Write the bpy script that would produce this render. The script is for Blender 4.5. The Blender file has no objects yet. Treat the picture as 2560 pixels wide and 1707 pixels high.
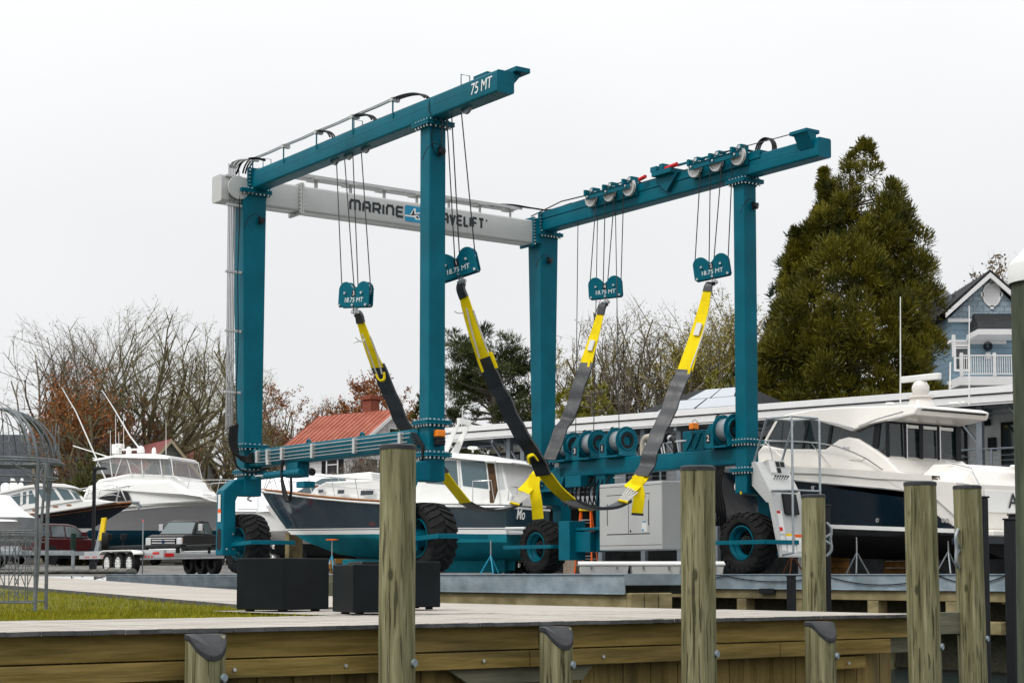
import bpy, math, random
from mathutils import Vector, Matrix, noise
R = math.radians
S = bpy.context.scene
COL = S.collection
# ------------------------------------------------------------------ camera, sky, sun, exposure
EYE, FPX, PITCH, PX0, PY0 = -0.02, 4278.0, 0.068, 1280.0, 1145.0
cam = bpy.data.cameras.new("camera"); cam.sensor_width = 36.0; cam.lens = FPX / 2560 * 36
cam.shift_y = (1145.0 - 853.5) / 2560; cam.clip_end = 3000; cam.clip_start = 0.1
co = bpy.data.objects.new("camera", cam); COL.objects.link(co)
co.location = (0, 0, EYE); co.rotation_euler = (math.pi / 2 + PITCH, 0, 0)
S.camera = co
W = bpy.data.worlds.new("World"); S.world = W; W.use_nodes = True
SUN_EL, SUN_AZ = 52.0, -62.0           # azimuth from the view direction, negative = left (behind is beyond 90)
nt = W.node_tree; nt.nodes.clear()
def wn(t, **k):
    n = nt.nodes.new(t)
    for a, b in k.items(): setattr(n, a, b)
    return n
out = wn('ShaderNodeOutputWorld'); bg = wn('ShaderNodeBackground'); bg.inputs['Strength'].default_value = 0.1
sky = wn('ShaderNodeTexSky', sky_type='NISHITA', sun_disc=False); sky.sun_elevation = R(SUN_EL); sky.sun_rotation = R(-128)
sky.dust_density = 4; sky.air_density = 1.2
tc = wn('ShaderNodeTexCoord'); sep = wn('ShaderNodeSeparateXYZ'); nt.links.new(tc.outputs['Generated'], sep.inputs[0])
rmp = wn('ShaderNodeValToRGB'); nt.links.new(sep.outputs['Z'], rmp.inputs[0])
cr = rmp.color_ramp; cr.elements[0].position = 0.0; cr.elements[0].color = (.422, .428, .432, 1)
cr.elements[1].position = 1.0; cr.elements[1].color = (1, 1, 1, 1)
e = cr.elements.new(0.20); e.color = (.448, .452, .456, 1)
e = cr.elements.new(0.40); e.color = (.56, .565, .57, 1)
nz = wn('ShaderNodeTexNoise'); nz.inputs['Scale'].default_value = 3.0; nz.inputs['Detail'].default_value = 5
nt.links.new(tc.outputs['Generated'], nz.inputs['Vector'])
mr = wn('ShaderNodeMapRange'); nt.links.new(nz.outputs['Fac'], mr.inputs[0]); mr.inputs[3].default_value = 18.9; mr.inputs[4].default_value = 21.9
sc_ = wn('ShaderNodeVectorMath', operation='SCALE'); nt.links.new(rmp.outputs[0], sc_.inputs[0]); nt.links.new(mr.outputs[0], sc_.inputs['Scale'])
mx = wn('ShaderNodeMixRGB'); mx.inputs[0].default_value = .93
nt.links.new(sky.outputs[0], mx.inputs[1]); nt.links.new(sc_.outputs[0], mx.inputs[2])
nt.links.new(mx.outputs[0], bg.inputs[0]); nt.links.new(bg.outputs[0], out.inputs[0])
sl = bpy.data.lights.new("sun", 'SUN'); sl.energy = 1.5; sl.angle = R(14); sl.color = (1, .97, .93)
so = bpy.data.objects.new("sun", sl); COL.objects.link(so)
_az = R(-128)   # from behind the camera's left shoulder
_d = Vector((math.sin(_az) * math.cos(R(SUN_EL)), math.cos(_az) * math.cos(R(SUN_EL)), math.sin(R(SUN_EL))))
so.rotation_euler = _d.to_track_quat('Z', 'Y').to_euler(); so.location = (0, 0, 60)
S.view_settings.view_transform = 'Standard'; S.view_settings.look = 'None'; S.view_settings.exposure = 0.0; S.view_settings.gamma = 1
S.render.engine = 'CYCLES'
S.cycles.max_bounces = 6; S.cycles.transparent_max_bounces = 12
try: S.cycles.use_denoising = True
except Exception: pass

# ------------------------------------------------------------------ coordinate helpers (real positions from sighted directions + known planes)
UX, UY = math.sin(.948), math.cos(.948)
AX, AY = -1.767, 36.2                      # foot of the near left leg of the lift
def uv(u, v, z=0.0): return Vector((AX + u * UX - v * UY, AY + u * UY + v * UX, z))
def ray(px, py):
    a, b = (px - PX0) / FPX, -(py - PY0) / FPX
    c, s = math.cos(PITCH), math.sin(PITCH)
    x, y, z = a, c - b * s, s + b * c
    return x / y, z / y
def at(px, py, Y):
    a, b = ray(px, py); return Vector((a * Y, Y, EYE + b * Y))
def on_u(px, py, u):
    a, b = ray(px, py)
    # x=a*y ; solve v
    v = (a * (AY + u * UY) - (AX + u * UX)) / (-UY - a * UX)
    y = AY + u * UY + v * UX
    return v, EYE + b * y
def on_v(px, py, v):
    a, b = ray(px, py)
    u = (a * (AY + v * UX) - (AX - v * UY)) / (UX - a * UY)
    y = AY + u * UY + v * UX
    return u, EYE + b * y
def sm(a, b, t):
    t = max(0., min(1., (t - a) / (b - a))); return t * t * (3 - 2 * t)
def gz(x, y):
    """height of the yard: level at the water, rising gently inland"""
    return .45 * sm(58, 76, y) + .55 * sm(76, 150, y)
MGANTRY = Matrix(((UX, -UY, 0, AX), (UY, UX, 0, AY), (0, 0, 1, 0), (0, 0, 0, 1)))
YAW = math.atan2(UY, UX)

# ------------------------------------------------------------------ materials
MATS = {}
def mat(name, c, rough=.5, metal=0., var=.12, scale=3., c2=None, stretch=(1, 1, 1), bump=0., bscale=None, coat=0., dirt=None, dirt_amt=.5, detail=6, spec=None, coord='Object', emit=None, alpha=None, bdist=.02):
    if name in MATS: return MATS[name]
    m = bpy.data.materials.new(name); m.use_nodes = True; t = m.node_tree; b = t.nodes['Principled BSDF']
    b.inputs['Roughness'].default_value = rough; b.inputs['Metallic'].default_value = metal
    b.inputs['Specular IOR Level'].default_value = spec if spec is not None else (.16 if rough > .3 and not coat else .4)
    if coat: b.inputs['Coat Weight'].default_value = coat; b.inputs['Coat Roughness'].default_value = .08
    tcn = t.nodes.new('ShaderNodeTexCoord'); mp = t.nodes.new('ShaderNodeMapping'); mp.inputs['Scale'].default_value = stretch
    t.links.new(tcn.outputs[coord], mp.inputs[0])
    n = t.nodes.new('ShaderNodeTexNoise'); n.inputs['Scale'].default_value = scale; n.inputs['Detail'].default_value = detail; n.inputs['Roughness'].default_value = .6
    t.links.new(mp.outputs[0], n.inputs['Vector'])
    r = t.nodes.new('ShaderNodeValToRGB'); t.links.new(n.outputs['Fac'], r.inputs[0])
    if c2 is None:
        a0 = tuple(max(0, x * (1 - var)) for x in c); a1 = tuple(min(1, x * (1 + var)) for x in c)
    else: a0, a1 = c, c2
    r.color_ramp.elements[0].position = .32; r.color_ramp.elements[0].color = (*a0, 1)
    r.color_ramp.elements[1].position = .68; r.color_ramp.elements[1].color = (*a1, 1)
    last = r.outputs[0]
    if dirt:
        n2 = t.nodes.new('ShaderNodeTexNoise'); n2.inputs['Scale'].default_value = scale * .37; n2.inputs['Detail'].default_value = 8
        t.links.new(mp.outputs[0], n2.inputs['Vector'])
        r2 = t.nodes.new('ShaderNodeValToRGB'); r2.color_ramp.elements[0].position = .5; r2.color_ramp.elements[1].position = .72
        r2.color_ramp.elements[1].color = (dirt_amt,) * 3 + (1,)
        t.links.new(n2.outputs['Fac'], r2.inputs[0])
        mxn = t.nodes.new('ShaderNodeMixRGB'); mxn.inputs[2].default_value = (*dirt, 1)
        t.links.new(r2.outputs[0], mxn.inputs[0]); t.links.new(last, mxn.inputs[1]); last = mxn.outputs[0]
    t.links.new(last, b.inputs['Base Color'])
    if bump:
        n3 = t.nodes.new('ShaderNodeTexNoise'); n3.inputs['Scale'].default_value = bscale or scale * 3; n3.inputs['Detail'].default_value = 5
        t.links.new(mp.outputs[0], n3.inputs['Vector'])
        bp = t.nodes.new('ShaderNodeBump'); bp.inputs['Strength'].default_value = bump; bp.inputs['Distance'].default_value = bdist
        t.links.new(n3.outputs['Fac'], bp.inputs['Height']); t.links.new(bp.outputs[0], b.inputs['Normal'])
    if emit:
        b.inputs['Emission Color'].default_value = (*emit[0], 1); b.inputs['Emission Strength'].default_value = emit[1]
    if alpha is not None: b.inputs['Alpha'].default_value = alpha
    MATS[name] = m
    return m
def wave_mix(m, direction, scale, dist, strength, bumpy=.4):
    """adds grain / ribs running across `direction` to a material made by mat()"""
    t = m.node_tree; b = t.nodes['Principled BSDF']
    tcn = t.nodes.new('ShaderNodeTexCoord')
    w = t.nodes.new('ShaderNodeTexWave'); w.bands_direction = direction; w.inputs['Scale'].default_value = scale; w.inputs['Distortion'].default_value = dist
    w.inputs['Detail'].default_value = 3
    t.links.new(tcn.outputs['Object'], w.inputs['Vector'])
    src = b.inputs['Base Color'].links[0].from_socket
    mxn = t.nodes.new('ShaderNodeMixRGB'); mxn.blend_type = 'MULTIPLY'; mxn.inputs[0].default_value = strength
    t.links.new(src, mxn.inputs[1]); t.links.new(w.outputs['Color'], mxn.inputs[2]); t.links.new(mxn.outputs[0], b.inputs['Base Color'])
    if bumpy:
        bp = t.nodes.new('ShaderNodeBump'); bp.inputs['Strength'].default_value = bumpy; bp.inputs['Distance'].default_value = .01
        t.links.new(w.outputs['Fac'], bp.inputs['Height'])
        l = b.inputs['Normal'].links
        if l: t.links.new(l[0].from_socket, bp.inputs['Normal'])
        t.links.new(bp.outputs[0], b.inputs['Normal'])
    return m
def glass(name, tint=(.02, .03, .035), rough=.04, a=.75):
    m = bpy.data.materials.new(name); m.use_nodes = True; b = m.node_tree.nodes['Principled BSDF']
    b.inputs['Base Color'].default_value = (*tint, 1); b.inputs['Roughness'].default_value = rough; b.inputs['Alpha'].default_value = a
    b.inputs['Specular IOR Level'].default_value = .7
    MATS[name] = m; return m
TEAL = mat('teal_paint', (.0006, .112, .162), .40, var=.14, scale=1.3, spec=.10, dirt=(.006, .07, .09), dirt_amt=.5)
TEALD = mat('teal_paint_dull', (.001, .075, .105), .5, var=.15, scale=2)
GREYP = mat('light_grey_paint', (.47, .48, .47), .38, var=.05, scale=1.2, coat=.2, dirt=(.33, .33, .31), dirt_amt=.3)
STEEL = mat('steel_tube', (.42, .43, .43), .3, .85, var=.1)
BOLT = mat('zinc_bolt', (.55, .56, .56), .3, .8)
GALV = mat('galvanised_steel', (.20, .26, .30), .5, .35, c2=(.36, .43, .48), scale=2.4, stretch=(1, 1, 1.6), dirt=(.16, .18, .19), dirt_amt=.7, bump=.05)
GALV2 = mat('galvanised_tube', (.30, .33, .35), .42, .5, var=.2, scale=6)
WIRE = mat('wire_rope', (.07, .075, .08), .5, .5)
RUB = mat('tyre_rubber', (.008, .0085, .009), .72, spec=.12, c2=(.020, .020, .0195), scale=5, bump=.25, bscale=40, bdist=.01)
HOSE = mat('black_hose', (.010, .010, .011), .45)
BLACK = mat('black_plastic', (.014, .015, .017), .42, var=.2)
DARKP = mat('dark_planter', (.008, .0105, .0125), .5, spec=.10, var=.25, scale=1.5, bump=.03, dirt=(.022, .025, .027), dirt_amt=.4)
WHITEM = mat('white_marking', (.80, .80, .79), .5, var=.03)
INK = mat('dark_lettering', (.035, .04, .045), .5)
LOGOB = mat('blue_logo', (.03, .27, .47), .45)
YELW = mat('yellow_webbing', (.80, .60, .002), .72, c2=(.90, .70, .004), scale=5, dirt=(.38, .30, .005), dirt_amt=.4, bump=.15, bscale=60, bdist=.004)
SLEEVE = mat('black_sleeve', (.013, .015, .018), .36, c2=(.022, .026, .032), scale=2.0, bump=.25, bscale=1.8, bdist=.08, spec=.45)
CORD = mat('white_cord', (.55, .54, .50), .7)
AMBER = mat('amber_lens', (.85, .22, .005), .25, var=.1)
WHITEG = mat('white_gelcoat', (.80, .80, .78), .18, var=.03, coat=.4)
CREAMG = mat('cream_gelcoat', (.76, .73, .68), .2, var=.03, coat=.4)
NAVYH = mat('navy_hull', (.016, .038, .055), .12, var=.1, coat=.6)
NAVYD = mat('dark_navy_hull', (.004, .011, .020), .12, var=.1, spec=.35)
GREYH = mat('pale_grey_hull', (.50, .51, .53), .16, var=.03, coat=.5)
TEALB = mat('teal_bottom_paint', (.003, .125, .165), .7, c2=(.006, .20, .25), scale=1.2)
BLKB = mat('black_bottom_paint', (.007, .008, .009), .6, c2=(.016, .016, .017), scale=3)
REDB = mat('red_bottom_paint', (.28, .05, .03), .7, var=.2)
BLUB = mat('blue_bottom_paint', (.006, .05, .085), .7, var=.2)
TEAK = mat('teak_wood', (.30, .115, .035), .4, var=.25, scale=8)
GLASSD = glass('dark_window_glass', (.012, .022, .026), .03, .86)
GLASSC = glass('clear_vinyl', (.42, .45, .46), .06, .35)
GLASSB = glass('blue_window_glass', (.05, .11, .13), .04, .8)
TARP = mat('white_tarp', (.78, .79, .81), .35, var=.04, scale=2, bump=.3, bscale=3, bdist=.05)
CHROME = mat('chrome', (.6, .6, .6), .12, 1.0)
ALU = mat('aluminium', (.55, .56, .57), .35, .7, var=.1)
STAINLESS = mat('stainless_rail', (.6, .6, .6), .2, .9)
ORANGE = mat('orange_paint', (.80, .13, .015), .5)
YELP = mat('yellow_plastic', (.80, .55, .01), .5)
BLUEST = mat('blue_stand_paint', (.02, .30, .45), .5)
RUST = mat('rusty_steel', (.16, .06, .03), .8, var=.4)
PAPER = mat('white_label', (.72, .72, .70), .6, var=.05)
REDP = mat('red_paint', (.55, .02, .02), .4)
CARBLK = mat('black_car_paint', (.005, .0055, .006), .28, spec=.16)
CARRED = mat('dark_red_car_paint', (.05, .004, .008), .2, coat=.2)
CARSIL = mat('silver_car_paint', (.40, .41, .42), .2, .3, coat=.6)

# ------------------------------------------------------------------ mesh builder
SPLIT = set('stern_quarter splice_board post timber_block hydraulic_hoses hydraulic_pipes pipe_clamps mullion outrigger aerial joint_plate pier_pile corner_blocks steering_bracket lower_panel porch_trim wall_lamp top_support bunk tyres trailer_tyre rolled_blind timber_stringer end_timber retaining_boards rail step control_lever through_hull porthole side_window glass waler upper_plank lifting_lug pipe_brackets edge_cord lamp_cable radome radar_array grab_rail stern_rail door_frame satellite_dish foot filter_clamps air_filter gusset cap_rail rub_rail lower_frame beam_flange bow_rail window_post rope_bracket guard_rail tensioner_cylinder deck_fitting trailer_frame latch return_plank swim_platform pier_cap scrollwork tail_light pane bed nav_light air_vent axle_housing trim dormer_trim warning_label cable_cover end_plate'.split())
class MB:
    def __init__(s): s.v = []; s.f = []
    def add(s, vs, fs, M=None):
        o = len(s.v)
        s.v += [(M @ Vector(p)) if M is not None else Vector(p) for p in vs]
        s.f += [tuple(i + o for i in f) for f in fs]
        return s
    def box(s, a, b, M=None):
        (x0, y0, z0), (x1, y1, z1) = a, b
        vs = [(x0, y0, z0), (x1, y0, z0), (x1, y1, z0), (x0, y1, z0), (x0, y0, z1), (x1, y0, z1), (x1, y1, z1), (x0, y1, z1)]
        return s.add(vs, [(0, 3, 2, 1), (4, 5, 6, 7), (0, 1, 5, 4), (1, 2, 6, 5), (2, 3, 7, 6), (3, 0, 4, 7)], M)
    def cbox(s, c, d, M=None):
        return s.box((c[0] - d[0] / 2, c[1] - d[1] / 2, c[2] - d[2] / 2), (c[0] + d[0] / 2, c[1] + d[1] / 2, c[2] + d[2] / 2), M)
    def prism(s, poly, axis, a, b, M=None):
        """poly in the two axes that follow `axis` cyclically ('u': (v,z); 'v': (u,z); 'z': (u,v)) from a to b"""
        n = len(poly)
        def P(p, t):
            return (t, p[0], p[1]) if axis == 'u' else ((p[0], t, p[1]) if axis == 'v' else (p[0], p[1], t))
        vs = [P(p, a) for p in poly] + [P(p, b) for p in poly]
        fs = [tuple(range(n))[::-1], tuple(range(n, 2 * n))] + [(i, (i + 1) % n, n + (i + 1) % n, n + i) for i in range(n)]
        return s.add(vs, fs, M)
    def hexa(s, lo, hi, M=None):
        return s.add(list(lo) + list(hi), [(0, 3, 2, 1), (4, 5, 6, 7), (0, 1, 5, 4), (1, 2, 6, 5), (2, 3, 7, 6), (3, 0, 4, 7)], M)
    def tube(s, pts, r, n=8, M=None, cap=True, r2=None):
        pts = [Vector(p) for p in pts]; o = len(s.v); m = len(pts); up = None
        rings = []
        for i, p in enumerate(pts):
            d = (pts[min(i + 1, m - 1)] - pts[max(i - 1, 0)])
            if d.length < 1e-9: d = Vector((0, 0, 1))
            d.normalize()
            if up is None:
                up = Vector((0, 0, 1)) if abs(d.z) < .9 else Vector((1, 0, 0))
            x = up - d * up.dot(d)
            if x.length < 1e-6: x = d.orthogonal()
            x.normalize(); up = x; y = d.cross(x)
            rr = r if r2 is None else r + (r2 - r) * i / max(1, m - 1)
            if isinstance(r, (list, tuple)): rr = r[i]
            rings.append([p + x * (rr * math.cos(2 * math.pi * k / n)) + y * (rr * math.sin(2 * math.pi * k / n)) for k in range(n)])
        vs = [q for g in rings for q in g]
        fs = [(i * n + k, i * n + (k + 1) % n, (i + 1) * n + (k + 1) % n, (i + 1) * n + k) for i in range(m - 1) for k in range(n)]
        if cap: fs += [tuple(range(n))[::-1], tuple(range((m - 1) * n, m * n))]
        return s.add(vs, fs, M)
    def cyl(s, a, b, r, n=16, M=None, r2=None): return s.tube([a, b], r, n, M, True, r2)
    def lathe(s, prof, c, axis, n=32, M=None, closed=False):
        """prof: (radius, offset along axis)"""
        c = Vector(c); ax = Vector(axis).normalized(); x = ax.orthogonal().normalized(); y = ax.cross(x)
        vs = []; m = len(prof)
        for (r, h) in prof:
            for k in range(n):
                t = 2 * math.pi * k / n
                vs.append(c + ax * h + x * (r * math.cos(t)) + y * (r * math.sin(t)))
        rng = range(m) if closed else range(m - 1)
        fs = [(i * n + k, i * n + (k + 1) % n, ((i + 1) % m) * n + (k + 1) % n, ((i + 1) % m) * n + k) for i in rng for k in range(n)]
        return s.add(vs, fs, M)
    def loft(s, rings, closed=False, caps=False, M=None):
        n = len(rings[0]); vs = [p for g in rings for p in g]
        kk = range(n) if closed else range(n - 1)
        fs = [(i * n + k, i * n + (k + 1) % n, (i + 1) * n + (k + 1) % n, (i + 1) * n + k) for i in range(len(rings) - 1) for k in kk]
        if caps: fs += [tuple(range(n))[::-1], tuple(range((len(rings) - 1) * n, len(rings) * n))]
        return s.add(vs, fs, M)
    def ribbon(s, pts, w, t=.01, M=None, side=None):
        """flat strap through pts, width along `side` vectors"""
        rings = []; m = len(pts)
        for i, p in enumerate(pts):
            p = Vector(p); d = (Vector(pts[min(i + 1, m - 1)]) - Vector(pts[max(i - 1, 0)])).normalized()
            sd = Vector(side[i] if isinstance(side, list) else side); sd = (sd - d * sd.dot(d)).normalized(); nn = d.cross(sd)
            ww = w[i] if isinstance(w, (list, tuple)) else w
            rings.append([p + sd * ww / 2 + nn * t / 2, p - sd * ww / 2 + nn * t / 2, p - sd * ww / 2 - nn * t / 2, p + sd * ww / 2 - nn * t / 2])
        return s.loft(rings, True, True, M)
    def sphere(s, c, r, n=12, m=8, M=None, sc=(1, 1, 1)):
        prof = [(math.sin(math.pi * i / m), -math.cos(math.pi * i / m)) for i in range(m + 1)]
        vs = [(c[0] + a * r * sc[0] * math.cos(2 * math.pi * k / n), c[1] + a * r * sc[1] * math.sin(2 * math.pi * k / n), c[2] + h * r * sc[2]) for (a, h) in prof for k in range(n)]
        fs = [(i * n + k, i * n + (k + 1) % n, (i + 1) * n + (k + 1) % n, (i + 1) * n + k) for i in range(m) for k in range(n)]
        return s.add(vs, fs, M)
    def islands(s):
        par = list(range(len(s.v)))
        def fd(i):
            while par[i] != i: par[i] = par[par[i]]; i = par[i]
            return i
        for f in s.f:
            a = fd(f[0])
            for i in f[1:]: par[fd(i)] = a
        g = {}
        for f in s.f: g.setdefault(fd(f[0]), []).append(f)
        out = []
        for fs in g.values():
            q = MB(); idx = {}
            for f in fs:
                t = []
                for i in f:
                    if i not in idx: idx[i] = len(q.v); q.v.append(s.v[i])
                    t.append(idx[i])
                q.f.append(tuple(t))
            out.append(q)
        return out
    def build(s, name, m, parent=None, bevel=0., smooth=None, seg=2, M=None):
        if name in SPLIT:
            isl = s.islands()
            if 1 < len(isl) <= 60: return [q.build1(name, m, parent, bevel, smooth, seg, M) for q in isl][0]
        return s.build1(name, m, parent, bevel, smooth, seg, M)
    def build1(s, name, m, parent=None, bevel=0., smooth=None, seg=2, M=None):
        me = bpy.data.meshes.new(name); me.from_pydata([tuple(p) for p in s.v], [], s.f); me.validate(clean_customdata=False)
        me.materials.append(m)
        o = bpy.data.objects.new(name, me); COL.objects.link(o)
        import bmesh
        bm = bmesh.new(); bm.from_mesh(me); bmesh.ops.recalc_face_normals(bm, faces=bm.faces)
        bm.to_mesh(me); bm.free()
        if bevel:
            b = o.modifiers.new('bevel', 'BEVEL'); b.width = bevel; b.segments = seg; b.limit_method = 'ANGLE'; b.angle_limit = R(35)
            b.harden_normals = False
        if smooth:
            for p in me.polygons: p.use_smooth = True
            try: me.set_sharp_from_angle(angle=R(smooth))
            except Exception: pass
        if parent is not None: o.parent = parent
        if M is not None: o.matrix_local = M
        return o
def tag(o, label=None, cat=None, group=None, kind=None):
    if label: o['label'] = label
    if cat: o['category'] = cat
    if group: o['group'] = group
    if kind: o['kind'] = kind
    return o
def thing(name, label, cat, loc=(0, 0, 0), rz=0., group=None):
    o = bpy.data.objects.new(name, None); COL.objects.link(o); o.empty_display_size = .2
    o.location = loc; o.rotation_euler = (0, 0, rz)
    return tag(o, label, cat, group)
def dup(o, parent=None):
    c = o.copy(); COL.objects.link(c); c.parent = parent
    for ch in [x for x in KIDS.get(o, o.children)]: dup(ch, c)
    return c
KIDS = {}
def retag(root, label, loc=None, rz=None, group=None):
    root['label'] = label
    if loc is not None: root.location = loc
    if rz is not None: root.rotation_euler = (0, 0, rz)
    if group: root['group'] = group
    return root
_tx = {}
def text(body, size, m, name, parent, M, ext=.004, spacing=1., shear=0., bold=0., sx=1.):
    c = bpy.data.curves.new('tmp', 'FONT'); c.body = body; c.size = size; c.extrude = ext; c.align_x = 'CENTER'; c.align_y = 'CENTER'
    c.space_character = spacing; c.shear = shear; c.offset = bold; c.resolution_u = 4
    t = bpy.data.objects.new('tmp', c); COL.objects.link(t)
    bpy.context.view_layer.update()
    me = bpy.data.meshes.new_from_object(t); bpy.data.objects.remove(t); bpy.data.curves.remove(c)
    me.name = name; me.materials.clear(); me.materials.append(m)
    if sx != 1.: me.transform(Matrix.Diagonal((sx, 1, 1, 1)))
    o = bpy.data.objects.new(name, me); COL.objects.link(o)
    if parent is not None: o.parent = parent
    o.matrix_local = M
    return o
def face_M(origin, right, up):
    r = Vector(right).normalized(); u = Vector(up); u = (u - r * u.dot(r)).normalized(); n = r.cross(u)
    return Matrix(((r.x, u.x, n.x, origin[0]), (r.y, u.y, n.y, origin[1]), (r.z, u.z, n.z, origin[2]), (0, 0, 0, 1)))
def bez(p0, p1, p2, p3, n=12):
    p0, p1, p2, p3 = map(Vector, (p0, p1, p2, p3)); o = []
    for i in range(n + 1):
        t = i / n; o.append(p0 * (1 - t) ** 3 + p1 * 3 * t * (1 - t) ** 2 + p2 * 3 * t * t * (1 - t) + p3 * t ** 3)
    return o
def crom(pts, n=8):
    """smooth curve through points"""
    P = [Vector(p) for p in pts]; P = [P[0] * 2 - P[1]] + P + [P[-1] * 2 - P[-2]]; o = []
    for i in range(1, len(P) - 2):
        a, b, c, d = P[i - 1:i + 3]
        for k in range(n):
            t = k / n
            o.append(.5 * ((2 * b) + (c - a) * t + (2 * a - 5 * b + 4 * c - d) * t * t + (3 * b - a - 3 * c + d) * t ** 3))
    o.append(P[-2]); return o
# ================================================================== the boat hoist (local axes: u to the right pier, v inland, z up)
WID, LEN = 9.2, 8.31
hoist = thing('boat_hoist', 'teal wheeled boat hoist with pale grey cross beam straddling the slip', 'boat hoist', (AX, AY, 0), YAW)
def bolts_ring(mb, u0, u1, v0, v1, z, h, n_u, n_v, r=.022, faces='uvUV'):
    for i in range(n_u):
        t = (i + .5) / n_u
        for v in (v0, v1): mb.cyl((u0 + (u1 - u0) * t, v, z), (u0 + (u1 - u0) * t, v, z + h), r, 6)
    for i in range(n_v):
        t = (i + .5) / n_v
        for u in (u0, u1): mb.cyl((u, v0 + (v1 - v0) * t, z), (u, v0 + (v1 - v0) * t, z + h), r, 6)
def flange(parent, u0, u1, v0, v1, z, e=.11, th=.045, nu=5, nv=5):
    """bolted double flange round a post"""
    m = MB(); m.box((u0 - e, v0 - e, z - th), (u1 + e, v1 + e, z - .004)); m.box((u0 - e, v0 - e, z + .004), (u1 + e, v1 + e, z + th))
    f = m.build('flange', TEAL, parent, .008)
    b = MB(); q = e * .55
    bolts_ring(b, u0 - q, u1 + q, v0 - q, v1 + q, z + th, .03, nu, nv); bolts_ring(b, u0 - q, u1 + q, v0 - q, v1 + q, z - th - .045, .045, nu, nv)
    b.build('bolts', BOLT, parent)
    return f
# ---- legs
def leg(poly_bottom, poly_top, z0, z1):
    m = MB(); m.hexa([(a, b, z0) for a, b in poly_bottom], [(a, b, z1) for a, b in poly_top])
    return m.build('leg', TEAL, hoist, .03, seg=3)
def rect(u0, u1, v0, v1): return [(u0, v0), (u1, v0), (u1, v1), (u0, v1)]
legs = []
for s, u0 in ((0, 0.), (1, WID)):
    l = leg(rect(u0, u0 + .42, 0, .39), rect(u0, u0 + .42, 0, .39), 1.97 if s == 0 else 1.94, 9.64); legs.append(l)
    flange(l, u0, u0 + .42, 0, .39, 3.22); flange(l, u0, u0 + .42, 0, .39, 2.53); flange(l, u0 - .02, u0 + .44, -.02, .41, 9.67, .12, .05)
    m = MB(); m.prism([(u0 - .02, 9.72), (u0 + .44, 9.72), (u0 + .40, 9.80), (u0 + .02, 9.80)], 'v', -.1, .5); m.build('saddle', TEAL, l, .01)
    cu = .37 if s == 0 else WID - .0
for s, (a0, a1, b0, b1) in ((0, (-.12, .36, -.24, .42)), (1, (WID - .03, WID + .42, WID - .05, WID + .58))):
    l = leg(rect(a0, a1, LEN, LEN + .42), rect(b0, b1, LEN, LEN + .62), 1.95, 9.66); legs.append(l)
    flange(l, a0 - .02, a1 + .02, LEN, LEN + .42, 3.20, .12); flange(l, a0, a1, LEN + .02, LEN + .4, 2.56, .10)
    flange(l, b0, b1, LEN - .02, LEN + .6, 9.70, .10, .05, 7, 6)
# floodlights on the legs
for i, (px, py, v, lg) in enumerate(((1103, 377, 0, legs[0]), (1888, 513, 0, legs[1]), (652, 550, LEN, legs[2]), (1374, 650, LEN, legs[3]))):
    u, z = on_v(px, py, v - .1)
    m = MB(); m.lathe([(.0, 0), (.055, 0), (.075, .04), (.085, .10), (.0, .105)], (u, v - .05, z), (.5, -1, -.25), 14); m.box((u - .02, v - .06, z - .09), (u + .02, v, z + .09))
    m.build('floodlight', BLACK, lg, smooth=30)
    m = MB(); m.tube(bez((u, v - .06, z + .05), (u - .1, v - .2, z + .22), (u - .4, v - .1, z + .12), (u - .42, v - .02, z - .25), 10), .009, 5); m.build('lamp_cable', HOSE, lg)
m = MB(); m.tube(crom([on_uv for on_uv in [(-.02, -.02, 10.2), (-.05, -.05, 9.9), (.02, -.16, 9.68), (.03, -.03, 9.4), (.10, -.02, 9.05), (.2, -.05, 8.98)]], 5), .010, 5); m.build('lamp_cable', HOSE, legs[0])
# ---- top beams
def top_beam(u0):
    m = MB(); sect = []
    r, a, b, h0, h1 = .05, u0, u0 + .43, 9.755, 10.215
    for cx_, cz_, t0 in ((b - r, h1 - r, 0), (a + r, h1 - r, 90), (a + r, h0 + r, 180), (b - r, h0 + r, 270)):
        for k in range(5): sect.append((cx_ + r * math.cos(R(t0 + k * 22.5)), cz_ + r * math.sin(R(t0 + k * 22.5))))
    m.prism(sect, 'v', -2.55, LEN + .02)
    o = m.build('top_beam', TEAL, hoist, smooth=40)
    m = MB(); m.box((u0 - .006, -2.5, 10.028), (u0 + .002, LEN, 10.036)); m.build('weld_seam', mat('weld_seam_highlight', (.02, .19, .25), .4), o)  # lighter teal paints the highlight line along the weld
    return o
bl = top_beam(-.03); br = top_beam(WID - .03)
text("75 MT", .34, WHITEM, 'capacity_lettering', bl, face_M((-.036, on_u(1203, 218, -.03)[0], 9.985), (0, -1, 0), (0, 0, 1)), .003, .98, .12, .0, .86)
# upper rope anchor brackets on the beam noses
m = MB(); m.prism([(.40, 9.95), (.62, 10.20), (.62, 10.23), (.30, 10.23), (.30, 9.9)], 'v', -2.50, -2.34)
m.prism([(-2.62, 10.235), (-2.1, 10.235), (-1.95, 10.26), (-1.95, 10.34), (-2.62, 10.34)], 'u', .40, .76); m.build('rope_bracket', TEAL, bl, .012)
m = MB(); m.prism([(-2.0, 10.217), (-1.5, 10.217), (-1.5, 10.33), (-2.0, 10.33)], 'u', .10, .36)
m.build('sheave_cover', TEAL, bl, .012)
m = MB(); m.prism([(WID - .28, 10.33), (WID + .16, 10.33), (WID + .16, 10.42), (WID - .28, 10.42)], 'v', -2.42, -1.85)
m.prism([(WID - .05, 10.0), (WID + .05, 9.95), (WID + .05, 10.33), (WID - .25, 10.33)], 'v', -2.42, -1.95); m.build('rope_bracket', TEAL, br, .012)
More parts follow.
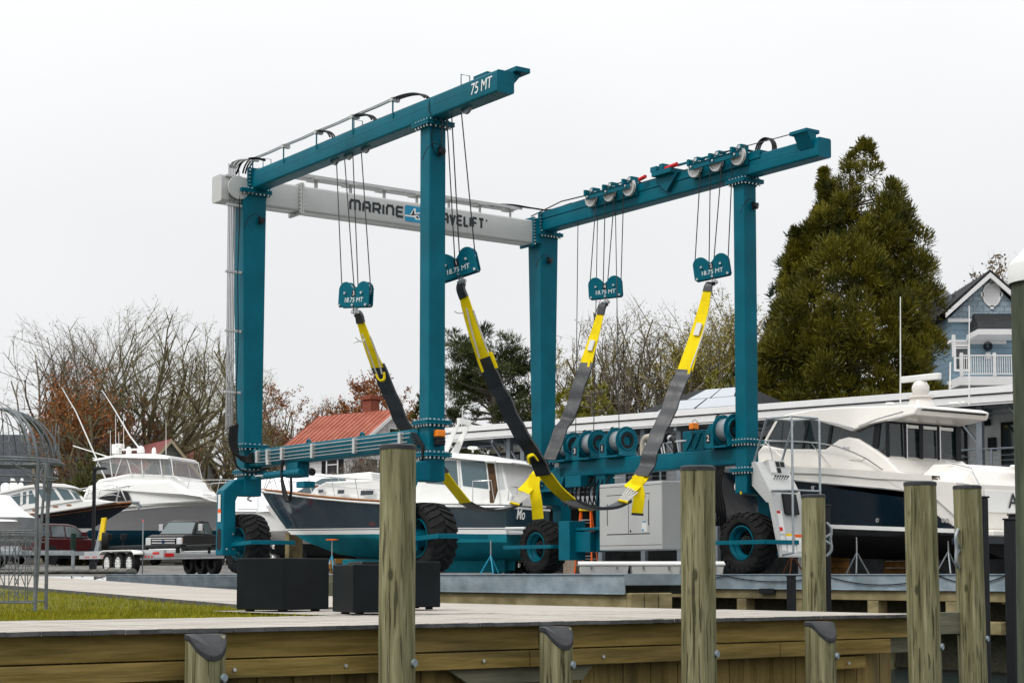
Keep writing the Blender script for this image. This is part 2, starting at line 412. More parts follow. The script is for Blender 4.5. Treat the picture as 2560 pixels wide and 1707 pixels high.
# lid along the right beam
m = MB(); m.box((WID - .055, -.62, 10.10), (WID - .032, LEN, 10.30)); m.box((WID - .032, -.62, 10.217), (WID + .41, LEN, 10.30)); m.build('cable_cover', TEAL, br, .01)
# pipes on stand-offs along the left beam, outer upper edge
m = MB(); p = MB(); k = MB()
for i, v in enumerate((8.2, 6.55, 4.9, 3.2, 1.45)):
    m.box((-.05, v - .02, 10.08), (-.03, v + .02, 10.52)); k.box((-.09, v - .05, 10.45), (.12, v + .05, 10.54))
for du, dz in ((-.06, 10.52), (0., 10.52), (.06, 10.53)):
    pts = []
    for i, v in enumerate((8.4, 8.2, 7.4, 6.55, 5.7, 4.9, 4.0, 3.2, 2.3, 1.45)): pts.append((du, v, dz + (0 if i % 2 else -.012)))
    p.tube(pts, .014, 6)
for v in (7.55, 3.05, -1.35):
    m.tube([(-.02, v + .12, 10.2), (-.02, v + .12, 10.42), (.2, v + .12, 10.42), (.2, v + .12, 10.2)], .012, 6)
m.build('pipe_brackets', TEAL, bl); k.build('pipe_clamps', GREYP, bl, .005); p.build('hydraulic_pipes', STEEL, bl, smooth=60)
p = MB()
for (v0, v1, h) in ((1.45, .15, -.03), (4.9, 4.25, -.05), (3.2, 2.35, -.05), (8.2, 8.75, .0)):
    for du in (-.04, .03, .1): p.tube(bez((du, v0, 10.52), (du, v0 - (v0 - v1) * .3, 10.55 + h), (du, v1 + (v0 - v1) * .2, 10.5 + h), (du, v1, 10.24)), .022, 6)
p.build('hydraulic_hoses', HOSE, bl, smooth=60)
p = MB(); p.tube([(.16, -2.3, 10.27), (.16, 3, 10.30), (.16, 8.3, 10.27)], .012, 6); p.build('wire_rope', WIRE, bl)
p = MB()
for du in (0, .05, .1, .15): p.tube([(WID + .05 + du, 8.3, 10.33), (WID + .05 + du, 5, 10.36), (WID + .05 + du, 2, 10.36)], .010, 5)
p.tube([(WID - .2, -1.95, 10.39), (WID - .2, .6, 10.44)], .013, 6); p.tube([(WID + .05, 8.9, 10.30), (WID + .0, 7.4, 10.46), (WID + .02, 5.9, 10.42)], .02, 6)
p.build('wire_rope', WIRE, br, smooth=60)
# sheaves
SHEAVE = mat('sheave_grey', (.50, .50, .49), .4, .2)
def sheave(c, r, parent, axis=(1, 0, 0), m_=SHEAVE):
    m = MB(); m.lathe([(.0, -.03), (r * .3, -.03), (r * .32, -.012), (r * .8, -.012), (r * .83, -.035), (r, -.035), (r * .9, 0), (r, .035), (r * .83, .035), (r * .8, .012), (r * .3, .012), (.0, .03)], c, axis, 28)
    return m.build('sheave', m_, parent, smooth=30)
for (px, py) in ((837, 419), (871, 404), (914, 388), (1166, 283)):
    v, z = on_u(px, py, .2); sheave((.2, v, 9.84), .20, bl, m_=GALV2)
US = WID - .2
carriers = []
for setk, pts in enumerate((((1737.5, 430), (1791, 416), (1846, 400)), ((1478, 511), (1524, 497), (1573, 482)))):
    q = [on_u(px, py, US) for px, py in pts]
    m = MB(); v0, z0 = q[0]; v1, z1 = q[2]
    zc = 10.26
    m.box((US - .10, v1 - .12, zc - .075), (US - .075, v0 + .1, zc + .075)); m.box((US - .13, v1 - .12, zc + .06), (US - .075, v0 + .1, zc + .075)); m.box((US - .13, v1 - .12, zc - .075), (US - .075, v0 + .1, zc - .06))
    m.box((US + .08, v1 - .2, 10.0), (US + .14, v0 + .2, zc + .13))
    for k, (v, z) in enumerate(q): m.box((US - .16, v + .06, zc + .03), (US + .35, v + .14, zc + .20)); m.box((US - .06, v - .16, zc + .1), (US + .2, v - .02, zc + .24))
    car = m.build('sheave_carrier', TEAL, br, .008); carriers.append(q)
    b = MB()
    for v, z in q: b.cyl((US - .15, v, zc), (US - .09, v, zc), .03, 8); b.cyl((US - .08, v - .1, zc + .17), (US - .03, v - .1, zc + .17), .045, 10)
    b.build('bolts', BOLT, car)
    for v, z in q: sheave((US, v, zc - .02), .235, car)
    p = MB(); p.tube(bez((US + .25, v1 - .3, 10.3), (US + .25, v1 + .2, 10.62), (US + .25, v0 - .3, 10.55), (US + .25, v0 + .5, 10.3)), .02, 6); p.build('hydraulic_hoses', HOSE, car)
# red rope tensioner between the carriers, gusset below it
v, z = on_u(1300 + 1010 * .3571, 300 + 400 * .3571, US)
m = MB(); m.prism([(v + .5, 10.30), (v - .45, 10.30), (v, 9.86)], 'u', WID - .14, WID - .034); m.box((US - .1, v - .35, 10.30), (US + .4, v + .4, 10.42)); m.box((US - .1, v + .2, 10.42), (US + .2, v + .45, 10.56)); m.box((US - .1, v - .05, 10.42), (US + .2, v + .1, 10.58)); m.build('rope_tensioner', TEAL, br, .01)
m = MB(); m.cyl((US, v - .5, 10.48), (US, v + .05, 10.44), .055, 10); m.cyl((US, v + .75, 10.40), (US, v + 1.0, 10.36), .05, 10); m.build('tensioner_cylinder', REDP, br, smooth=40)
m = MB(); m.tube([(US + .1, v - .4, 10.48), (US + .1, v - 2.2, 10.46)], .035, 8); m.tube([(US + .1, v - 1.3, 10.46), (US + .05, v - 1.35, 10.3)], .03, 6); m.build('tensioner_rod', TEAL, br, smooth=40)
# coil of black energy-chain hose beyond the near carrier
p = MB(); vc, zc_ = on_u(1910, 372, WID + .1)
for du in (0, .06, .12):
    p.tube([(WID + .1 + du, vc + .30 * math.cos(R(t)), 10.30 + .30 * math.sin(R(t))) for t in range(-5, 200, 12)], .022, 6)
    p.tube(bez((WID + .1 + du, vc + .3, 10.32), (WID + .1 + du, vc + .6, 10.45), (WID + .1 + du, vc + .9, 10.5), (WID + .05 + du, vc + 1.3, 10.33)), .022, 6)
p.build('hydraulic_hoses', HOSE, br, smooth=60)
# bolted end plates at the rear ends of the beams
for bm_, u0 in ((bl, -.03), (br, WID - .03)):
    m = MB(); m.box((u0 - .10, LEN - .05, 9.60), (u0 + .53, LEN + .03, 10.30)); pl = m.build('end_plate', TEAL, bm_, .01)
    b = MB()
    for i in range(7): b.cyl((u0 - .065, LEN - .085, 9.66 + i * .095), (u0 - .065, LEN - .04, 9.66 + i * .095), .024, 6)
    for i in range(8): b.cyl((u0 - .02 + i * .075, LEN - .085, 9.665), (u0 - .02 + i * .075, LEN - .04, 9.665), .024, 6)
    b.build('bolts', BOLT, pl)
# ---- cross beam
m = MB(); sect = []
r, a, b_, h0, h1 = .06, 8.41, 8.95, 9.39, 10.07
for cx_, cz_, t0 in ((b_ - r, h1 - r, 0), (a + r, h1 - r, 90), (a + r, h0 + r, 180), (b_ - r, h0 + r, 270)):
    for k in range(5): sect.append((cx_ + r * math.cos(R(t0 + k * 22.5)), cz_ + r * math.sin(R(t0 + k * 22.5))))
m.prism(sect, 'u', -.80, 8.93); cb = m.build('cross_beam', GREYP, hoist, smooth=40)
m = MB()
for uu in (1.47,):
    m.box((uu - .045, 8.33, 9.31), (uu - .004, 9.03, 10.13)); m.box((uu + .004, 8.33, 9.31), (uu + .045, 9.03, 10.13))
m.lathe([(0, 0), (.26, 0), (.30, .04), (.30, .09), (.0, .10)], (-.36, 8.40, 9.75), (0, -1, 0), 28)
m.box((.0, 8.36, 9.60), (.03, 8.41, 9.7)); fl = m.build('beam_flange', GREYP, cb, .008)
b = MB()
for uu in (1.47 - .075, 1.47 + .045):
    for i in range(8): b.cyl((uu, 8.368, 9.37 + i * .1), (uu + .03, 8.368, 9.37 + i * .1), .022, 6)
    for i in range(6): b.cyl((uu, 8.42 + i * .1, 9.345), (uu + .03, 8.42 + i * .1, 9.345), .022, 6); b.cyl((uu, 8.42 + i * .1, 10.10), (uu + .03, 8.42 + i * .1, 10.10), .022, 6)
b.build('bolts', BOLT, fl)
m = MB(); m.box((8.93, 8.34, 9.33), (8.99, 9.03, 10.16)); m.box((8.99, 8.30, 9.40), (9.16, 9.0, 10.12)); pl = m.build('end_plate', TEAL, cb, .01)
b = MB()
for i in range(9): b.cyl((9.0 - .05, 8.30, 9.38 + i * .09), (9.0 - .05, 8.345, 9.38 + i * .09), .022, 6)
b.build('bolts', BOLT, pl)
m = MB(); m.tube([(.03, 8.36, 9.66), (.10, 8.30, 9.76)], .03, 6); m.build('lifting_lug', GREYP, cb)
# cable tray carried on struts above the cross beam
m = MB()
for i in range(7):
    uu = 2.0 + i * 1.05; m.box((uu - .03, 8.60, 10.07), (uu + .03, 8.63, 10.34)); m.box((uu - .12, 8.42, 10.30), (uu + .12, 8.9, 10.325)); m.box((uu + .16, 8.84, 10.07), (uu + .20, 8.87, 10.42))
m.box((.5, 8.44, 10.325), (8.6, 8.46, 10.40)); m.box((.5, 8.86, 10.325), (8.6, 8.88, 10.40)); m.build('pipe_rack', GREYP, cb)
p = MB()
for i in range(6): p.tube([(.3, 8.5 + i * .06, 10.37 + .02 * (i % 2)), (8.5, 8.5 + i * .06, 10.37 + .02 * (i % 2))], .017, 6)
p.build('hydraulic_pipes', STEEL, cb, smooth=60)
p = MB()
for i in range(5): p.tube(crom([(7.7, 8.5 + i * .05, 10.38), (8.3, 8.45 + i * .03, 10.43), (8.9, 8.3, 10.38), (WID + .05 + i * .05, 8.0, 10.33), (WID + .05 + i * .05, 7.0, 10.34)], 6), .024, 6)
p.build('hydraulic_hoses', HOSE, cb, smooth=60)
# ---- lettering of the cross beam: strokes cut as flat letters
def strokes(mb, lines, th, ox, h, w, M):
    for ln in lines:
        pts = [Vector((ox + x * w, y * h, 0)) for x, y in ln]
        for i in range(len(pts) - 1):
            a, b = pts[i], pts[i + 1]; d = (b - a).normalized(); n = Vector((-d.y, d.x, 0)) * th / 2; e = d * th * .5 if True else d
            a2, b2 = a - (e if i else d * th * .0), b + (e if i < len(pts) - 2 else d * 0)
            zt = .003 + .0006 * i
            vs = [a2 + n, a2 - n, b2 - n, b2 + n]; mb.add([(p.x, p.y, zt) for p in vs] + [(p.x, p.y, -.01) for p in vs], [(0, 1, 2, 3), (4, 7, 6, 5), (0, 4, 5, 1), (1, 5, 6, 2), (2, 6, 7, 3), (3, 7, 4, 0)], M)
GL = {'M': [[(0, 0), (0, .75), (.12, 1), (.38, 1), (.5, .85), (.5, 0)], [(.5, .85), (.62, 1), (.88, 1), (1, .75), (1, 0)]],
      'A': [[(0, 0), (0, .72), (.2, 1), (.8, 1), (1, .72), (1, 0)], [(0, .42), (1, .42)]],
      'R': [[(0, 0), (0, 1), (.8, 1), (1, .85), (1, .6), (.8, .42), (.0, .42)], [(.6, .42), (1, 0)]],
      'I': [[(0, 0), (0, 1)]], 'N': [[(0, 0), (0, .72), (.2, 1), (.8, 1), (1, .72), (1, 0)]],
      'E': [[(1, 1), (.15, 1), (0, .85), (0, .15), (.15, 0), (1, 0)], [(0, .5), (.9, .5)]],
      'T': [[(0, 1), (1, 1)], [(.5, 1), (.5, 0)]], 'V': [[(0, 1), (.5, 0), (1, 1)]], 'L': [[(0, 1), (0, .15), (.15, 0), (1, 0)]],
      'F': [[(1, 1), (.15, 1), (0, .85), (0, 0)], [(0, .48), (.9, .48)]]}
GWD = {'M': 1.45, 'I': 0.0, 'L': .8, 'F': .85, 'T': 1.0, 'V': 1.05}
def word(w, u0, u1, zb, h):
    mb = MB(); th = h * .255; gap = .55; tot = sum(GWD.get(c, 1.) for c in w) + gap * (len(w) - 1)
    unit = (u1 - u0 - th) / tot; x = u0 + th / 2
    Mx = face_M((0, 8.404, zb), (1, 0, 0), (0, 0, 1))
    for c in w:
        cw = GWD.get(c, 1.); strokes(mb, GL[c], th, x, h, max(cw * unit, .0001), Mx); x += (cw + gap) * unit
    return mb
uM0 = on_v(873, 508, 8.41)[0]; uM1 = on_v(1010, 530, 8.41)[0]; uL1 = on_v(1061, 540, 8.41)[0]; uV0 = on_v(1118, 560, 8.41)[0]; uV1 = on_v(1211, 575, 8.41)[0]
word("MARINE", uM0, uM1, 9.625, .25).build('lettering', INK, cb)
ext = (uV1 - uV0) / 6 * 3.05
word("TRAVELIFT", uV0 - ext, uV1, 9.625, .25).build('lettering', INK, cb)
lu0, lu1 = uM1 + .03, uV0 - ext - .06
if lu1 - lu0 < .5: lu1 = lu0 + .55
Ml = face_M((0, 8.404, 9.52), (1, 0, 0), (0, 0, 1)); lw = lu1 - lu0
def flat(mb, pts, z): mb.add([(lu0 + x * lw, y * .44, z) for x, y in pts] + [(lu0 + x * lw, y * .44, -.01) for x, y in pts], [tuple(range(len(pts)))] + [(i, (i + 1) % len(pts), len(pts) + (i + 1) % len(pts), len(pts) + i) for i in range(len(pts))], Ml)
rr = []
for cx_, cy_, t0 in ((.9, .9, 0), (.1, .9, 90), (.1, .1, 180), (.9, .1, 270)):
    for k in range(5): rr.append((cx_ + .1 * math.cos(R(t0 + k * 22.5)), cy_ + .1 * math.sin(R(t0 + k * 22.5))))
m = MB(); flat(m, rr, .003); lg = m.build('logo', LOGOB, cb)
m = MB(); flat(m, [(0, .38), (.22, .42), (.42, .86), (.50, .86), (.50, .60), (1, .72), (1, .64), (.60, .50), (.72, .18), (.50, .18), (.44, .30), (.3, .30), (0, .30)], .0045); m.build('logo_emblem', WHITEM, lg)
m = MB(); flat(m, [(.28, .40), (.41, .78), (.45, .42)], .006); flat(m, [(.05, .36), (.95, .66), (.5, .45)], .0055); flat(m, [(.50, .32), (.60, .24), (.66, .24), (.58, .44)], .006); m.build('logo_emblem', INK, lg)
text("®", .09, INK, 'lettering', cb, face_M((uV1 + .07, 8.404, 9.85), (1, 0, 0), (0, 0, 1)), .002)
# ---- lower beams
def lower_beam(u0, v0, v1, z0=2.675, z1=3.105, w=.40):
    m = MB(); r = .04; a, b = u0, u0 + w; sect = []
    for cx_, cz_, t0 in ((b - r, z1 - r, 0), (a + r, z1 - r, 90), (a + r, z0 + r, 180), (b - r, z0 + r, 270)):
        for k in range(5): sect.append((cx_ + r * math.cos(R(t0 + k * 22.5)), cz_ + r * math.sin(R(t0 + k * 22.5))))
    m.prism(sect, 'v', v0, v1); return m.build('lower_beam', TEAL, hoist, smooth=40)
lbl = lower_beam(-.0, .36, LEN + .1); lbr = lower_beam(WID, .38, 7.5)
# tapered foot of the right lower beam at its rear leg
m = MB(); m.hexa([(WID, 7.5, 2.3), (WID + .4, 7.5, 2.3), (WID + .4, LEN + .1, 2.3), (WID, LEN + .1, 2.3)], [(WID, 7.1, 3.05), (WID + .4, 7.1, 3.05), (WID + .4, LEN + .1, 3.0), (WID, LEN + .1, 2.75)]); m.build('gusset', TEAL, lbr, .03)
m = MB(); m.prism([(.39, 2.69), (.39, 3.1), (.75, 3.1)], 'u', -.03, .0); m.build('gusset', TEAL, lbl)
m = MB()
for v in (3.1, 5.6): m.lathe([(.045, -.02), (.09, -.02), (.09, .02), (.045, .02)], (.2, v, 3.14), (1, 0, 0), 14, closed=True)
m.build('lifting_lug', TEAL, lbl, smooth=40)
p = MB(); k = MB()
for i, z in enumerate((3.02, 2.93, 2.84, 2.765)):
    p.tube([(-.06, .55 + .1 * i, z), (-.06, 7.9 - .05 * i, z)], .017, 6)
for v in (1.05, 3.0, 4.95, 6.45, 7.2, 7.75): k.box((-.095, v - .05, 2.72 if v < 6 else 2.76), (-.002, v + .05, 3.06)); 
k.box((-.10, 7.1, 2.68), (-.0, 7.22, 2.80)); k.build('pipe_clamps', GREYP, lbl, .006); p.build('hydraulic_pipes', STEEL, lbl, smooth=60)
p = MB()
for i in range(5):
    p.tube(crom([(-.06, .6, 3.02 - .06 * i), (-.10, .35, 2.98 - .06 * i), (-.13, .12 - .03 * i, 2.8 - .02 * i), (-.10, .1, 2.55 - .04 * i)], 6), .02, 6)
p.build('hydraulic_hoses', HOSE, lbl, smooth=60)
p = MB()
for i in range(5):   # hoses looping from the riser pipes into the lower beam
    d = .05 * i
    p.tube(crom([(-.34 - d, LEN - .02, 3.75 - d * .4), (-.38 - d, LEN - .06, 3.3), (-.34 - d * .6, LEN - .12, 2.92 + .02 * i), (-.18, LEN - .2, 2.80 + .03 * i), (-.07, 7.95, 2.78 + .06 * i)], 8), .032, 7)
p.tube(crom([(-.5, LEN, 3.6), (-.42, LEN - .1, 2.75), (-.1, LEN - .2, 2.55), (.2, 7.6, 2.62)], 8), .025, 7)
p.build('hydraulic_hoses', HOSE, legs[2], smooth=60)
# riser pipes up the rear left leg
p = MB(); k = MB()
for i in range(5):
    uu = -.42 - .045 * i
    p.tube(crom([(uu, LEN + .1, 3.6), (uu, LEN + .1, 6.5), (uu, LEN + .1, 9.9 + .03 * i), (uu + .02, LEN + .1, 10.25), (uu + .12, LEN - .05, 10.42 + .02 * (i % 2)), (-.06 + .03 * i, LEN - .25, 10.50)], 5), .018, 6)
for z in (4.55, 6.1, 7.6, 9.3): k.box((-.66, LEN + .06, z - .03), (-.22, LEN + .14, z + .03))
k.box((-.70, LEN + .04, 10.0), (-.35, LEN + .16, 10.06)); k.build('pipe_clamps', GREYP, legs[2], .006); p.build('hydraulic_pipes', STEEL, legs[2], smooth=60)
p = MB(); p.tube(crom([(-.36, LEN + .02, 10.2), (-.34, LEN, 9.0), (-.37, LEN, 7.5), (-.34, LEN, 6.), (-.37, LEN, 4.6), (-.36, LEN - .05, 3.4)], 6), .013, 5)
for i in range(4): p.tube(crom([(-.4, LEN + .1, 10.1), (-.28, LEN - .02, 10.42), (-.1, LEN - .3, 10.48), (.0, LEN - .7, 10.36)], 6), .03, 6)
p.build('hydraulic_hoses', HOSE, legs[2], smooth=60)
# steering cylinder under the left lower beam
m = MB(); m.box((-.02, 5.75, 2.32), (.30, 6.35, 2.68)); m.box((-.05, 5.35, 2.05), (.25, 5.75, 2.2)); m.box((-.02, 7.2, 2.35), (.15, 8.2, 2.45)); sc1 = m.build('steering_bracket', TEAL, lbl, .015)
m = MB(); m.cyl((-.05, 5.5, 2.42), (-.05, 7.3, 2.42), .085, 14); m.build('steering_cylinder', TEAL, lbl, smooth=40)
m = MB(); m.cyl((-.05, 7.3, 2.42), (-.05, 7.8, 2.42), .045, 12); m.build('cylinder_rod', CHROME, lbl, smooth=40)
p = MB()
for i in range(4): p.tube(crom([(-.1, 6.35 - .02 * i, 2.75), (-.14, 6.3, 2.2 + .05 * i), (-.12, 6.12 - .05 * i, 1.75), (-.10, 5.9, 1.95), (-.08, 5.95, 2.3)], 6), .032, 6)
p.build('hydraulic_hoses', HOSE, lbl, smooth=60)
m = MB(); m.lathe([(0, 0), (.07, .01), (.09, .08), (.09, .16), (0, .17)], (.0, 5.1, 2.42), (-.4, -1, -.2), 12); m.build('floodlight', BLACK, lbl, smooth=40)

# ---- wheels
def tyre_mesh(Rr, w, rim):
    m = MB(); h = w / 2
    prof = [(rim, h * .62), (rim + .02, h * .80), (rim + .10, h * 1.0), (Rr * .86, h * 1.02), (Rr * .94, h * .92), (Rr * .955, h * .6), (Rr * .96, 0)]
    prof = prof + [(a, -b) for a, b in prof[-2::-1]]
    m.lathe(prof, (0, 0, 0), (1, 0, 0), 64)
    N = 24
    for side in (1, -1):
        for k in range(N):
            t0 = 2 * math.pi * (k + (.0 if side > 0 else .5)) / N; lo = []; hi = []
            for (w_, rb, rt, dt, tw) in ((.0, .955, 1.0, 0., .12), (.35, .95, 1.0, .10, .125), (.72, .945, .992, .17, .135), (.96, .92, .965, .20, .14), (1.05, .84, .87, .21, .12)):
                for sgn in (-1, 1):
                    a = t0 + dt + sgn * tw / 2
                    lo.append((side * w_ * h, rb * Rr * math.cos(a), rb * Rr * math.sin(a))); hi.append((side * w_ * h * 1.0 + (side * .012 if w_ > .9 else 0), rt * Rr * math.cos(a), rt * Rr * math.sin(a)))
            n = len(lo); vs = lo + hi; fs = []
            for i in range(0, n - 2, 2):
                fs += [(n + i, n + i + 1, n + i + 3, n + i + 2), (i, i + 2, n + i + 2, n + i), (i + 1, n + i + 1, n + i + 3, i + 3)]
            fs += [(0, n, n + 1, 1), (n - 2, n - 1, 2 * n - 1, 2 * n - 2)]
            m.add(vs, fs)
    return m
def big_wheel(u, v, z, out):
    e = bpy.data.objects.new('wheel', None); COL.objects.link(e); e.parent = hoist; e.location = (u, v, z)
    t = tyre_mesh(.757, .62, .40).build('tyre', RUB, e, smooth=35); t.rotation_euler = (random.random() * 6, 0, 0)
    m = MB()
    for s in (1, -1):
        m.lathe([(.42, .20 * s), (.425, .27 * s), (.40, .275 * s), (.385, .24 * s), (.36, .215 * s), (.355, .15 * s), (.30, .08 * s), (.29, .05 * s)], (0, 0, 0), (1, 0, 0), 40)
    m.lathe([(.405, -.26), (.405, .26)], (0, 0, 0), (1, 0, 0), 40); m.build('rim', TEAL, e, smooth=30)
    m = MB(); m.lathe([(0, -.24), (.08, -.24), (.10, -.2), (.13, -.19), (.14, -.12), (.18, -.11), (.2, -.02), (.29, 0.0), (.29, .02), (.2, .03), (.18, .12), (.1, .2), (0, .22)], (0, 0, 0), (1, 0, 0), 20)
    for k in range(10):
        a = k * math.pi / 5; m.cyl((-.06, .23 * math.cos(a), .23 * math.sin(a)), (.06, .23 * math.cos(a), .23 * math.sin(a)), .018, 6)
    m.build('hub', BLACK, e, smooth=30)
    return e
random.seed(5)
big_wheel(.06, .14, .757, -1); big_wheel(.06, LEN + .18, .757, -1); big_wheel(WID + .20, .14, .757, 1); big_wheel(WID + .16, LEN + .18, .757, 1)
# fork arms and wheel guards
for (uc, v, s) in ((0., .0, -1), (-.04, LEN + .02, -1), (WID + .40, .0, 1), (WID + .34, LEN + .02, 1)):
    def X(d): return uc + s * d
    m = MB(); pr_ = [(X(-.42), 1.955), (X(-.42), 2.44), (X(.40), 2.44), (X(.70), 2.14), (X(.70), .46), (X(.34), .46), (X(.34), 1.80), (X(.28), 1.93)]
    if s < 0: pr_ = [(X(-.38), 1.955), (X(-.38), 2.44), (X(.32), 2.36), (X(.64), 2.08), (X(.66), .46), (X(.30), .46), (X(.30), 1.82), (X(.24), 1.955)]
    m.prism(pr_, 'v', v, v + .40); a = m.build('fork_arm', TEAL, hoist, .03)
    m = MB(); ax_u = X(.32); m.cyl((ax_u, v + .16, .757), (X(.05), v + .16, .757), .2, 20); m.prism([(v - .05, .62), (v - .05, .5), (v + .35, .5), (v + .35, 1.05), (v + .05, 1.05)], 'u', X(.29), X(.33)); m.build('axle_housing', TEAL, a, .01)
    if s < 0:
        m = MB(); m.prism([(v + .2 + .11 * math.cos(t * math.pi / 8), (1.02 if 0 < t % 16 < 8 else .70) + .11 * math.sin(t * math.pi / 8)) for t in range(16)], 'u', X(.652), X(.664)); m.build('access_hole', BLACK, a)
        m = MB(); m.box((X(.668), v + .12, 1.62), (X(.662), v + .26, 1.98)); m.box((X(.668), v + .10, 1.30), (X(.662), v + .27, 1.52)); m.build('warning_label', PAPER, a)
        m = MB(); m.box((X(.668), v + .10, 1.52), (X(.662), v + .27, 1.61)); m.build('warning_label', ORANGE, a)
    b = MB()
    for (du, z) in ((.36, .62), (.55, .62), (.38, 1.0)): b.cyl((X(du), v - .02, z), (X(du), v + .005, z), .025, 8)
    b.build('bolts', BOLT, a)
    m = MB(); zg = .76
    ug = uc - .45 if s > 0 else X(.40)
    if s < 0: pts = [(X(.40), v + .03, zg - .03), (X(.30), v - .9, zg + .02), (X(-.85), v - .95, zg + .02)]
    else: pts = [(uc - .70, v + 1.35, zg), (uc - .70, v - .95, zg), (uc + .35, v - .98, zg)]
    for i in range(2):
        p0, p1 = Vector(pts[i]), Vector(pts[i + 1]); d = (p1 - p0).normalized(); n = Vector((-d.y, d.x, 0)) * .03; zz = Vector((0, 0, .05))
        m.hexa([p0 - n - zz, p1 - n - zz, p1 + n - zz, p0 + n - zz], [p0 - n + zz, p1 - n + zz, p1 + n + zz, p0 + n + zz])
    g = m.build('wheel_guard', TEAL, a, .008)
# amber beacons + horns on the near-left leg
u, z = on_v(1098, 1083, -.08)
m = MB(); m.box((u - .12, -.16, z - .13), (u + .12, -.02, z - .08)); m.box((u - .1, -.18, z - .26), (u + .1, -.0, z - .13)); m.build('horn', BLACK, legs[0], .02)
m = MB(); m.box((u - .11, -.17, z - .075), (u + .11, -.02, z + .07)); m.build('beacon', AMBER, legs[0], .025, seg=3)
m = MB(); u, z = on_v(1852, 1232, 0); m.box((u - .03, -.004, z - .03), (u + .03, .0, z + .04)); m.build('warning_label', YELP, legs[1])

# ---- winches on the right lower beam
def winch(v, number, zb=3.105, r=.38):
    e = bpy.data.objects.new('winch', None); COL.objects.link(e); e.parent = hoist; e.location = (WID + .12, v, zb)
    cz = r + .06
    m = MB()
    for d in (-.36, .06):
        m.lathe([(.20, 0), (r, 0), (r, .03), (.20, .03)], (0, d, cz), (0, 1, 0), 36, closed=True); m.lathe([(0, .02), (.2, .02), (.2, .06), (0, .06)], (0, d, cz), (0, 1, 0), 24)
    m.lathe([(.20, 0), (.24, -.03), (.27, -.03), (.29, 0)], (0, -.36, cz), (0, 1, 0), 36)
    m.box((-.35, -.36, 0), (.35, .36, .05)); m.build('drum', TEAL, e, .006)
    m = MB(); m.lathe([(.135, -.012), (.24, -.012), (.24, -.004), (.135, -.004)], (0, -.36 - .004, cz), (0, 1, 0), 8 * 4, closed=True); m.build('drum_recess_shade', BLACK, e)  # flat black ring paints the shade of a recess onto the flange
    m = MB(); m.cyl((0, -.33, cz), (0, .06, cz), r * .74, 28); dr = m.build('wire_rope', GALV2, e, smooth=40)
    m = MB(); m.prism([(-.32, .02), (.32, .02), (.32, .18), (.10, .62), (-.10, .62), (-.32, .45)], 'v', .12, .20)
    m.prism([(.10, .02), (.42, .02), (.42, .36), (.20, .62), (.10, .62)], 'u', -.34, -.30); m.prism([(-.42, .02), (-.36, .02), (-.36, .25)], 'u', -.30, .3)
    m.cyl((0, .20, cz), (0, .42, cz), .17, 16); br_ = m.build('winch_frame', TEAL, e, .01)
    b = MB(); b.cyl((-.25, -.40, .08), (-.25, -.36, .08), .03, 8); b.cyl((.25, -.40, .08), (.25, -.36, .08), .03, 8); b.build('bolts', BOLT, e)
    m = MB(); m.box((-.346, .20, .14), (-.341, .36, .36)); m.build('number_plate', BLACK, br_)
    if number: text(number, .21, WHITEM, 'number', br_, face_M((-.348, .28, .25), (0, -1, 0), (0, 0, 1)), .002)
    p = MB(); p.tube(bez((.1, .5, cz + .1), (.0, .45, cz + .6), (.1, .0, cz + .5), (.15, .5, .1)), .022, 6); p.build('hydraulic_hoses', HOSE, e, smooth=60)
    return e
winch(5.05, "1"); winch(6.25, "3"); winch(7.35, None); winch(.85, "2", r=.39)
# valve tank with beacon, exhaust pipe and air filter on the beam
m = MB(); m.box((WID + .02, 1.55, 3.105), (WID + .3, 2.35, 3.62)); m.prism([(2.2, 3.14), (1.9, 3.55), (1.86, 3.55), (2.16, 3.14)], 'u', WID - .02, WID + .02); m.prism([(1.9, 3.14), (1.65, 3.55), (1.61, 3.55), (1.86, 3.14)], 'u', WID - .02, WID + .02); tk = m.build('oil_tank', TEAL, hoist, .015)
m = MB(); m.box((WID + .02, 1.93, 3.66), (WID + .2, 2.12, 3.82)); m.build('beacon', AMBER, tk, .02)
m = MB(); m.tube([(WID + .1, 2.02, 3.62), (WID + .1, 2.02, 3.67)], .03, 8); m.tube(crom([(WID - .02, 2.0, 3.65), (WID - .04, 1.9, 3.5), (WID - .02, 2.0, 3.15)], 5), .012, 5); m.tube(crom([(WID + .1, 2.1, 3.82), (WID + .1, 1.98, 3.9), (WID + .1, 1.86, 3.83)], 5), .008, 5); m.build('lamp_cable', HOSE, tk)
m = MB(); m.tube(crom([(WID + .05, 3.95, 3.105), (WID + .05, 3.95, 3.4), (WID + .05, 3.85, 3.55), (WID + .05, 3.65, 3.57), (WID + .05, 3.3, 3.55)], 6), .085, 12); m.build('exhaust_pipe', mat('pale_exhaust', (.42, .38, .32), .6), hoist, smooth=50)
m = MB(); m.cyl((WID + .05, 3.4, 3.54), (WID + .05, 2.95, 3.50), .14, 16); m.tube(crom([(WID + .05, 2.95, 3.5), (WID + .05, 2.75, 3.45), (WID + .05, 2.66, 3.3), (WID + .05, 2.66, 3.1)], 5), .075, 10); m.build('air_filter', BLACK, hoist, smooth=40)
m = MB(); m.cyl((WID + .05, 3.48, 3.545), (WID + .05, 3.38, 3.54), .15, 16); m.cyl((WID + .05, 2.9, 3.49), (WID + .05, 2.82, 3.47), .085, 12)
for v in (2.5, 3.05, 3.15, 3.75): m.tube([(WID + .02, v, 3.1), (WID + .02, v + .08, 3.42)], .02, 6)
m.tube([(WID + .02, 2.2, 3.38), (WID + .02, 3.2, 3.38)], .025, 6); m.build('filter_clamps', ALU, hoist, smooth=40)
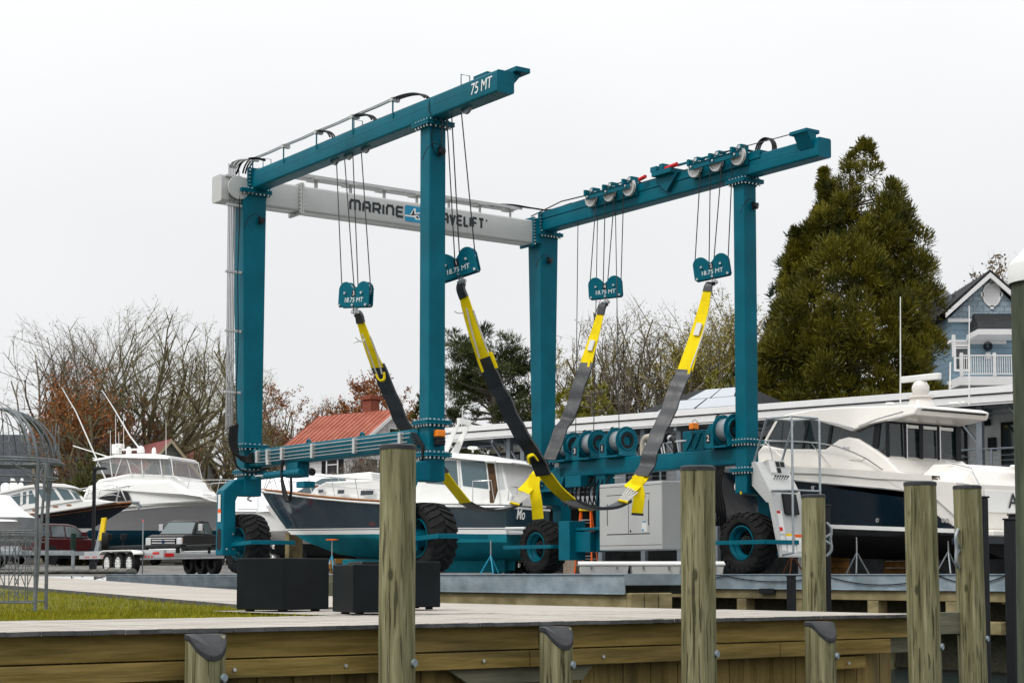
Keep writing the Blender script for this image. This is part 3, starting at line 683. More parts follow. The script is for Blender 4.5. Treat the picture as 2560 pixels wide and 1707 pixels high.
# lower frame below the right beam carrying the engine box
m = MB(); m.box((WID + .05, 5.55, .62), (WID + .4, 5.95, 2.68)); m.box((WID - .15, 5.95, .60), (WID + .45, 7.0, 1.15)) ; m.box((WID - .35, 6.6, .38), (WID + .2, 7.1, 1.45)); m.box((WID - .15, 5.45, 1.18), (WID + .3, 6.6, 1.26)); m.box((WID - .2, 6.3, 2.38), (WID + .35, 7.0, 2.68)); m.box((WID - .15, 7.4, 2.3), (WID + .5, 8.3, 2.36)); m.build('lower_frame', TEAL, lbr, .012)
p = MB(); random.seed(3)
for i in range(9):
    v = 5.4 + i * .2; p.tube(crom([(WID + .1, v, 2.66), (WID - .02, v + .1, 2.3), (WID + .02, v + .25, 1.95 - .15 * random.random()), (WID + .1, v + .5, 2.2), (WID + .2, v + .5, 2.66)], 6), .022, 6)
for i in range(5):
    v = .9 + .08 * i; p.tube(crom([(WID + .1, v, 2.66), (WID + .02, v + .05, 2.2), (WID + .1, v + .02 * i, 1.6), (WID + .2, v + .1, 1.2)], 6), .03, 6)
p.build('hydraulic_hoses', HOSE, lbr, smooth=60)
m = MB(); m.box((WID - .15, 4.6, 2.55), (WID - .01, 4.95, 2.57)); m.build('step_plate', ALU, lbr)
# engine box
eu = WID - .35
m = MB(); m.box((eu, 2.75, .62), (eu + 1.15, 5.30, 2.38)); eb = m.build('engine_box', GREYP, hoist, .03, seg=3)
m = MB(); m.box((eu - .012, 3.25, 1.05), (eu - .0, 4.06, 2.06)); m.box((eu - .012, 4.08, 1.05), (eu - .0, 4.95, 2.06)); dr = m.build('door', GREYP, eb, .006)
m = MB(); m.box((eu - .016, 4.93, 1.28), (eu - .010, 4.955, 1.85)); m.box((eu - .016, 3.25, 1.25), (eu - .010, 3.27, 1.9)); m.box((eu - .004, 2.76, 2.285), (eu + .001, 5.29, 2.295)); m.box((eu - .004, 2.76, .745), (eu + .001, 5.29, .755)); m.box((eu - .003, 3.22, 1.03), (eu, 4.98, 1.05)); m.box((eu - .003, 3.22, 2.06), (eu, 4.98, 2.08)); m.box((eu - .003, 4.06, 1.05), (eu, 4.08, 2.06)); m.build('door_seal', BLACK, eb)
b = MB(); b.cyl((eu - .03, 3.98, 1.12), (eu - .01, 3.98, 1.12), .025, 8); b.cyl((eu - .03, 3.98, 1.96), (eu - .01, 3.98, 1.96), .025, 8); b.box((eu - .018, 3.38, 1.99), (eu - .01, 3.44, 2.02)); b.build('latch', BLACK, eb)
m = MB(); m.box((eu - .016, 3.33, 1.09), (eu - .011, 3.52, 1.36)); lb = m.build('warning_label', PAPER, eb)
m = MB(); m.box((eu - .018, 3.34, 1.33), (eu - .013, 3.51, 1.36)); m.box((eu - .018, 3.45, 1.10), (eu - .013, 3.51, 1.16)); m.build('label_print', LOGOB, lb)
# ---- control console on the near right leg
cu0 = WID + .46
prof = [(-.05, 2.72), (-.05, 2.15), (-.55, 1.72), (-.62, 1.72), (-.95, .42), (-1.02, .42), (-1.02, .45), (-.70, 1.98), (-.66, 2.02), (-.2, 2.72)]
m = MB(); m.prism(prof, 'u', cu0 - .34, cu0 - .30); m.prism(prof, 'u', cu0 + .62, cu0 + .66); m.prism([(-.05, 2.70), (-.2, 2.72), (-.66, 2.02), (-.62, 2.0), (-.22, 2.66), (-.05, 2.64)], 'u', cu0 - .30, cu0 + .62)
m.prism([(-.70, 1.97), (-1.02, .45), (-.98, .43), (-.66, 1.95)], 'u', cu0 - .30, cu0 + .62); m.box((cu0 - .34, -1.04, .40), (cu0 + .66, -.94, .46)); m.prism([(-.2, 2.28), (-.5, 2.24), (-.58, 1.99), (-.3, 2.03)], 'u', cu0 - .1, cu0 + .5)
cc = m.build('control_console', GREYP, hoist, .01)
m = MB(); m.prism([(-.10, 2.72), (-.30, 2.78), (-.42, 2.40), (-.25, 2.35)], 'u', cu0 - .05, cu0 + .52); m.build('instrument_panel', GREYP, cc, .01)
m = MB()
for a, b in ((.17, .26), (.30, .39), (.17, .27)): pass
nrm = Vector((0, -.38, -.12))
def pan(u0, u1, t0, t1, off, name, m_):
    P0, P1 = Vector((0, -.30, 2.78)), Vector((0, -.42, 2.40)); n = Vector((0, -.38, .12)).normalized() * off
    q = MB(); a, b = P0.lerp(P1, t0) + n, P0.lerp(P1, t1) + n
    q.hexa([(u0, a.y, a.z), (u1, a.y, a.z), (u1, b.y, b.z), (u0, b.y, b.z)], [(u0, a.y + .01, a.z), (u1, a.y + .01, a.z), (u1, b.y + .01, b.z), (u0, b.y + .01, b.z)]); q.build(name, m_, cc)
pan(cu0 - .03, cu0 + .16, .08, .85, .012, 'warning_label', PAPER)
pan(cu0 + .20, cu0 + .32, .12, .45, .012, 'gauge', BLACK); pan(cu0 + .35, cu0 + .48, .12, .45, .012, 'gauge', BLACK); pan(cu0 + .20, cu0 + .32, .52, .85, .012, 'gauge', BLACK)
m = MB()
for i in range(6):
    a = cu0 + .0 + i * .085; m.tube([(a, -.40, 2.22), (a, -.52, 2.36)], .012, 6); m.sphere((a, -.53, 2.37), .025, 8, 6)
m.build('control_lever', BLACK, cc, smooth=40)
m = MB(); m.hexa([(cu0 + .0, -.90, 1.42), (cu0 + .45, -.90, 1.42), (cu0 + .45, -.70, 1.46), (cu0 + .0, -.70, 1.46)], [(cu0 + .0, -.78, 1.93), (cu0 + .45, -.78, 1.93), (cu0 + .45, -.62, 1.95), (cu0 + .0, -.62, 1.95)]); m.build('manual_holder', BLACK, cc, .02)
def shelf_pan(u0, u1, t0, t1, name, m_, off=.006):
    P0, P1 = Vector((0, -.70, 1.97)), Vector((0, -1.02, .45)); n = Vector((0, -1.52, .32)).normalized() * off
    q = MB(); a, b = P0.lerp(P1, t0) + n, P0.lerp(P1, t1) + n; k_ = Vector((0, .012, 0))
    q.hexa([(u0, a.y, a.z), (u1, a.y, a.z), (u1, b.y, b.z), (u0, b.y, b.z)], [(u0, a.y + .012, a.z), (u1, a.y + .012, a.z), (u1, b.y + .012, b.z), (u0, b.y + .012, b.z)]); return q.build(name, m_, cc)
shelf_pan(cu0 - .22, cu0 - .08, .30, .66, 'warning_label', PAPER); shelf_pan(cu0 - .25, cu0 - .12, .70, .93, 'warning_label', PAPER); shelf_pan(cu0 - .06, cu0 + .2, .70, .96, 'warning_label', PAPER); shelf_pan(cu0 + .24, cu0 + .56, .72, .94, 'warning_label', PAPER)
shelf_pan(cu0 - .06, cu0 + .17, .66, .70, 'warning_label', YELP); shelf_pan(cu0 + .23, cu0 + .5, .67, .715, 'warning_label', ORANGE); shelf_pan(cu0 - .24, cu0 - .13, .30, .34, 'warning_label', REDP, .009); shelf_pan(cu0 - .24, cu0 - .14, .56, .62, 'warning_label', REDP, .009)
# rail cage round the operator's place
m = MB(); ra = cu0 - .30; rb = cu0 + .62; zt = 3.74
for uu in (ra, rb):
    m.tube([(uu, -.10, 2.72), (uu, -.55, zt), (uu, -1.35, zt), (uu, -1.4, zt - .08), (uu, -1.4, .5)], .028, 8)
m.tube([(ra, -1.4, 1.98), (rb, -1.4, 1.98)], .026, 8); m.tube([(ra, -.70, 2.0), (ra, -1.4, 1.98)], .026, 8); m.tube([(ra, -1.35, zt), (rb, -1.35, zt)], .026, 8); m.tube([(ra, -.55, zt), (rb, -.55, zt)], .026, 8); m.tube([(ra, -1.4, .5), (ra, -1.0, .45)], .026, 8)
m.build('guard_rail', GALV2, cc, smooth=50)

# ================================================================== hoist blocks, their ropes, and the slings
def block_at(px, py, Y, phi, tilt, number, label, tops):
    c = at(px, py, Y)
    t = thing('hoist_block', label, 'hoist block', c, 0, 'hoist blocks hanging from the boat hoist')
    Rm = Matrix.Rotation(R(-phi), 3, 'Z') @ Matrix.Rotation(R(-tilt), 3, 'Y')
    t.rotation_euler = Rm.to_euler()
    prof = []
    for (cx_, rr_, a0, a1) in ((-.27, .20, 190, 28), (.27, .20, 152, -10)):
        for k in range(9):
            a = R(a0 + (a1 - a0) * k / 8); prof.append((cx_ + rr_ * math.cos(a), .13 + rr_ * math.sin(a)))
        if cx_ < 0: prof.append((0, .135))
    poly = [(-.43, -.27), (-.47, -.22)] + prof + [(.47, -.22), (.43, -.27)]
    for y in (-.085, .055):
        m = MB(); m.prism(poly, 'v', y, y + .03); pl = m.build('cheek_plate', TEAL, t, .012)
    for x in (-.27, .27): sheave((x, 0, .12), .17, t, (0, 1, 0), GALV2)
    b = MB()
    for x, z in ((-.25, .06), (.25, .06), (-.40, -.22), (.40, -.22), (0, -.22)): b.cyl((x, -.13, z), (x, .11, z), .03, 8)
    b.build('bolts', BOLT, t)
    m = MB(); m.box((-.055, -.089, -.03), (.055, -.0845, .125)); m.build('number_plate', BLACK, t)
    fm = lambda x, z, o=-.092: face_M((x, o, z), (1, 0, 0), (0, 0, 1))
    text(number, .145, WHITEM, 'number', t, fm(0, .048), .002); text("18.75 MT", .155, WHITEM, 'capacity_lettering', t, fm(.0, -.105, -.087), .002, .97, .1, .0)
    m = MB(); m.box((-.05, -.05, -.42), (-.02, .05, -.2)); m.box((.02, -.05, -.42), (.05, .05, -.2)); m.cyl((-.1, 0, -.37), (.1, 0, -.37), .04, 10); m.build('shackle', BOLT, t)
    Mi = Matrix.Translation(c) @ Rm.to_4x4(); Mi = Mi.inverted()
    p = MB()
    for (x, tp) in zip((-.44, -.06, .06, .44), tops): p.tube([(x, 0, .12), Mi @ Vector(tp)], .0135, 6)
    p.build('wire_rope', WIRE, t, smooth=60)
    return Vector(c) + Rm @ Vector((0, 0, -.37)), Rm
def topsL(pts): return [uv(.2, on_u(px, py, .2)[0], 9.75) for px, py in pts]
def topsR(pts): return [uv(US, on_u(px, py, US)[0], 10.1) for px, py in pts]
B3, R3 = block_at(890, 740, 39.2, 36, -4, "3", "teal hoist block marked 3 hanging by the left rear leg of the hoist", topsL(((841, 418), (861, 410), (882, 400), (903, 392))))
B1, R1 = block_at(1146, 664, 37.0, 24, 13, "1", "teal hoist block marked 1 half hidden by the near left leg", topsL(((1105, 335), (1117, 330), (1129, 322), (1153, 313))))
B4, R4 = block_at(1514, 722, 46.3, 18, 3, "4", "teal hoist block marked 4 hanging below the rear of the right beam", topsR(((1490, 520), (1513, 510), (1536, 505), (1559, 498))))
B2, R2 = block_at(1780, 671, 42.9, 22, 8, "2", "teal hoist block marked 2 hanging by the near right leg", topsR(((1751, 445), (1776, 437), (1804, 430), (1831, 423))))
# long ropes down to the winches
p = MB()
for px, v2 in ((1445, 6.9), (1494, 6.1), (1539, 5.0)):
    v, z = on_u(px, 600, WID + .1); p.tube([(WID + .1, v, 9.75), (WID + .1, v2 if abs(v2 - v) < .6 else v, 3.8)], .0125, 6)
v, z = on_u(1488, 600, WID + .1)
p.build('wire_rope', WIRE, hoist, smooth=60)

def sling_pts(pix): return [at(px, py, Y) for px, py, Y in pix]
SIDE = Vector((-.86, .5, 0)).normalized()
def strap(parent, name, pix, w, m_, t=.02, side=SIDE, n=6, wob=0.):
    if wob: n = 14
    pts = crom(sling_pts(pix) if len(pix[0]) == 3 and pix[0][0] > 200 else pix, n)
    if wob: pts = [p + Vector((0, 0, 0)) + Vector((noise.noise(p * 1.7) * wob, noise.noise(p * 1.7 + Vector((7, 7, 7))) * wob, 0)) for p in pts]
    if wob:   # soft creases across the strap
        q = []
        for i, p in enumerate(pts):
            d = (pts[min(i + 1, len(pts) - 1)] - pts[max(i - 1, 0)]).normalized(); nn = d.cross(side).normalized(); q.append(p + nn * (wob * 1.1 * noise.noise(p * 2.6 + Vector((3, 1, 9)))))
        pts = q
    ww = w
    if isinstance(w, tuple): ww = [w[0] + (w[1] - w[0]) * i / (len(pts) - 1) for i in range(len(pts))]
    m = MB(); m.ribbon(pts, ww, t, side=side); return m.build(name, m_, parent, smooth=50)
def pix_of(P):
    d = P - Vector((0, 0, EYE)); c, s = math.cos(PITCH), math.sin(PITCH); dep = d.y * c + d.z * s; h = d.z * c - d.y * s
    return PX0 + d.x / dep * FPX, PY0 - h / dep * FPX
s1 = thing('lifting_sling', 'near yellow and black boat sling hanging between blocks 1 and 2', 'lifting sling', at(1510, 1272, 40.2), 0, 'slings of the boat hoist')
def kid(o, par):  # keep world placement
    o.parent = par; o.matrix_parent_inverse = Matrix.Translation(-par.location); return o
b1 = pix_of(B1); b2 = pix_of(B2); b3 = pix_of(B3); b4 = pix_of(B4)
K = []
def st(par, *a, **k): kid(strap(None, *a, **k), par)
ds = Vector((-.95, .3, 0))
st(s1, 'webbing_eye', [(b1[0], b1[1] + 2, 37.0), (1152, 722, 37.0), (1160, 745, 37.0)], (.17, .20), SLEEVE, t=.09)
st(s1, 'webbing', [(1160, 743, 37.0), (1172, 785, 37.05), (1190, 840, 37.1), (1212, 900, 37.2)], (.22, .36), YELW, t=.03)
m = MB()
def curve3(pix, n=8): return crom(sling_pts(pix), n)
st(s1, 'edge_cord', [(1166, 770, 36.95), (1180, 830, 37.), (1199, 895, 37.1)], .03, CORD, t=.02); st(s1, 'edge_cord', [(1183, 775, 36.95), (1204, 835, 37.), (1226, 895, 37.1)], .03, CORD, t=.02)
st(s1, 'webbing_loop', [(1225, 880, 37.05), (1240, 920, 37.1)], .10, YELW, t=.03); st(s1, 'webbing_loop', [(1194, 895, 37.1), (1207, 930, 37.15)], .05, YELW, t=.03)
st(s1, 'sleeve', [(1211, 895, 37.2), (1235, 955, 37.3), (1275, 1035, 37.6), (1318, 1110, 37.9), (1362, 1186, 38.3)], .38, SLEEVE, t=.06, wob=.05)
st(s1, 'webbing', [(1362, 1184, 38.33), (1390, 1220, 38.7), (1424, 1250, 39.1)], .36, YELW, t=.03)
st(s1, 'bottom_pad', [(1420, 1247, 39.1), (1450, 1262, 39.5), (1490, 1271, 40.0), (1530, 1268, 40.5), (1562, 1254, 40.9)], .42, SLEEVE, t=.07, side=Vector((-.62, .78, .0)))
m = MB()
for i in range(5):
    a = at(1548 + i * 4.5, 1250 + i * 1.0, 40.9 - .12 * i); b = at(1572 + i * 5.5, 1216 + i * 3.5, 41.2 - .12 * i); m.tube([a, b], .017, 6)
    if i < 4: m.tube([at(1548 + i * 4.5, 1250 + i, 40.88 - .12 * i), at(1577 + i * 5.5, 1219 + i * 3.5, 41.1 - .12 * i)], .012, 5)
kid(m.build('lacing', CORD, None, smooth=60), s1)
m = MB()
for i in range(5): m.tube([at(1546 + i * 4.5, 1249 + i, 40.86 - .12 * i), at(1551 + i * 4.5, 1252 + i, 40.84 - .12 * i)], .03, 6)
kid(m.build('lacing_eyelet', YELW, None, smooth=60), s1)
st(s1, 'webbing', [(1574, 1222, 41.15), (1594, 1204, 41.3), (1608, 1186, 41.5)], (.36, .34), YELW, t=.03, side=Vector((-.75, .5, .4)))
st(s1, 'webbing_tail', [(1596, 1190, 41.25), (1592, 1212, 41.2), (1597, 1240, 41.15), (1594, 1286, 41.15)], .28, YELW, t=.03, wob=.02, side=Vector((-.95, .3, 0)))
st(s1, 'tail_binding', [(1594, 1282, 41.14), (1593.6, 1288, 41.14)], .285, SLEEVE, t=.036, side=Vector((-.95, .3, 0)))
st(s1, 'sleeve', [(1604, 1190, 41.4), (1625, 1135, 41.7), (1650, 1075, 42.0), (1680, 1000, 42.3), (1712, 925, 42.6)], .42, SLEEVE, t=.05, wob=.06)
st(s1, 'webbing', [(1712, 928, 42.6), (1735, 855, 42.7), (1758, 775, 42.8), (1768, 727, 42.85)], (.42, .22), YELW, t=.03)
st(s1, 'webbing_loop', [(1725, 918, 42.5), (1718, 955, 42.45)], .07, YELW, t=.03)
st(s1, 'webbing_label', [(1740, 838, 42.66), (1749, 808, 42.68)], .15, PAPER, t=.045)
st(s1, 'webbing_eye', [(1768, 729, 42.85), (1773, 712, 42.88), (b2[0], b2[1] + 2, 42.9)], (.22, .18), SLEEVE, t=.09)
st(s1, 'edge_cord', [(1724, 925, 42.5), (1752, 850, 42.6), (1776, 770, 42.7)], .03, CORD, t=.02)
st(s1, 'sleeve_tie', [(1322, 1156, 37.9), (1322, 1142, 37.75), (1334, 1137, 37.7), (1344, 1150, 37.75)], .13, YELW, t=.03, side=Vector((-.3, .9, .3)))
s2 = thing('lifting_sling', 'farther yellow and black boat sling hanging between blocks 3 and 4', 'lifting sling', at(1230, 1278, 43.5), 0, 'slings of the boat hoist')
st(s2, 'webbing_eye', [(b3[0] + 4, b3[1] + 2, 39.3), (898, 790, 39.3), (902, 808, 39.35)], (.18, .2), SLEEVE, t=.09)
st(s2, 'webbing', [(902, 806, 39.35), (915, 845, 39.5), (930, 885, 39.7), (944, 918, 39.9)], (.2, .34), YELW, t=.03)
st(s2, 'edge_cord', [(905, 835, 39.3), (920, 875, 39.5), (935, 917, 39.7), (948, 950, 39.9)], .03, CORD, t=.02); st(s2, 'edge_cord', [(925, 840, 39.3), (942, 885, 39.5), (955, 935, 39.7)], .03, CORD, t=.02)
m = MB(); m.tube(curve3([(913, 848, 39.3), (903, 855, 39.25), (888, 843, 39.2)]), .012, 5); m.tube(curve3([(911, 850, 39.3), (898, 853, 39.25), (884, 857, 39.2)]), .012, 5); m.tube(curve3([(1160, 782, 36.9), (1146, 783, 36.9), (1136, 778, 36.9)]), .012, 5); kid(m.build('cord_end', CORD, None, smooth=60), s2)
st(s2, 'sleeve', [(944, 912, 39.9), (965, 965, 40.2), (990, 1020, 40.6), (1015, 1070, 40.9), (1060, 1130, 41.4), (1105, 1180, 41.9)], .38, SLEEVE, t=.06, wob=.04)
st(s2, 'webbing_loop', [(940, 935, 39.75), (948, 950, 39.75), (960, 948, 39.75), (960, 930, 39.75)], .08, YELW, t=.03, side=Vector((.3, .9, -.3)))
st(s2, 'webbing', [(1098, 1172, 41.9), (1130, 1214, 42.2), (1164, 1256, 42.7)], .32, YELW, t=.03)
st(s2, 'bottom_pad', [(1162, 1255, 42.7), (1190, 1269, 43.1), (1225, 1277, 43.6), (1262, 1272, 44.1), (1292, 1260, 44.5)], .38, SLEEVE, t=.07, side=Vector((-.62, .78, .0)))
m = MB()
for i in range(6):
    m.tube([at(1278 + i * 3.6, 1256 + i * .8, 44.5 - .12 * i), at(1304 + i * 4.2, 1226 + i * 2.2, 44.8 - .12 * i)], .016, 6)
    if i < 5: m.tube([at(1278 + i * 3.6, 1256 + i * .8, 44.48 - .12 * i), at(1308 + i * 4.2, 1228 + i * 2.2, 44.7 - .12 * i)], .012, 5)
kid(m.build('lacing', CORD, None, smooth=60), s2)
m = MB()
for i in range(6): m.tube([at(1275 + i * 3.6, 1255 + i * .8, 44.46 - .12 * i), at(1280 + i * 3.6, 1258 + i * .8, 44.44 - .12 * i)], .028, 6)
kid(m.build('lacing_eyelet', YELW, None, smooth=60), s2)
st(s2, 'webbing', [(1308, 1230, 44.7), (1330, 1206, 44.9), (1348, 1180, 45.1)], (.36, .34), YELW, t=.03, side=Vector((-.75, .5, .4)))
st(s2, 'webbing_tail', [(1336, 1185, 44.8), (1335, 1215, 44.75), (1341, 1250, 44.7), (1346, 1300, 44.7)], .30, YELW, t=.03, wob=.02, side=Vector((-.95, .3, 0)))
st(s2, 'tail_binding', [(1346, 1297, 44.69), (1346.6, 1303, 44.69)], .305, SLEEVE, t=.036, side=Vector((-.95, .3, 0)))
st(s2, 'sleeve', [(1372, 1150, 45.2), (1395, 1098, 45.4), (1420, 1038, 45.7), (1446, 975, 45.9), (1466, 908, 46.1)], .40, SLEEVE, t=.05, wob=.06)
st(s2, 'webbing', [(1465, 910, 46.1), (1478, 865, 46.15), (1493, 815, 46.2), (1501, 785, 46.25)], (.36, .2), YELW, t=.03)
st(s2, 'webbing_label', [(1474, 876, 46.08), (1482, 850, 46.1)], .14, PAPER, t=.045)
st(s2, 'webbing_loop', [(1474, 900, 46.0), (1469, 930, 45.95)], .07, YELW, t=.03)
st(s2, 'webbing_eye', [(1501, 787, 46.25), (1507, 765, 46.28), (b4[0], b4[1] + 2, 46.3)], (.2, .18), SLEEVE, t=.09)
# ================================================================== setting: yard, deck, water
GRAVEL = mat('gravel_yard', (.11, .105, .10), .9, c2=(.20, .195, .185), scale=1.2, dirt=(.07, .07, .065), dirt_amt=.8, bump=.5, bscale=30, bdist=.03)
CONC = mat('pale_concrete', (.46, .44, .40), .85, c2=(.58, .56, .52), scale=.9, dirt=(.34, .32, .29), dirt_amt=.6, bump=.15, bscale=25)
DECK = mat('weathered_deck', (.31, .285, .25), .8, c2=(.50, .465, .42), scale=1.6, stretch=(.6, 6, 6), dirt=(.20, .185, .165), dirt_amt=.7, bump=.4, bscale=12)
DECKE = mat('deck_board_ends', (.055, .055, .056), .8, c2=(.13, .13, .13), scale=6)
PLANK = mat('treated_plank', (.15, .108, .026), .75, c2=(.34, .245, .08), scale=1.6, stretch=(.7, 5, 9), dirt=(.06, .05, .026), dirt_amt=.75, bump=.3, bscale=6)
PLANKV = mat('treated_sheet_pile', (.15, .105, .03), .8, c2=(.33, .24, .09), scale=1.8, stretch=(5, 5, .5), dirt=(.075, .072, .05), dirt_amt=.7, bump=.3, bscale=6)
PLANKG = mat('green_grey_plank', (.10, .105, .075), .8, c2=(.2, .19, .13), scale=2, stretch=(.7, 5, 8), bump=.3)
PILE = mat('weathered_pile', (.085, .082, .034), .82, c2=(.265, .25, .14), scale=5.5, stretch=(2.4, 2.4, .16), dirt=(.045, .05, .02), dirt_amt=.9, bump=.6, bscale=7, bdist=.02, detail=9)
def pile_extra(m):
    t = m.node_tree; b = t.nodes['Principled BSDF']; tcn = t.nodes.new('ShaderNodeTexCoord')
    mp = t.nodes.new('ShaderNodeMapping'); mp.inputs['Scale'].default_value = (8, 8, .40); t.links.new(tcn.outputs['Object'], mp.inputs[0])
    v = t.nodes.new('ShaderNodeTexNoise'); v.inputs['Scale'].default_value = 3.5; v.inputs['Detail'].default_value = 10; v.inputs['Distortion'].default_value = .7
    t.links.new(mp.outputs[0], v.inputs['Vector'])
    r = t.nodes.new('ShaderNodeValToRGB'); r.color_ramp.elements[0].position = .53; r.color_ramp.elements[1].position = .68; t.links.new(v.outputs['Fac'], r.inputs[0])
    mxn = t.nodes.new('ShaderNodeMixRGB'); mxn.inputs[2].default_value = (.45, .42, .27, 1)
    src = b.inputs['Base Color'].links[0].from_socket
    mu = t.nodes.new('ShaderNodeMath'); mu.operation = 'MULTIPLY'; mu.inputs[1].default_value = .38; t.links.new(r.outputs[0], mu.inputs[0])
    t.links.new(mu.outputs[0], mxn.inputs[0]); t.links.new(src, mxn.inputs[1]); t.links.new(mxn.outputs[0], b.inputs['Base Color'])
    # drying cracks and knots
    mp3 = t.nodes.new('ShaderNodeMapping'); mp3.inputs['Scale'].default_value = (13, 13, .55); t.links.new(tcn.outputs['Object'], mp3.inputs[0])
    ck = t.nodes.new('ShaderNodeTexNoise'); ck.inputs['Scale'].default_value = 3.; ck.inputs['Detail'].default_value = 6; ck.inputs['Distortion'].default_value = .5; t.links.new(mp3.outputs[0], ck.inputs['Vector'])
    r3 = t.nodes.new('ShaderNodeValToRGB'); r3.color_ramp.elements[0].position = .36; r3.color_ramp.elements[0].color = (1, 1, 1, 1); r3.color_ramp.elements[1].position = .42; r3.color_ramp.elements[1].color = (0, 0, 0, 1); t.links.new(ck.outputs['Fac'], r3.inputs[0])
    mp4 = t.nodes.new('ShaderNodeMapping'); mp4.inputs['Scale'].default_value = (5, 5, 2.2); t.links.new(tcn.outputs['Object'], mp4.inputs[0])
    vo = t.nodes.new('ShaderNodeTexVoronoi'); vo.inputs['Scale'].default_value = 1.; t.links.new(mp4.outputs[0], vo.inputs['Vector'])
    r4 = t.nodes.new('ShaderNodeValToRGB'); r4.color_ramp.elements[0].position = .09; r4.color_ramp.elements[0].color = (1, 1, 1, 1); r4.color_ramp.elements[1].position = .17; r4.color_ramp.elements[1].color = (0, 0, 0, 1); t.links.new(vo.outputs['Distance'], r4.inputs[0])
    mxa = t.nodes.new('ShaderNodeMath'); mxa.operation = 'MAXIMUM'; t.links.new(r3.outputs[0], mxa.inputs[0]); t.links.new(r4.outputs[0], mxa.inputs[1])
    mc = t.nodes.new('ShaderNodeMath'); mc.operation = 'MULTIPLY'; mc.inputs[1].default_value = .8; t.links.new(mxa.outputs[0], mc.inputs[0])
    m3 = t.nodes.new('ShaderNodeMixRGB'); m3.inputs[2].default_value = (.028, .027, .012, 1); t.links.new(mc.outputs[0], m3.inputs[0]); t.links.new(mxn.outputs[0], m3.inputs[1]); mxn = m3
    bq = t.nodes.new('ShaderNodeBump'); bq.inputs['Strength'].default_value = .7; bq.inputs['Distance'].default_value = .012; bq.invert = True; t.links.new(mxa.outputs[0], bq.inputs['Height']); t.links.new(b.inputs['Normal'].links[0].from_socket, bq.inputs['Normal']); t.links.new(bq.outputs[0], b.inputs['Normal'])
    # rust blots
    w = t.nodes.new('ShaderNodeTexNoise'); w.inputs['Scale'].default_value = 2.3; t.links.new(tcn.outputs['Object'], w.inputs['Vector'])
    r2 = t.nodes.new('ShaderNodeValToRGB'); r2.color_ramp.elements[0].position = .66; r2.color_ramp.elements[1].position = .78; t.links.new(w.outputs['Fac'], r2.inputs[0])
    m2 = t.nodes.new('ShaderNodeMixRGB'); m2.inputs[2].default_value = (.22, .10, .02, 1); t.links.new(r2.outputs[0], m2.inputs[0]); t.links.new(mxn.outputs[0], m2.inputs[1]); t.links.new(m2.outputs[0], b.inputs['Base Color'])
pile_extra(PILE)
TIMB = mat('cribbing_timber', (.16, .13, .06), .85, c2=(.32, .27, .15), scale=2, stretch=(1, 1, 2), dirt=(.09, .08, .05), dirt_amt=.7, bump=.3)
RUBCAP = mat('black_pile_cap', (.028, .03, .033), .55, c2=(.05, .052, .056), scale=6, bump=.2)
WATER = mat('dark_water', (.012, .018, .018), .25, bump=.6, bscale=2.5, spec=.12)
GRASSM = mat('grass_blade', (.11, .125, .003), .6, c2=(.30, .27, .010), scale=1.6, var=.3)
SOIL = mat('lawn_soil', (.07, .08, .006), .9, c2=(.13, .12, .01), scale=3)
def rampz(v): return min(-.05, -.47 + .0235 * min(max(v + 7, 0), 20))
def sheet(name, us, vs, zf, m, kind='structure'):
    b = MB(); n = len(vs)
    b.v = [uv(u, v, zf(u, v)) for u in us for v in vs]
    b.f = [(i * n + j, (i + 1) * n + j, (i + 1) * n + j + 1, i * n + j + 1) for i in range(len(us) - 1) for j in range(n - 1)]
    o = b.build(name, m, smooth=60); return tag(o, kind=kind)
def lin(a, b, n): return [a + (b - a) * i / n for i in range(n + 1)]
US_ = [-900, -500, -250, -140] + lin(-90, 90, 60) + [140, 250, 500, 900]
def land(u, v):
    p = uv(u, v); return gz(p.x, p.y) - .055
sheet('ground', US_, [14.5, 17, 20, 24] + lin(28, 140, 28) + [200, 300, 500, 900, 1400], land, GRAVEL)
sheet('ground', [-4.4, -2.5, -.9], [-1.2, 2, 6, 9.5], land, GRAVEL)
sheet('ground', [-4.4, -1.0, 0, 4, 8, 10.2], [9.5, 12, 14.5], land, GRAVEL)
sheet('ground', [10.2, 13, 16, 20, 30, 45, 70, 100, 160], [-1.2, 2, 6, 10, 14.5], land, GRAVEL)
sheet('ground', [10.1, 13, 18, 30, 60, 160], [-7.6, -4, -1.2], land, GRAVEL)
sheet('ground', [-160, -90, -60, -40, -30, -24], [-13.9, -7, 0, 7, 13.2, 14.5], lambda u, v: rampz(v) - .03, GRAVEL)
sheet('lawn', [-24, -18, -14, -11, -9.2, -8.0], [-13.9] + lin(-12, 13, 12), lambda u, v: rampz(v) - .055, SOIL)
b = MB()
sheet('path', [-8.0, -6.5, -4.5], [-13.9] + lin(-7, 13, 10), lambda u, v: rampz(v), DECK)
sheet('path', [-26, -20, -14, -8, -4.4], [11.2, 14.6], lambda u, v: -.046, CONC)
m = MB()
for (v0, v1) in [(-10.9, -7)] + [(-7 + 2.5 * i, -4.5 + 2.5 * i) for i in range(8)]:
    m.hexa([uv(-8.03, v0, rampz(v0) - .2), uv(-8.0, v0, rampz(v0) - .2), uv(-8.0, v1, rampz(v1) - .2), uv(-8.03, v1, rampz(v1) - .2)], [uv(-8.03, v0, rampz(v0) + .012), uv(-8.0, v0, rampz(v0) + .012), uv(-8.0, v1, rampz(v1) + .012), uv(-8.03, v1, rampz(v1) + .012)])
    if v0 < -9: pass
tag(m.build('kerb', DECKE), kind='structure')
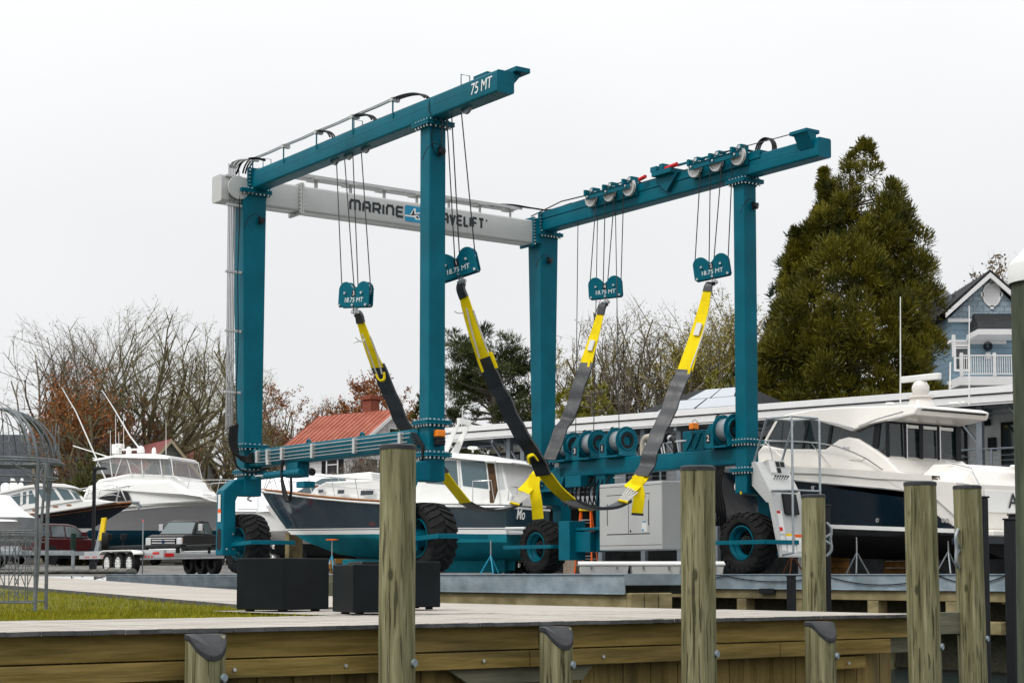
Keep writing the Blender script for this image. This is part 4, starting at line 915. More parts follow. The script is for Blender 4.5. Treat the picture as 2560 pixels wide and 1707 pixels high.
# waterside boards: separate boards laid across the edge
m = MB(); e = MB(); random.seed(11); u = -40.
while u < -4.35:
    w = .138; j = random.uniform(-.012, .012); zj = random.uniform(-.002, .002)
    m.box((u, -17.1 + j + .012, -.505 + zj), (min(u + w, -4.30), -13.85, -.47 + zj)); e.box((u, -17.1 + j, -.508 + zj), (min(u + w, -4.30), -17.1 + j + .012, -.472 + zj)); u += .142
o = m.build('boardwalk', DECK, M=MGANTRY); tag(o, kind='structure')
o2 = e.build('boardwalk_edge', DECKE, M=MGANTRY); tag(o2, kind='structure')
sheet('water', [-600, -40, 0, 40, 600], [-900, -40, -17, 0, 6], lambda u, v: -2.1, WATER)
# ---- bulkhead under the deck
bk = thing('timber_bulkhead', 'brown timber bulkhead of horizontal planks over upright boards below the deck', 'bulkhead', (AX, AY, 0), YAW)
m = MB()
for a, b_ in ((-40, -22.1), (-22.09, -13.3), (-13.29, -9.7), (-9.69, -4.4)): m.box((a, -16.98, -.735), (b_, -16.93, -.512))
m.build('upper_plank', PLANK, bk, .004)
m = MB()
for a, b_ in ((-40, -20.1), (-20.09, -13.45), (-13.44, -9.85), (-9.84, -6.5), (-6.49, -4.75)): m.box((a, -17.04, -.905), (b_, -16.90, -.748))
m.build('waler', PLANK, bk, .006)
m = MB(); random.seed(4); u = -40.
while u < -4.6:
    w = random.choice((.17, .19, .2)); d = random.uniform(0, .012); m.box((u, -16.82 + d, -2.6), (u + w - .006, -16.78 + d, -.62)); u += w
m.build('sheet_piles', PLANKV, bk, .004)
m = MB(); u0 = -10.75
m.prism([(u0, -.91), (u0 + 1.75, -.91), (u0 + 1.60, -1.06), (u0 + .25, -1.06)], 'v', -16.97, -16.90)
m.prism([(-15.9, -.91), (-14.55, -.91), (-14.7, -1.06), (-15.7, -1.06)], 'v', -16.97, -16.90); m.build('splice_board', PLANKG, bk, .005)
m = MB(); m.box((-5.75, -17.0, -1.07), (-5.12, -16.85, -.93)); m.box((-5.7, -16.9, -1.4), (-5.35, -16.8, -1.25)); m.box((-5.7, -16.98, -1.32), (-5.3, -16.85, -1.24)); m.build('corner_blocks', PLANK, bk, .01)
b = MB()
for u in (-5.45, -13.0, -11.9, -7.6, -6.0, -10.4, -8.95): b.cyl((u, -17.06, -.83 if u != -5.45 else -1.0), (u, -17.03, -.83 if u != -5.45 else -1.0), .017, 8)
b.build('bolts', BOLT, bk)
m = MB(); m.box((-4.28, -16.5, -.74), (-2.6, -16.42, -.475)); m.box((-4.3, -16.35, -.95), (-3.4, -16.2, -.76)); m.box((-3.55, -16.51, -.66), (-3.3, -16.50, -.52)); m.build('return_plank', PLANKG, bk, .006)
m = MB(); m.box((-4.42, -16.2, -1.2), (-4.34, -1.0, -.52)); m.build('side_planks', PLANKG, bk, .006)
# ---- tall piles
def pile_mesh(r, z0, z1, seed, lean=(0, 0), n=28, slant=None, taper=.0, clip=None):
    m = MB(); rings = []; random.seed(seed); off = random.random() * 50
    K = 26
    for i in range(K + 1):
        t = i / K; z = z0 + (z1 - z0) * t; ring = []
        for k in range(n):
            a = 2 * math.pi * k / n; w = 1 + .035 * noise.noise(Vector((math.cos(a) * 1.2 + off, math.sin(a) * 1.2, z * .7))) + .012 * noise.noise(Vector((math.cos(a) * 6 + off, math.sin(a) * 6, z * 1.2)))
            rr = r * w * (1 + taper * (1 - t)); zz = z
            x, y = rr * math.cos(a), rr * math.sin(a)
            if slant and i == K: zz = z1 + slant * (y - r) / r
            elif slant: zz = min(z, z1 + slant * (y - r) / r - .001 * (K - i))
            if clip is not None: zz = min(zz, clip - .0005 * (K - i))
            ring.append((x + lean[0] * (z - z0), y + lean[1] * (z - z0), zz))
        rings.append(ring)
    m.loft(rings, True, True); return m
def tall_pile(px, Y, ztop, dia, label, seed, lean=(0, 0), capm=True, boltpx=None, strip=False):
    p = at(px, 1436, Y); t = thing('mooring_pile', label, 'pile', (p.x - 0, Y, -2.4), YAW, 'mooring piles along the water')
    H = ztop + 2.4; r = dia / 2
    pile_mesh(r, 0, H - .03, seed, lean, taper=.04).build('post', PILE, t, smooth=50)
    m = MB(); c = (lean[0] * H, lean[1] * H)
    m.lathe([(0, .018), (r * .9, .012), (r * 1.03, 0), (r * 1.03, -.035)], (c[0], c[1], H - .012), (0, 0, 1), 28); m.build('cap', RUBCAP, t, smooth=50)
    b = MB(); zb = 2.4 - .80
    b.cyl((r * .55 + lean[0] * zb, -r * .86 + lean[1] * zb - .03, zb), (r * .4 + lean[0] * zb, -r * .6 + lean[1] * zb, zb), .035, 10); b.build('bolt', GALV, t, smooth=40)
    return t
tall_pile(993, 15.38, 1.15, .325, 'weathered timber pile with flat black cap standing beside the square planters', 21)
tall_pile(1746, 17.15, 1.07, .345, 'weathered timber pile in front of the grey engine box', 22)
t3 = tall_pile(2033, 24.2, 1.115, .335, 'shorter looking timber pile with a grey cleat, below the control console', 23, (.006, 0))
t4 = tall_pile(2312, 18.85, 1.005, .35, 'tilted timber pile at the end of the deck edge', 24, (-.016, -.0))
t5 = tall_pile(2432, 21.2, 1.085, .34, 'dark blotched timber pile with a cleat beside a black square post', 25, (-.022, 0))
def cleat(parent, c, out):
    m = MB(); o = Vector(out); c = Vector(c)
    m.tube(crom([c + o * .06 + Vector((0, 0, -.24)), c + o * .13 + Vector((0, 0, -.15)), c + o * .12, c + o * .13 + Vector((0, 0, .15)), c + o * .06 + Vector((0, 0, .24))], 6), .022, 8)
    for dz in (-.07, .07): m.tube([c, c + o * .12 + Vector((0, 0, dz))], .022, 8)
    m.box((c.x - .02, c.y - .05, c.z - .13), (c.x + .02, c.y + .05, c.z + .13)); return m.build('cleat', GALV2, parent, smooth=50)
cleat(t3, (.17, -.02, 2.4 + .48), (.8, -.55, 0)); cleat(t5, (-.20, .02, 2.4 + .30), (-.85, -.2, 0))
def fender_pile(px, Y, ztop, dia, label, seed):
    p = at(px, 1436, Y); t = thing('fender_pile', label, 'pile', (p.x, Y, -2.4), YAW, 'short fender piles against the bulkhead')
    r = dia / 2; H = ztop + 2.4
    pile_mesh(r, 0, H, seed, slant=.21, clip=2.4 - .525).build('post', PILE, t, smooth=50)
    m = MB(); n = 28; lo = []; hi = []
    for k in range(n):
        a = 2 * math.pi * k / n; x, y = r * 1.04 * math.cos(a), r * 1.04 * math.sin(a); z = min(2.4 - .524, H + .21 * (y - r) / r); lo.append((x, y, z - .035)); hi.append((x, y, z + .012))
    m.loft([lo, hi], True, True); m.build('cap', RUBCAP, t, .006)
    b = MB(); zb = 2.4 - .87; b.cyl((r * .62, -r * .80 - .03, zb), (r * .4, -r * .5, zb), .035, 10); b.build('bolt', GALV, t, smooth=40)
    return t
fender_pile(516, 14.32, -.27, .335, 'short slant capped fender pile below the lawn and left planter', 31)
fender_pile(1390, 16.38, -.27, .315, 'short slant capped fender pile between two tall piles', 32)
fender_pile(2049, 18.15, -.27, .325, 'short slant capped fender pile nearest the deck end', 33)
# the big pile at the frame edge with a white cone
pc = at(2624, 1436, 9.4); t = thing('mooring_pile', 'nearest timber pile with a white cone top at the picture edge', 'pile', (pc.x, 9.4, -2.4), YAW, 'mooring piles along the water')
pile_mesh(.172, 0, 4.02, 41, taper=.06).build('post', mat('wet_pile', (.035, .045, .03), .8, c2=(.10, .115, .075), scale=4, stretch=(2, 2, .4), bump=.4), t, smooth=50)
m = MB(); m.lathe([(0, .22), (.05, .20), (.182, .062), (.190, .05), (.190, -.05), (.184, -.053)], (0, 0, 4.04), (0, 0, 1), 36); cn = m.build('cone_cap', mat('white_cap', (.78, .78, .76), .5, dirt=(.45, .44, .4), dirt_amt=.4), t, smooth=40)
m = MB(); m.v = [Vector((rr_ * math.cos(a_), rr_ * math.sin(a_), z_)) for rr_, z_, a_ in [(.168, 4.120, R(180 + 10 + 5 * k)) for k in range(8)] + [(.120, 4.170, R(180 + 25 + 2 * (7 - k))) for k in range(8)]]; m.f = [tuple(range(16))]; m.build('cap_label', LOGOB, t, smooth=40)
# black square posts
def black_post(px, Y, ztop, w, label, d=None):
    p = at(px, 1436, Y); d = d or w; t = thing('square_post', label, 'post', (p.x, Y, -2.4), YAW, 'black square guide posts')
    m = MB(); m.box((-w / 2, -d / 2, 0), (w / 2, d / 2, ztop + 2.4)); m.build('post', BLACK, t, .012)
    m = MB(); m.box((-w / 2 - .012, -d / 2 - .012, ztop + 2.4), (w / 2 + .012, d / 2 + .012, ztop + 2.425)); m.build('cap', BLACK, t, .006); return t
black_post(2066, 24.6, .96, .10, 'thin black post touching the pile with a cleat')
black_post(2459, 21.9, .96, .11, 'thin black post touching the dark blotched pile')
black_post(2531, 23.5, .73, .15, 'thick black square post at the end of the right steel pier')
black_post(2540, 24.6, .83, .14, 'black square post just behind the thick black one')
black_post(1978, 32.0, -.05, .13, 'short black post against the side of the right pier')
# ---- steel topped piers that carry the hoist
def pier(u0, u1, v0, v1, label, side, endt):
    t = thing('steel_pier', label, 'pier', (AX, AY, 0), YAW)
    m = MB(); m.box((u0, v0, -.36), (u0 + .02, v1, .0)); m.box((u0 + .02, v0, -.02), (u1, v1, 0)); m.box((u1 - .02, v0, -.36), (u1, v1, -.02)); m.box((u0 + .02, v0, -.2), (u1 - .02, v0 + .02, -.02))
    m.box((u0 - .03, v0, -.36), (u0, v1, -.34)); m.box((u0 - .03, v0, -.02), (u0, v1, .0)); m.build('steel_channel', GALV, t, .004)
    m = MB(); v = v0 + .1
    while v < v1: m.box((u0 + .06, v, -.72), (u1 - .1, v + 11.5, -.362)) if False else None; v += 3
    for i in range(3): m.box((u0 + .04 + i * .32, v0 - (.0 if endt else -.05), -.74 if endt else -.58), (u0 + .34 + i * .32, v1, -.362))
    m.build('timber_stringer', TIMB, t, .012)
    return t
pl_ = pier(-.9, .75, -7.6, 15.2, 'left steel topped pier on stacked timbers beside the deck', 0, True)
m = MB()
for i in range(3): m.box((-.86 + i * .32, -7.72, -.86 + .1), (-.56 + i * .32, -7.60, -.33)); 
m.build('end_timber', TIMB, pl_, .02)
m = MB(); m.box((-1.1, -8.0, -1.5), (1.0, -7.3, -.76)); m.box((-.95, -7.3, -2.6), (.8, 9.5, -.9)); m.build('pier_cap', TIMB, pl_, .02)
m = MB(); 
for v in (-7.0, -4.6, -2.2): m.box((-.96, v, -.80), (-.90, v + .3, -.66))
m.build('joint_plate', GALV, pl_)
pr_ = pier(8.9, 10.3, -8.0, 15.2, 'right steel topped pier over dark water', 0, False)
m = MB()
for v in (-6.6, -4.4, -2.2, -.2, 1.8): m.box((8.95, v, -.98), (9.25, v + .32, -.582))
m.build('timber_block', TIMB, pr_, .015)
m = MB(); m.box((8.98, -8.1, -.62), (10.2, -7.7, -.37)); m.box((8.98, -8.1, -.98), (10.2, -7.8, -.64)); m.box((8.9, -7.75, -1.25), (10.3, 10, -.985)); m.build('pier_cap', TIMB, pr_, .02)
m = MB()
for v in (-7.7, -4.2, -.8, 2.6): m.cyl((9.5, v, -2.6), (9.5, v, -1.25), .17, 16)
m.build('pier_pile', PILE, pr_, smooth=50)
m = MB(); m.box((10.3, -7.6, -2.6), (10.45, 9.5, -.02)); m.box((.75, 9.5, -2.6), (8.9, 9.65, -.02)); m.box((-4.4, -1.35, -2.6), (-.96, -1.2, -.03)); m.box((10.45, -7.75, -2.6), (60, -7.62, -.02)); m.build('retaining_boards', PLANKG, pr_)
p = MB()
for (a, b_, s) in ((3.5, .4, .12), (.4, -2.9, .14), (-2.9, -6.2, .2), (-6.2, -7.9, .16)):
    p.tube([(8.87, a + (b_ - a) * i / 10, -.04 - s * (1 - (2 * i / 10 - 1) ** 2)) for i in range(11)], .012, 5)
p.build('mooring_line', HOSE, pr_, smooth=60)
m = MB(); m.box((8.86, -1.25, -.46), (8.9, -.75, -.34)); m.build('joint_plate', BLACK, pr_)
# ---- planters
def planter(px, py, Y, th, w, h, label):
    c = at(px, py, Y); t = thing('planter', label, 'planter', (c.x, c.y, c.z), R(th), 'black square planters')
    m = MB(); i = .05
    m.add([(0, 0, .03), (w, 0, .03), (w, w, .03), (0, w, .03), (0, 0, h), (w, 0, h), (w, w, h), (0, w, h), (i, i, h), (w - i, i, h), (w - i, w - i, h), (i, w - i, h), (i, i, h - .1), (w - i, i, h - .1), (w - i, w - i, h - .1), (i, w - i, h - .1)],
          [(0, 3, 2, 1), (0, 1, 5, 4), (1, 2, 6, 5), (2, 3, 7, 6), (3, 0, 4, 7), (4, 5, 9, 8), (5, 6, 10, 9), (6, 7, 11, 10), (7, 4, 8, 11), (8, 9, 13, 12), (9, 10, 14, 13), (10, 11, 15, 14), (11, 8, 12, 15)])
    m.build('box', DARKP, t, .012)
    m = MB(); m.box((i, i, h - .14), (w - i, w - i, h - .09)); m.build('soil', SOIL, t)
    m = MB()
    for x, y in ((.08, .08), (w - .16, .08), (.08, w - .16), (w - .16, w - .16)): m.box((x, y, 0), (x + .08, y + .08, .03))
    m.build('foot', BLACK, t)
planter(707.5, 1531, 20.55, 53, .80, .655, 'black square planter standing on the lawn edge, leftmost of three')
planter(882, 1538, 19.15, 24, .74, .57, 'black square planter in the middle, nearest the deck edge')
planter(905, 1524, 21.3, 16, 1.0, .60, 'black planter half hidden behind the tall pile and middle planter')
# ---- lawn
random.seed(8); m = MB()
def blade(u, v, h):
    z = rampz(v) - .055; p = uv(u, v, z); a = random.random() * 6.28; w = .006; dx, dy = math.cos(a) * w, math.sin(a) * w; l = Vector((random.gauss(0, .5), random.gauss(0, .5), 0)) * h * .45
    i = len(m.v); m.v += [p + Vector((dx, dy, 0)), p - Vector((dx, dy, 0)), p + l * .4 + Vector((-dx * .6, -dy * .6, h * .6)), p + l * .4 + Vector((dx * .6, dy * .6, h * .6)), p + l + Vector((0, 0, h))]
    m.f += [(i, i + 1, i + 2, i + 3), (i + 3, i + 2, i + 4)]
for k in range(42000):
    v = -13.86 + 14.5 * random.random() ** 1.7
    lim = -10.3 if v < -11.6 else (-8.05 if v > -8.2 else -8.8)
    u = random.uniform(-17.5 - (v + 13.9) * .3, lim)
    blade(u, v, random.uniform(.035, .075) * (1.3 if random.random() < .1 else 1))
g = m.build('grass', GRASSM); tag(g, 'short olive green lawn grass behind the boardwalk', 'grass', kind='stuff')
sheet('path', [-10.25, -9.2, -8.0], [-13.9, -12, -10.9], lambda u, v: -.466, DECK)
# ---- garden gazebo at the left edge
IRON = mat('grey_wrought_iron', (.10, .115, .125), .55, .2, c2=(.18, .195, .205), scale=8)
GX, GY, GZ = -6.47, 21.55, -.46
gb = thing('garden_gazebo', 'grey wrought iron garden gazebo with a domed open top on the lawn', 'gazebo', (GX, GY, GZ), 0)
RR, HR, HD = .74, 1.87, .66
feet = [(.64, -.56), (.48, .52), (-.6, .5), (-.5, -.56)]
m = MB()
for (x, y) in feet:
    m.tube([(x, y, 0), (x + .0, y, HR - .3), (x * 1.02, y * 1.02, HR)], .024, 6); n = Vector((x, y, 0)).normalized()
    q = Vector((x, y, 0)) + Vector((-n.y, n.x, 0)) * .06
    m.tube([(x, y, .02), (q.x * .98 + .05 * n.x, q.y + .05 * n.y, 1.2), (q.x + .10 * n.x, q.y + .10 * n.y, HR)], .018, 6)
m.build('post', IRON, gb, smooth=40)
m = MB()
for rr, z, t in ((RR, HR, .022), (RR * .97, HR - .22, .012), (RR * 1.06, HR - .03, .014)): m.tube([(rr * math.cos(R(a)), rr * math.sin(R(a)), z) for a in range(0, 361, 9)], t, 6, cap=False)
m.build('ring', IRON, gb, smooth=60)
m = MB()
def dome(a, t0, t1, n=14): return [(RR * math.cos(R(t0 + (t1 - t0) * i / n)) * math.cos(a), RR * math.cos(R(t0 + (t1 - t0) * i / n)) * math.sin(a), HR + HD * math.sin(R(t0 + (t1 - t0) * i / n))) for i in range(n + 1)]
for (x, y) in feet:
    a = math.atan2(y, x)
    for d in (-.07, .07): m.tube(dome(a + d, 0, 88), .021, 6)
for k in range(28): m.tube(dome(2 * math.pi * k / 28, 0, 82), .007, 5)
m.build('dome_rib', IRON, gb, smooth=60)
m = MB()
def scroll(c, ex, r=.07, turns=1.6, s=1):
    c = Vector(c); ex = Vector(ex).normalized(); return [c + ex * (s * r * (1 - .55 * t) * math.cos(t * turns * 6.28)) + Vector((0, 0, r * (1 - .55 * t) * math.sin(t * turns * 6.28))) for t in [i / 22 for i in range(23)]]
for k in range(16):
    a = 2 * math.pi * k / 16; ex = Vector((-math.sin(a), math.cos(a), 0)); c = Vector((RR * .97 * math.cos(a), RR * .97 * math.sin(a), HR + .13))
    m.tube(scroll(c, ex, .075, 1.4, 1 if k % 2 else -1), .006, 5); m.tube([c - ex * .07 + Vector((0, 0, -.12)), c - ex * .10 + Vector((0, 0, .0)), c - ex * .03 + Vector((0, 0, .35))], .006, 5)
for (x, y) in feet:
    for (dx, dy) in ((1, 0), (0, 1)):
        s = Vector((-math.copysign(.34, x) * dx, -math.copysign(.34, y) * dy, 0)); m.tube(bez((x, y, HR - .5), (x, y, HR - .25), Vector((x, y, HR - .15)) + s * .4, Vector((x, y, HR - .05)) + s, 10), .010, 5)
m.build('scrollwork', IRON, gb, smooth=60)
def side_panel(i, j):
    a, b_ = Vector((*feet[i], 0)), Vector((*feet[j], 0)); m = MB(); d = b_ - a
    for z in (.10, .86, .98): m.tube([a + Vector((0, 0, z)), b_ + Vector((0, 0, z))], .010, 5)
    n = 9
    for k in range(1, n):
        p = a + d * (k / n); m.tube([p + Vector((0, 0, .10)), p + Vector((0, 0, .98))], .007, 5)
        if k % 2: m.tube([p + Vector((0, 0, .30)), p + d / n + Vector((0, 0, .62)), p + Vector((0, 0, .90))], .006, 5); m.tube(scroll(p + d / n * .5 + Vector((0, 0, .2)), d, .05, 1.3), .006, 5)
        else: m.tube([p + Vector((0, 0, .30)), p - d / n + Vector((0, 0, .62)), p + Vector((0, 0, .90))], .006, 5); m.tube([(p + Vector((0, 0, .92))) + Vector((d.x, d.y, 0)).normalized() * .035 * math.cos(t * .6) + Vector((0, 0, .035 * math.sin(t * .6))) for t in range(11)], .005, 5)
    m.build('side_panel', IRON, gb, smooth=60)
side_panel(3, 0); side_panel(1, 2)
# ================================================================== boats
class Fr:
    """a local frame standing on the yard: x along the hull from bow to stern, y to the far side, z up"""
    def __init__(s, x, y, yaw, z=0.): s.o = Vector((x, y, z)); s.yaw = yaw; s.c, s.s = math.cos(yaw), math.sin(yaw)
    def L(s, px, py, yl=0.):
        """local (x, z) of a sighted point that lies in the plane y = yl"""
        a, b = ray(px, py)
        # world = o + x*(c,s) + yl*(-s,c);  X = a*Y
        k = (a * (s.o.y + yl * s.c) - (s.o.x - yl * s.s)) / (s.c - a * s.s)
        Y = s.o.y + k * s.s + yl * s.c
        return (k, EYE + b * Y - s.o.z)
    def Ls(s, pts, yl=0.): return [s.L(px, py, yl) for px, py in pts]
def interp(tab, t):
    for (a, b), (c, d) in zip(tab, tab[1:]):
        if t <= c: return b + (d - b) * ((t - a) / (c - a) if c > a else 0) if True else 0
    return tab[-1][1]
def smooth_tab(tab, t):
    xs = [a for a, _ in tab]
    i = max(0, min(len(tab) - 2, sum(1 for x in xs[1:-1] if x <= t)))
    p = [tab[max(0, i - 1)][1], tab[i][1], tab[i + 1][1], tab[min(len(tab) - 1, i + 2)][1]]
    f = (t - xs[i]) / (xs[i + 1] - xs[i])
    return .5 * (2 * p[1] + (p[2] - p[0]) * f + (2 * p[0] - 5 * p[1] + 4 * p[2] - p[3]) * f * f + (3 * p[1] - p[0] - 3 * p[2] + p[3]) * f ** 3)
class Hull:
    def __init__(h, L, half, sheer, keel, chine, rake, rp=1.3, flare=1.4, trim=0.):
        h.Ln, h.half, h.sheer, h.keel, h.chine, h.rake, h.rp, h.flare, h.trim = L, half, sheer, keel, chine, rake, rp, flare, trim
    def S(h, t): return smooth_tab(h.sheer, t)
    def K(h, t): return smooth_tab(h.keel, t)
    def B(h, t): return max(0.0, smooth_tab(h.half, t))
    def pt(h, t, z, side):
        S, K, B = h.S(t), h.K(t), h.B(t); cz, cb = smooth_tab(h.chine, t); 
        return None
    def width(h, t, z):
        S, K, B = h.S(t), h.K(t), h.B(t); cz = interp([(a, b) for a, b, c in h.chine], t); cb = B * interp([(a, c) for a, b, c in h.chine], t)
        if z >= cz: f = (z - cz) / max(.01, S - cz); return cb + (B - cb) * max(0, f) ** h.flare
        f = max(0, (z - K) / max(.01, cz - K)); return cb * f ** .8
    def P(h, t, z, side):
        w = h.width(t, z); S0 = h.sheer[0][1]
        xs = h.rake * (max(0, S0 - z) / (S0 - h.keel[0][1])) ** h.rp
        x = t * h.Ln + xs * (1 - t) ** 2.2
        return (x, side * w, z + h.trim * (x - h.Ln * .5))
    def band(h, name, m, parent, f0, f1, rows=8, n=36, t1=1., transom=True, th=None, smooth=50, bev=0, tt=None):
        """skin between heights f0(t) and f1(t), both sides and the transom"""
        mb = MB(); ts = [(i / n) ** 1.35 * t1 for i in range(n + 1)]
        for side in (-1, 1):
            rings = [[h.P(t, f0(t) + (f1(t) - f0(t)) * j / rows, side) for j in range(rows + 1)] for t in ts]
            mb.loft(rings)
        if transom:
            t = t1; a = [h.P(t, f0(t) + (f1(t) - f0(t)) * j / rows, -1) for j in range(rows + 1)]; b = [h.P(t, f0(t) + (f1(t) - f0(t)) * j / rows, 1) for j in range(rows + 1)]
            mb.loft([a, b])
        return mb.build(name, m, parent, smooth=smooth)
    def deck(h, name, m, parent, dz=0., inset=.0, n=30, t0=0., t1=1.):
        mb = MB(); A = []; Bb = []
        for i in range(n + 1):
            t = t0 + (t1 - t0) * i / n; z = h.S(t) + dz; a = h.P(t, h.S(t), -1); A.append((a[0], min(0, a[1] + inset), a[2] + dz)); Bb.append((a[0], -min(0, a[1] + inset), a[2] + dz))
        mb.loft([A, [(a[0], 0, a[2] + .05 * abs(a[1])) for a in A], Bb]); return mb.build(name, m, parent, smooth=50)
    def rail(h, name, m, parent, hgt, t0, t1, every, r=.016, inset=.08, top_only=False, mid=False, lift=.0):
        mb = MB(); n = 24
        for side in (-1, 1):
            pts = []
            for i in range(n + 1):
                t = t0 + (t1 - t0) * i / n; a = h.P(t, h.S(t), side); e = 1 - (2 * i / n - 1) ** 20; pts.append((a[0], a[1] - side * inset * min(1, abs(a[1]) / .3), a[2] + hgt * e + lift))
            mb.tube(pts, r, 6)
            if mid: mb.tube([(p[0], p[1], p[2] - hgt * .45) for p in pts[1:-1]], r * .6, 5)
            for i in range(1, n, every): a = pts[i]; q = h.P(t0 + (t1 - t0) * (i + .7) / n, h.S(t0 + (t1 - t0) * i / n), side); mb.tube([a, (q[0], q[1] - side * inset, q[2])], r * .8, 5)
        return mb.build(name, m, parent, smooth=60)
def cabin(name, m, parent, poly, w0, w1, z0=None, z1=None, bevel=.05, yc=0., front=None):
    """closed house from a side profile; half width w0 at the foot, w1 at the top; front=(x, narrowing) tapers toward the bow"""
    zs = [z for x, z in poly]; z0 = min(zs) if z0 is None else z0; z1 = max(zs) if z1 is None else z1
    def hw(x, z):
        w = w0 + (w1 - w0) * max(0, min(1, (z - z0) / max(.01, z1 - z0)))
        if front: w *= 1 - front[1] * max(0, min(1, (front[0] - x) / max(.01, front[0] - min(p[0] for p in poly)))) ** 2
        return w
    n = len(poly); mb = MB()
    mb.v = [Vector((x, yc - hw(x, z), z)) for x, z in poly] + [Vector((x, yc + hw(x, z), z)) for x, z in poly]
    mb.f = [tuple(range(n)), tuple(range(n, 2 * n))[::-1]] + [(i, n + i, n + (i + 1) % n, (i + 1) % n) for i in range(n)]
    o = mb.build(name, m, parent, bevel, seg=3); return o, hw
def panel(name, m, parent, poly, hw, off=.012, th=.02, sides=(-1, 1), yc=0., bevel=0):
    mb = MB(); n = len(poly)
    for s in sides:
        vs = [(x, yc + s * (hw(x, z) + off), z) for x, z in poly] + [(x, yc + s * (hw(x, z) + off - th), z) for x, z in poly]
        mb.add(vs, [tuple(range(n)), tuple(range(n, 2 * n))[::-1]] + [(i, n + i, n + (i + 1) % n, (i + 1) % n) for i in range(n)])
    return mb.build(name, m, parent, bevel)
def boat_stand(x, y, h, label, m_=None, pad=True, z=None):
    t = thing('boat_stand', label, 'boat stand', (x, y, gz(x, y) if z is None else z), random.random() * 3, 'stands propping up the boats')
    mb = MB()
    for k in range(3): a = 2.1 * k; mb.tube([(0, 0, h * .55), (.32 * math.cos(a), .32 * math.sin(a), .02)], .02, 6)
    mb.build('tripod', m_ or BLUEST, t, smooth=40)
    mb = MB(); mb.cyl((0, 0, h * .4), (0, .0, h), .022, 8); mb.build('screw', STEEL, t, smooth=40)
    if pad: mb = MB(); mb.box((-.16, -.12, h), (.16, .12, h + .04)); mb.build('pad', ORANGE, t, .01)
    return t
random.seed(2)
# ------------------------------------------------ the downeast cruiser between the hoist legs
YB = R(-25); BL = 9.7
F1 = Fr(.50 - BL * math.cos(YB), 52.5 - BL * math.sin(YB), YB)
b1o = thing('motor_yacht', 'slate blue hulled cabin cruiser with white wheelhouse and teal bottom between the hoist legs', 'boat', F1.o, YB)
h1 = Hull(BL, [(0, .03), (.12, .62), (.3, 1.18), (.55, 1.6), (.8, 1.68), (1, 1.62)], [(0, 2.72), (.25, 2.47), (.5, 2.28), (.75, 2.16), (1, 2.12)], [(0, 1.36), (.06, 1.0), (.2, .62), (.5, .42), (.8, .40), (1, .46)],
          [(0, 1.38, .03), (.12, 1.32, .35), (.3, 1.2, .62), (.55, 1.08, .86), (.8, 1.0, .94), (1, .98, .96)], 1.05, 1.15, 1.25, trim=-.012)
bt = lambda t: 1.44
h1.band('topsides', NAVYH, b1o, lambda t: bt(t) + .0, h1.S); h1.band('boot_stripe', WHITEG, b1o, lambda t: 1.25, lambda t: bt(t) - .06, 2); h1.band('boot_stripe', NAVYH, b1o, lambda t: bt(t) - .06, lambda t: bt(t) - .035, 1); h1.band('boot_stripe', WHITEG, b1o, lambda t: bt(t) - .035, lambda t: bt(t), 1)
h1.band('bottom', TEALB, b1o, h1.K, lambda t: max(h1.K(t) + .01, 1.25), 10)
h1.deck('deck', WHITEG, b1o, .0)
mb = MB()
for s in (-1, 1): mb.tube([(h1.P(t, h1.S(t), s)[0], h1.P(t, h1.S(t), s)[1], h1.P(t, h1.S(t), s)[2] + .015) for t in [i / 30 * .62 for i in range(31)]], .03, 6)
mb.build('cap_rail', TEAK, b1o, smooth=60)
mb = MB()
for s in (-1, 1): mb.tube([(h1.P(t, h1.S(t) - .06, s)[0], h1.P(t, h1.S(t) - .06, s)[1] * 1.01, h1.P(t, h1.S(t) - .06, s)[2]) for t in [i / 40 for i in range(41)]], .035, 6)
mb.tube([h1.P(1, h1.S(1) - .06, s) for s in (-1, 1)], .04, 6)
mb.build('rub_rail', WHITEG, b1o, smooth=60)
h1.rail('bow_rail', STAINLESS, b1o, .66, .01, .62, 4, .016, mid=True)
yl = -1.2
q = lambda px, py, y=-1.25: F1.L(px, py, y)
tr, hwt = cabin('trunk_cabin', WHITEG, b1o, [q(762, 1228), q(770, 1218), q(800, 1203), q(960, 1196), q(1060, 1190), q(1060, 1258), (1.9, 2.3)], 1.25, 1.1, front=(q(900, 1200)[0], .45), bevel=.06)
for a in ((784, 1223, 797, 1230), (840, 1224, 856, 1233), (900, 1226, 931, 1237)):
    z0 = q(a[0], a[3])[1]; z1 = q(a[0], a[1])[1]; xa, xb = q(a[0], a[1])[0], q(a[2], a[1])[0]
    pn = panel('porthole', STAINLESS, b1o, [(xa - .03, z0 - .03), (xb + .03, z0 - .03), (xb + .03, z1 + .03), (xa - .03, z1 + .03)], hwt, .012); panel('glass', GLASSD, pn, [(xa, z0), (xb, z0), (xb, z1), (xa, z1)], hwt, .018)
panel('cabin_trim', TEAK, b1o, [q(770, 1216), q(1060, 1204), q(1060, 1201), q(770, 1213)], hwt, .012)
wh, hww = cabin('wheelhouse', WHITEG, b1o, [q(1040, 1258), q(1052, 1195), q(1075, 1150), q(1088, 1142), q(1250, 1152), q(1270, 1220), q(1282, 1240), q(1280, 1262)], 1.35, 1.12, bevel=.05)
panel('side_window', GLASSB, b1o, [q(1147, 1150), q(1148, 1151), q(1210, 1153), q(1222, 1222), q(1158, 1214)], hww, .012)
panel('side_window', GLASSB, b1o, [q(1075, 1160), q(1100, 1150), q(1137, 1150), q(1146, 1213), q(1065, 1207)], hww, .012)
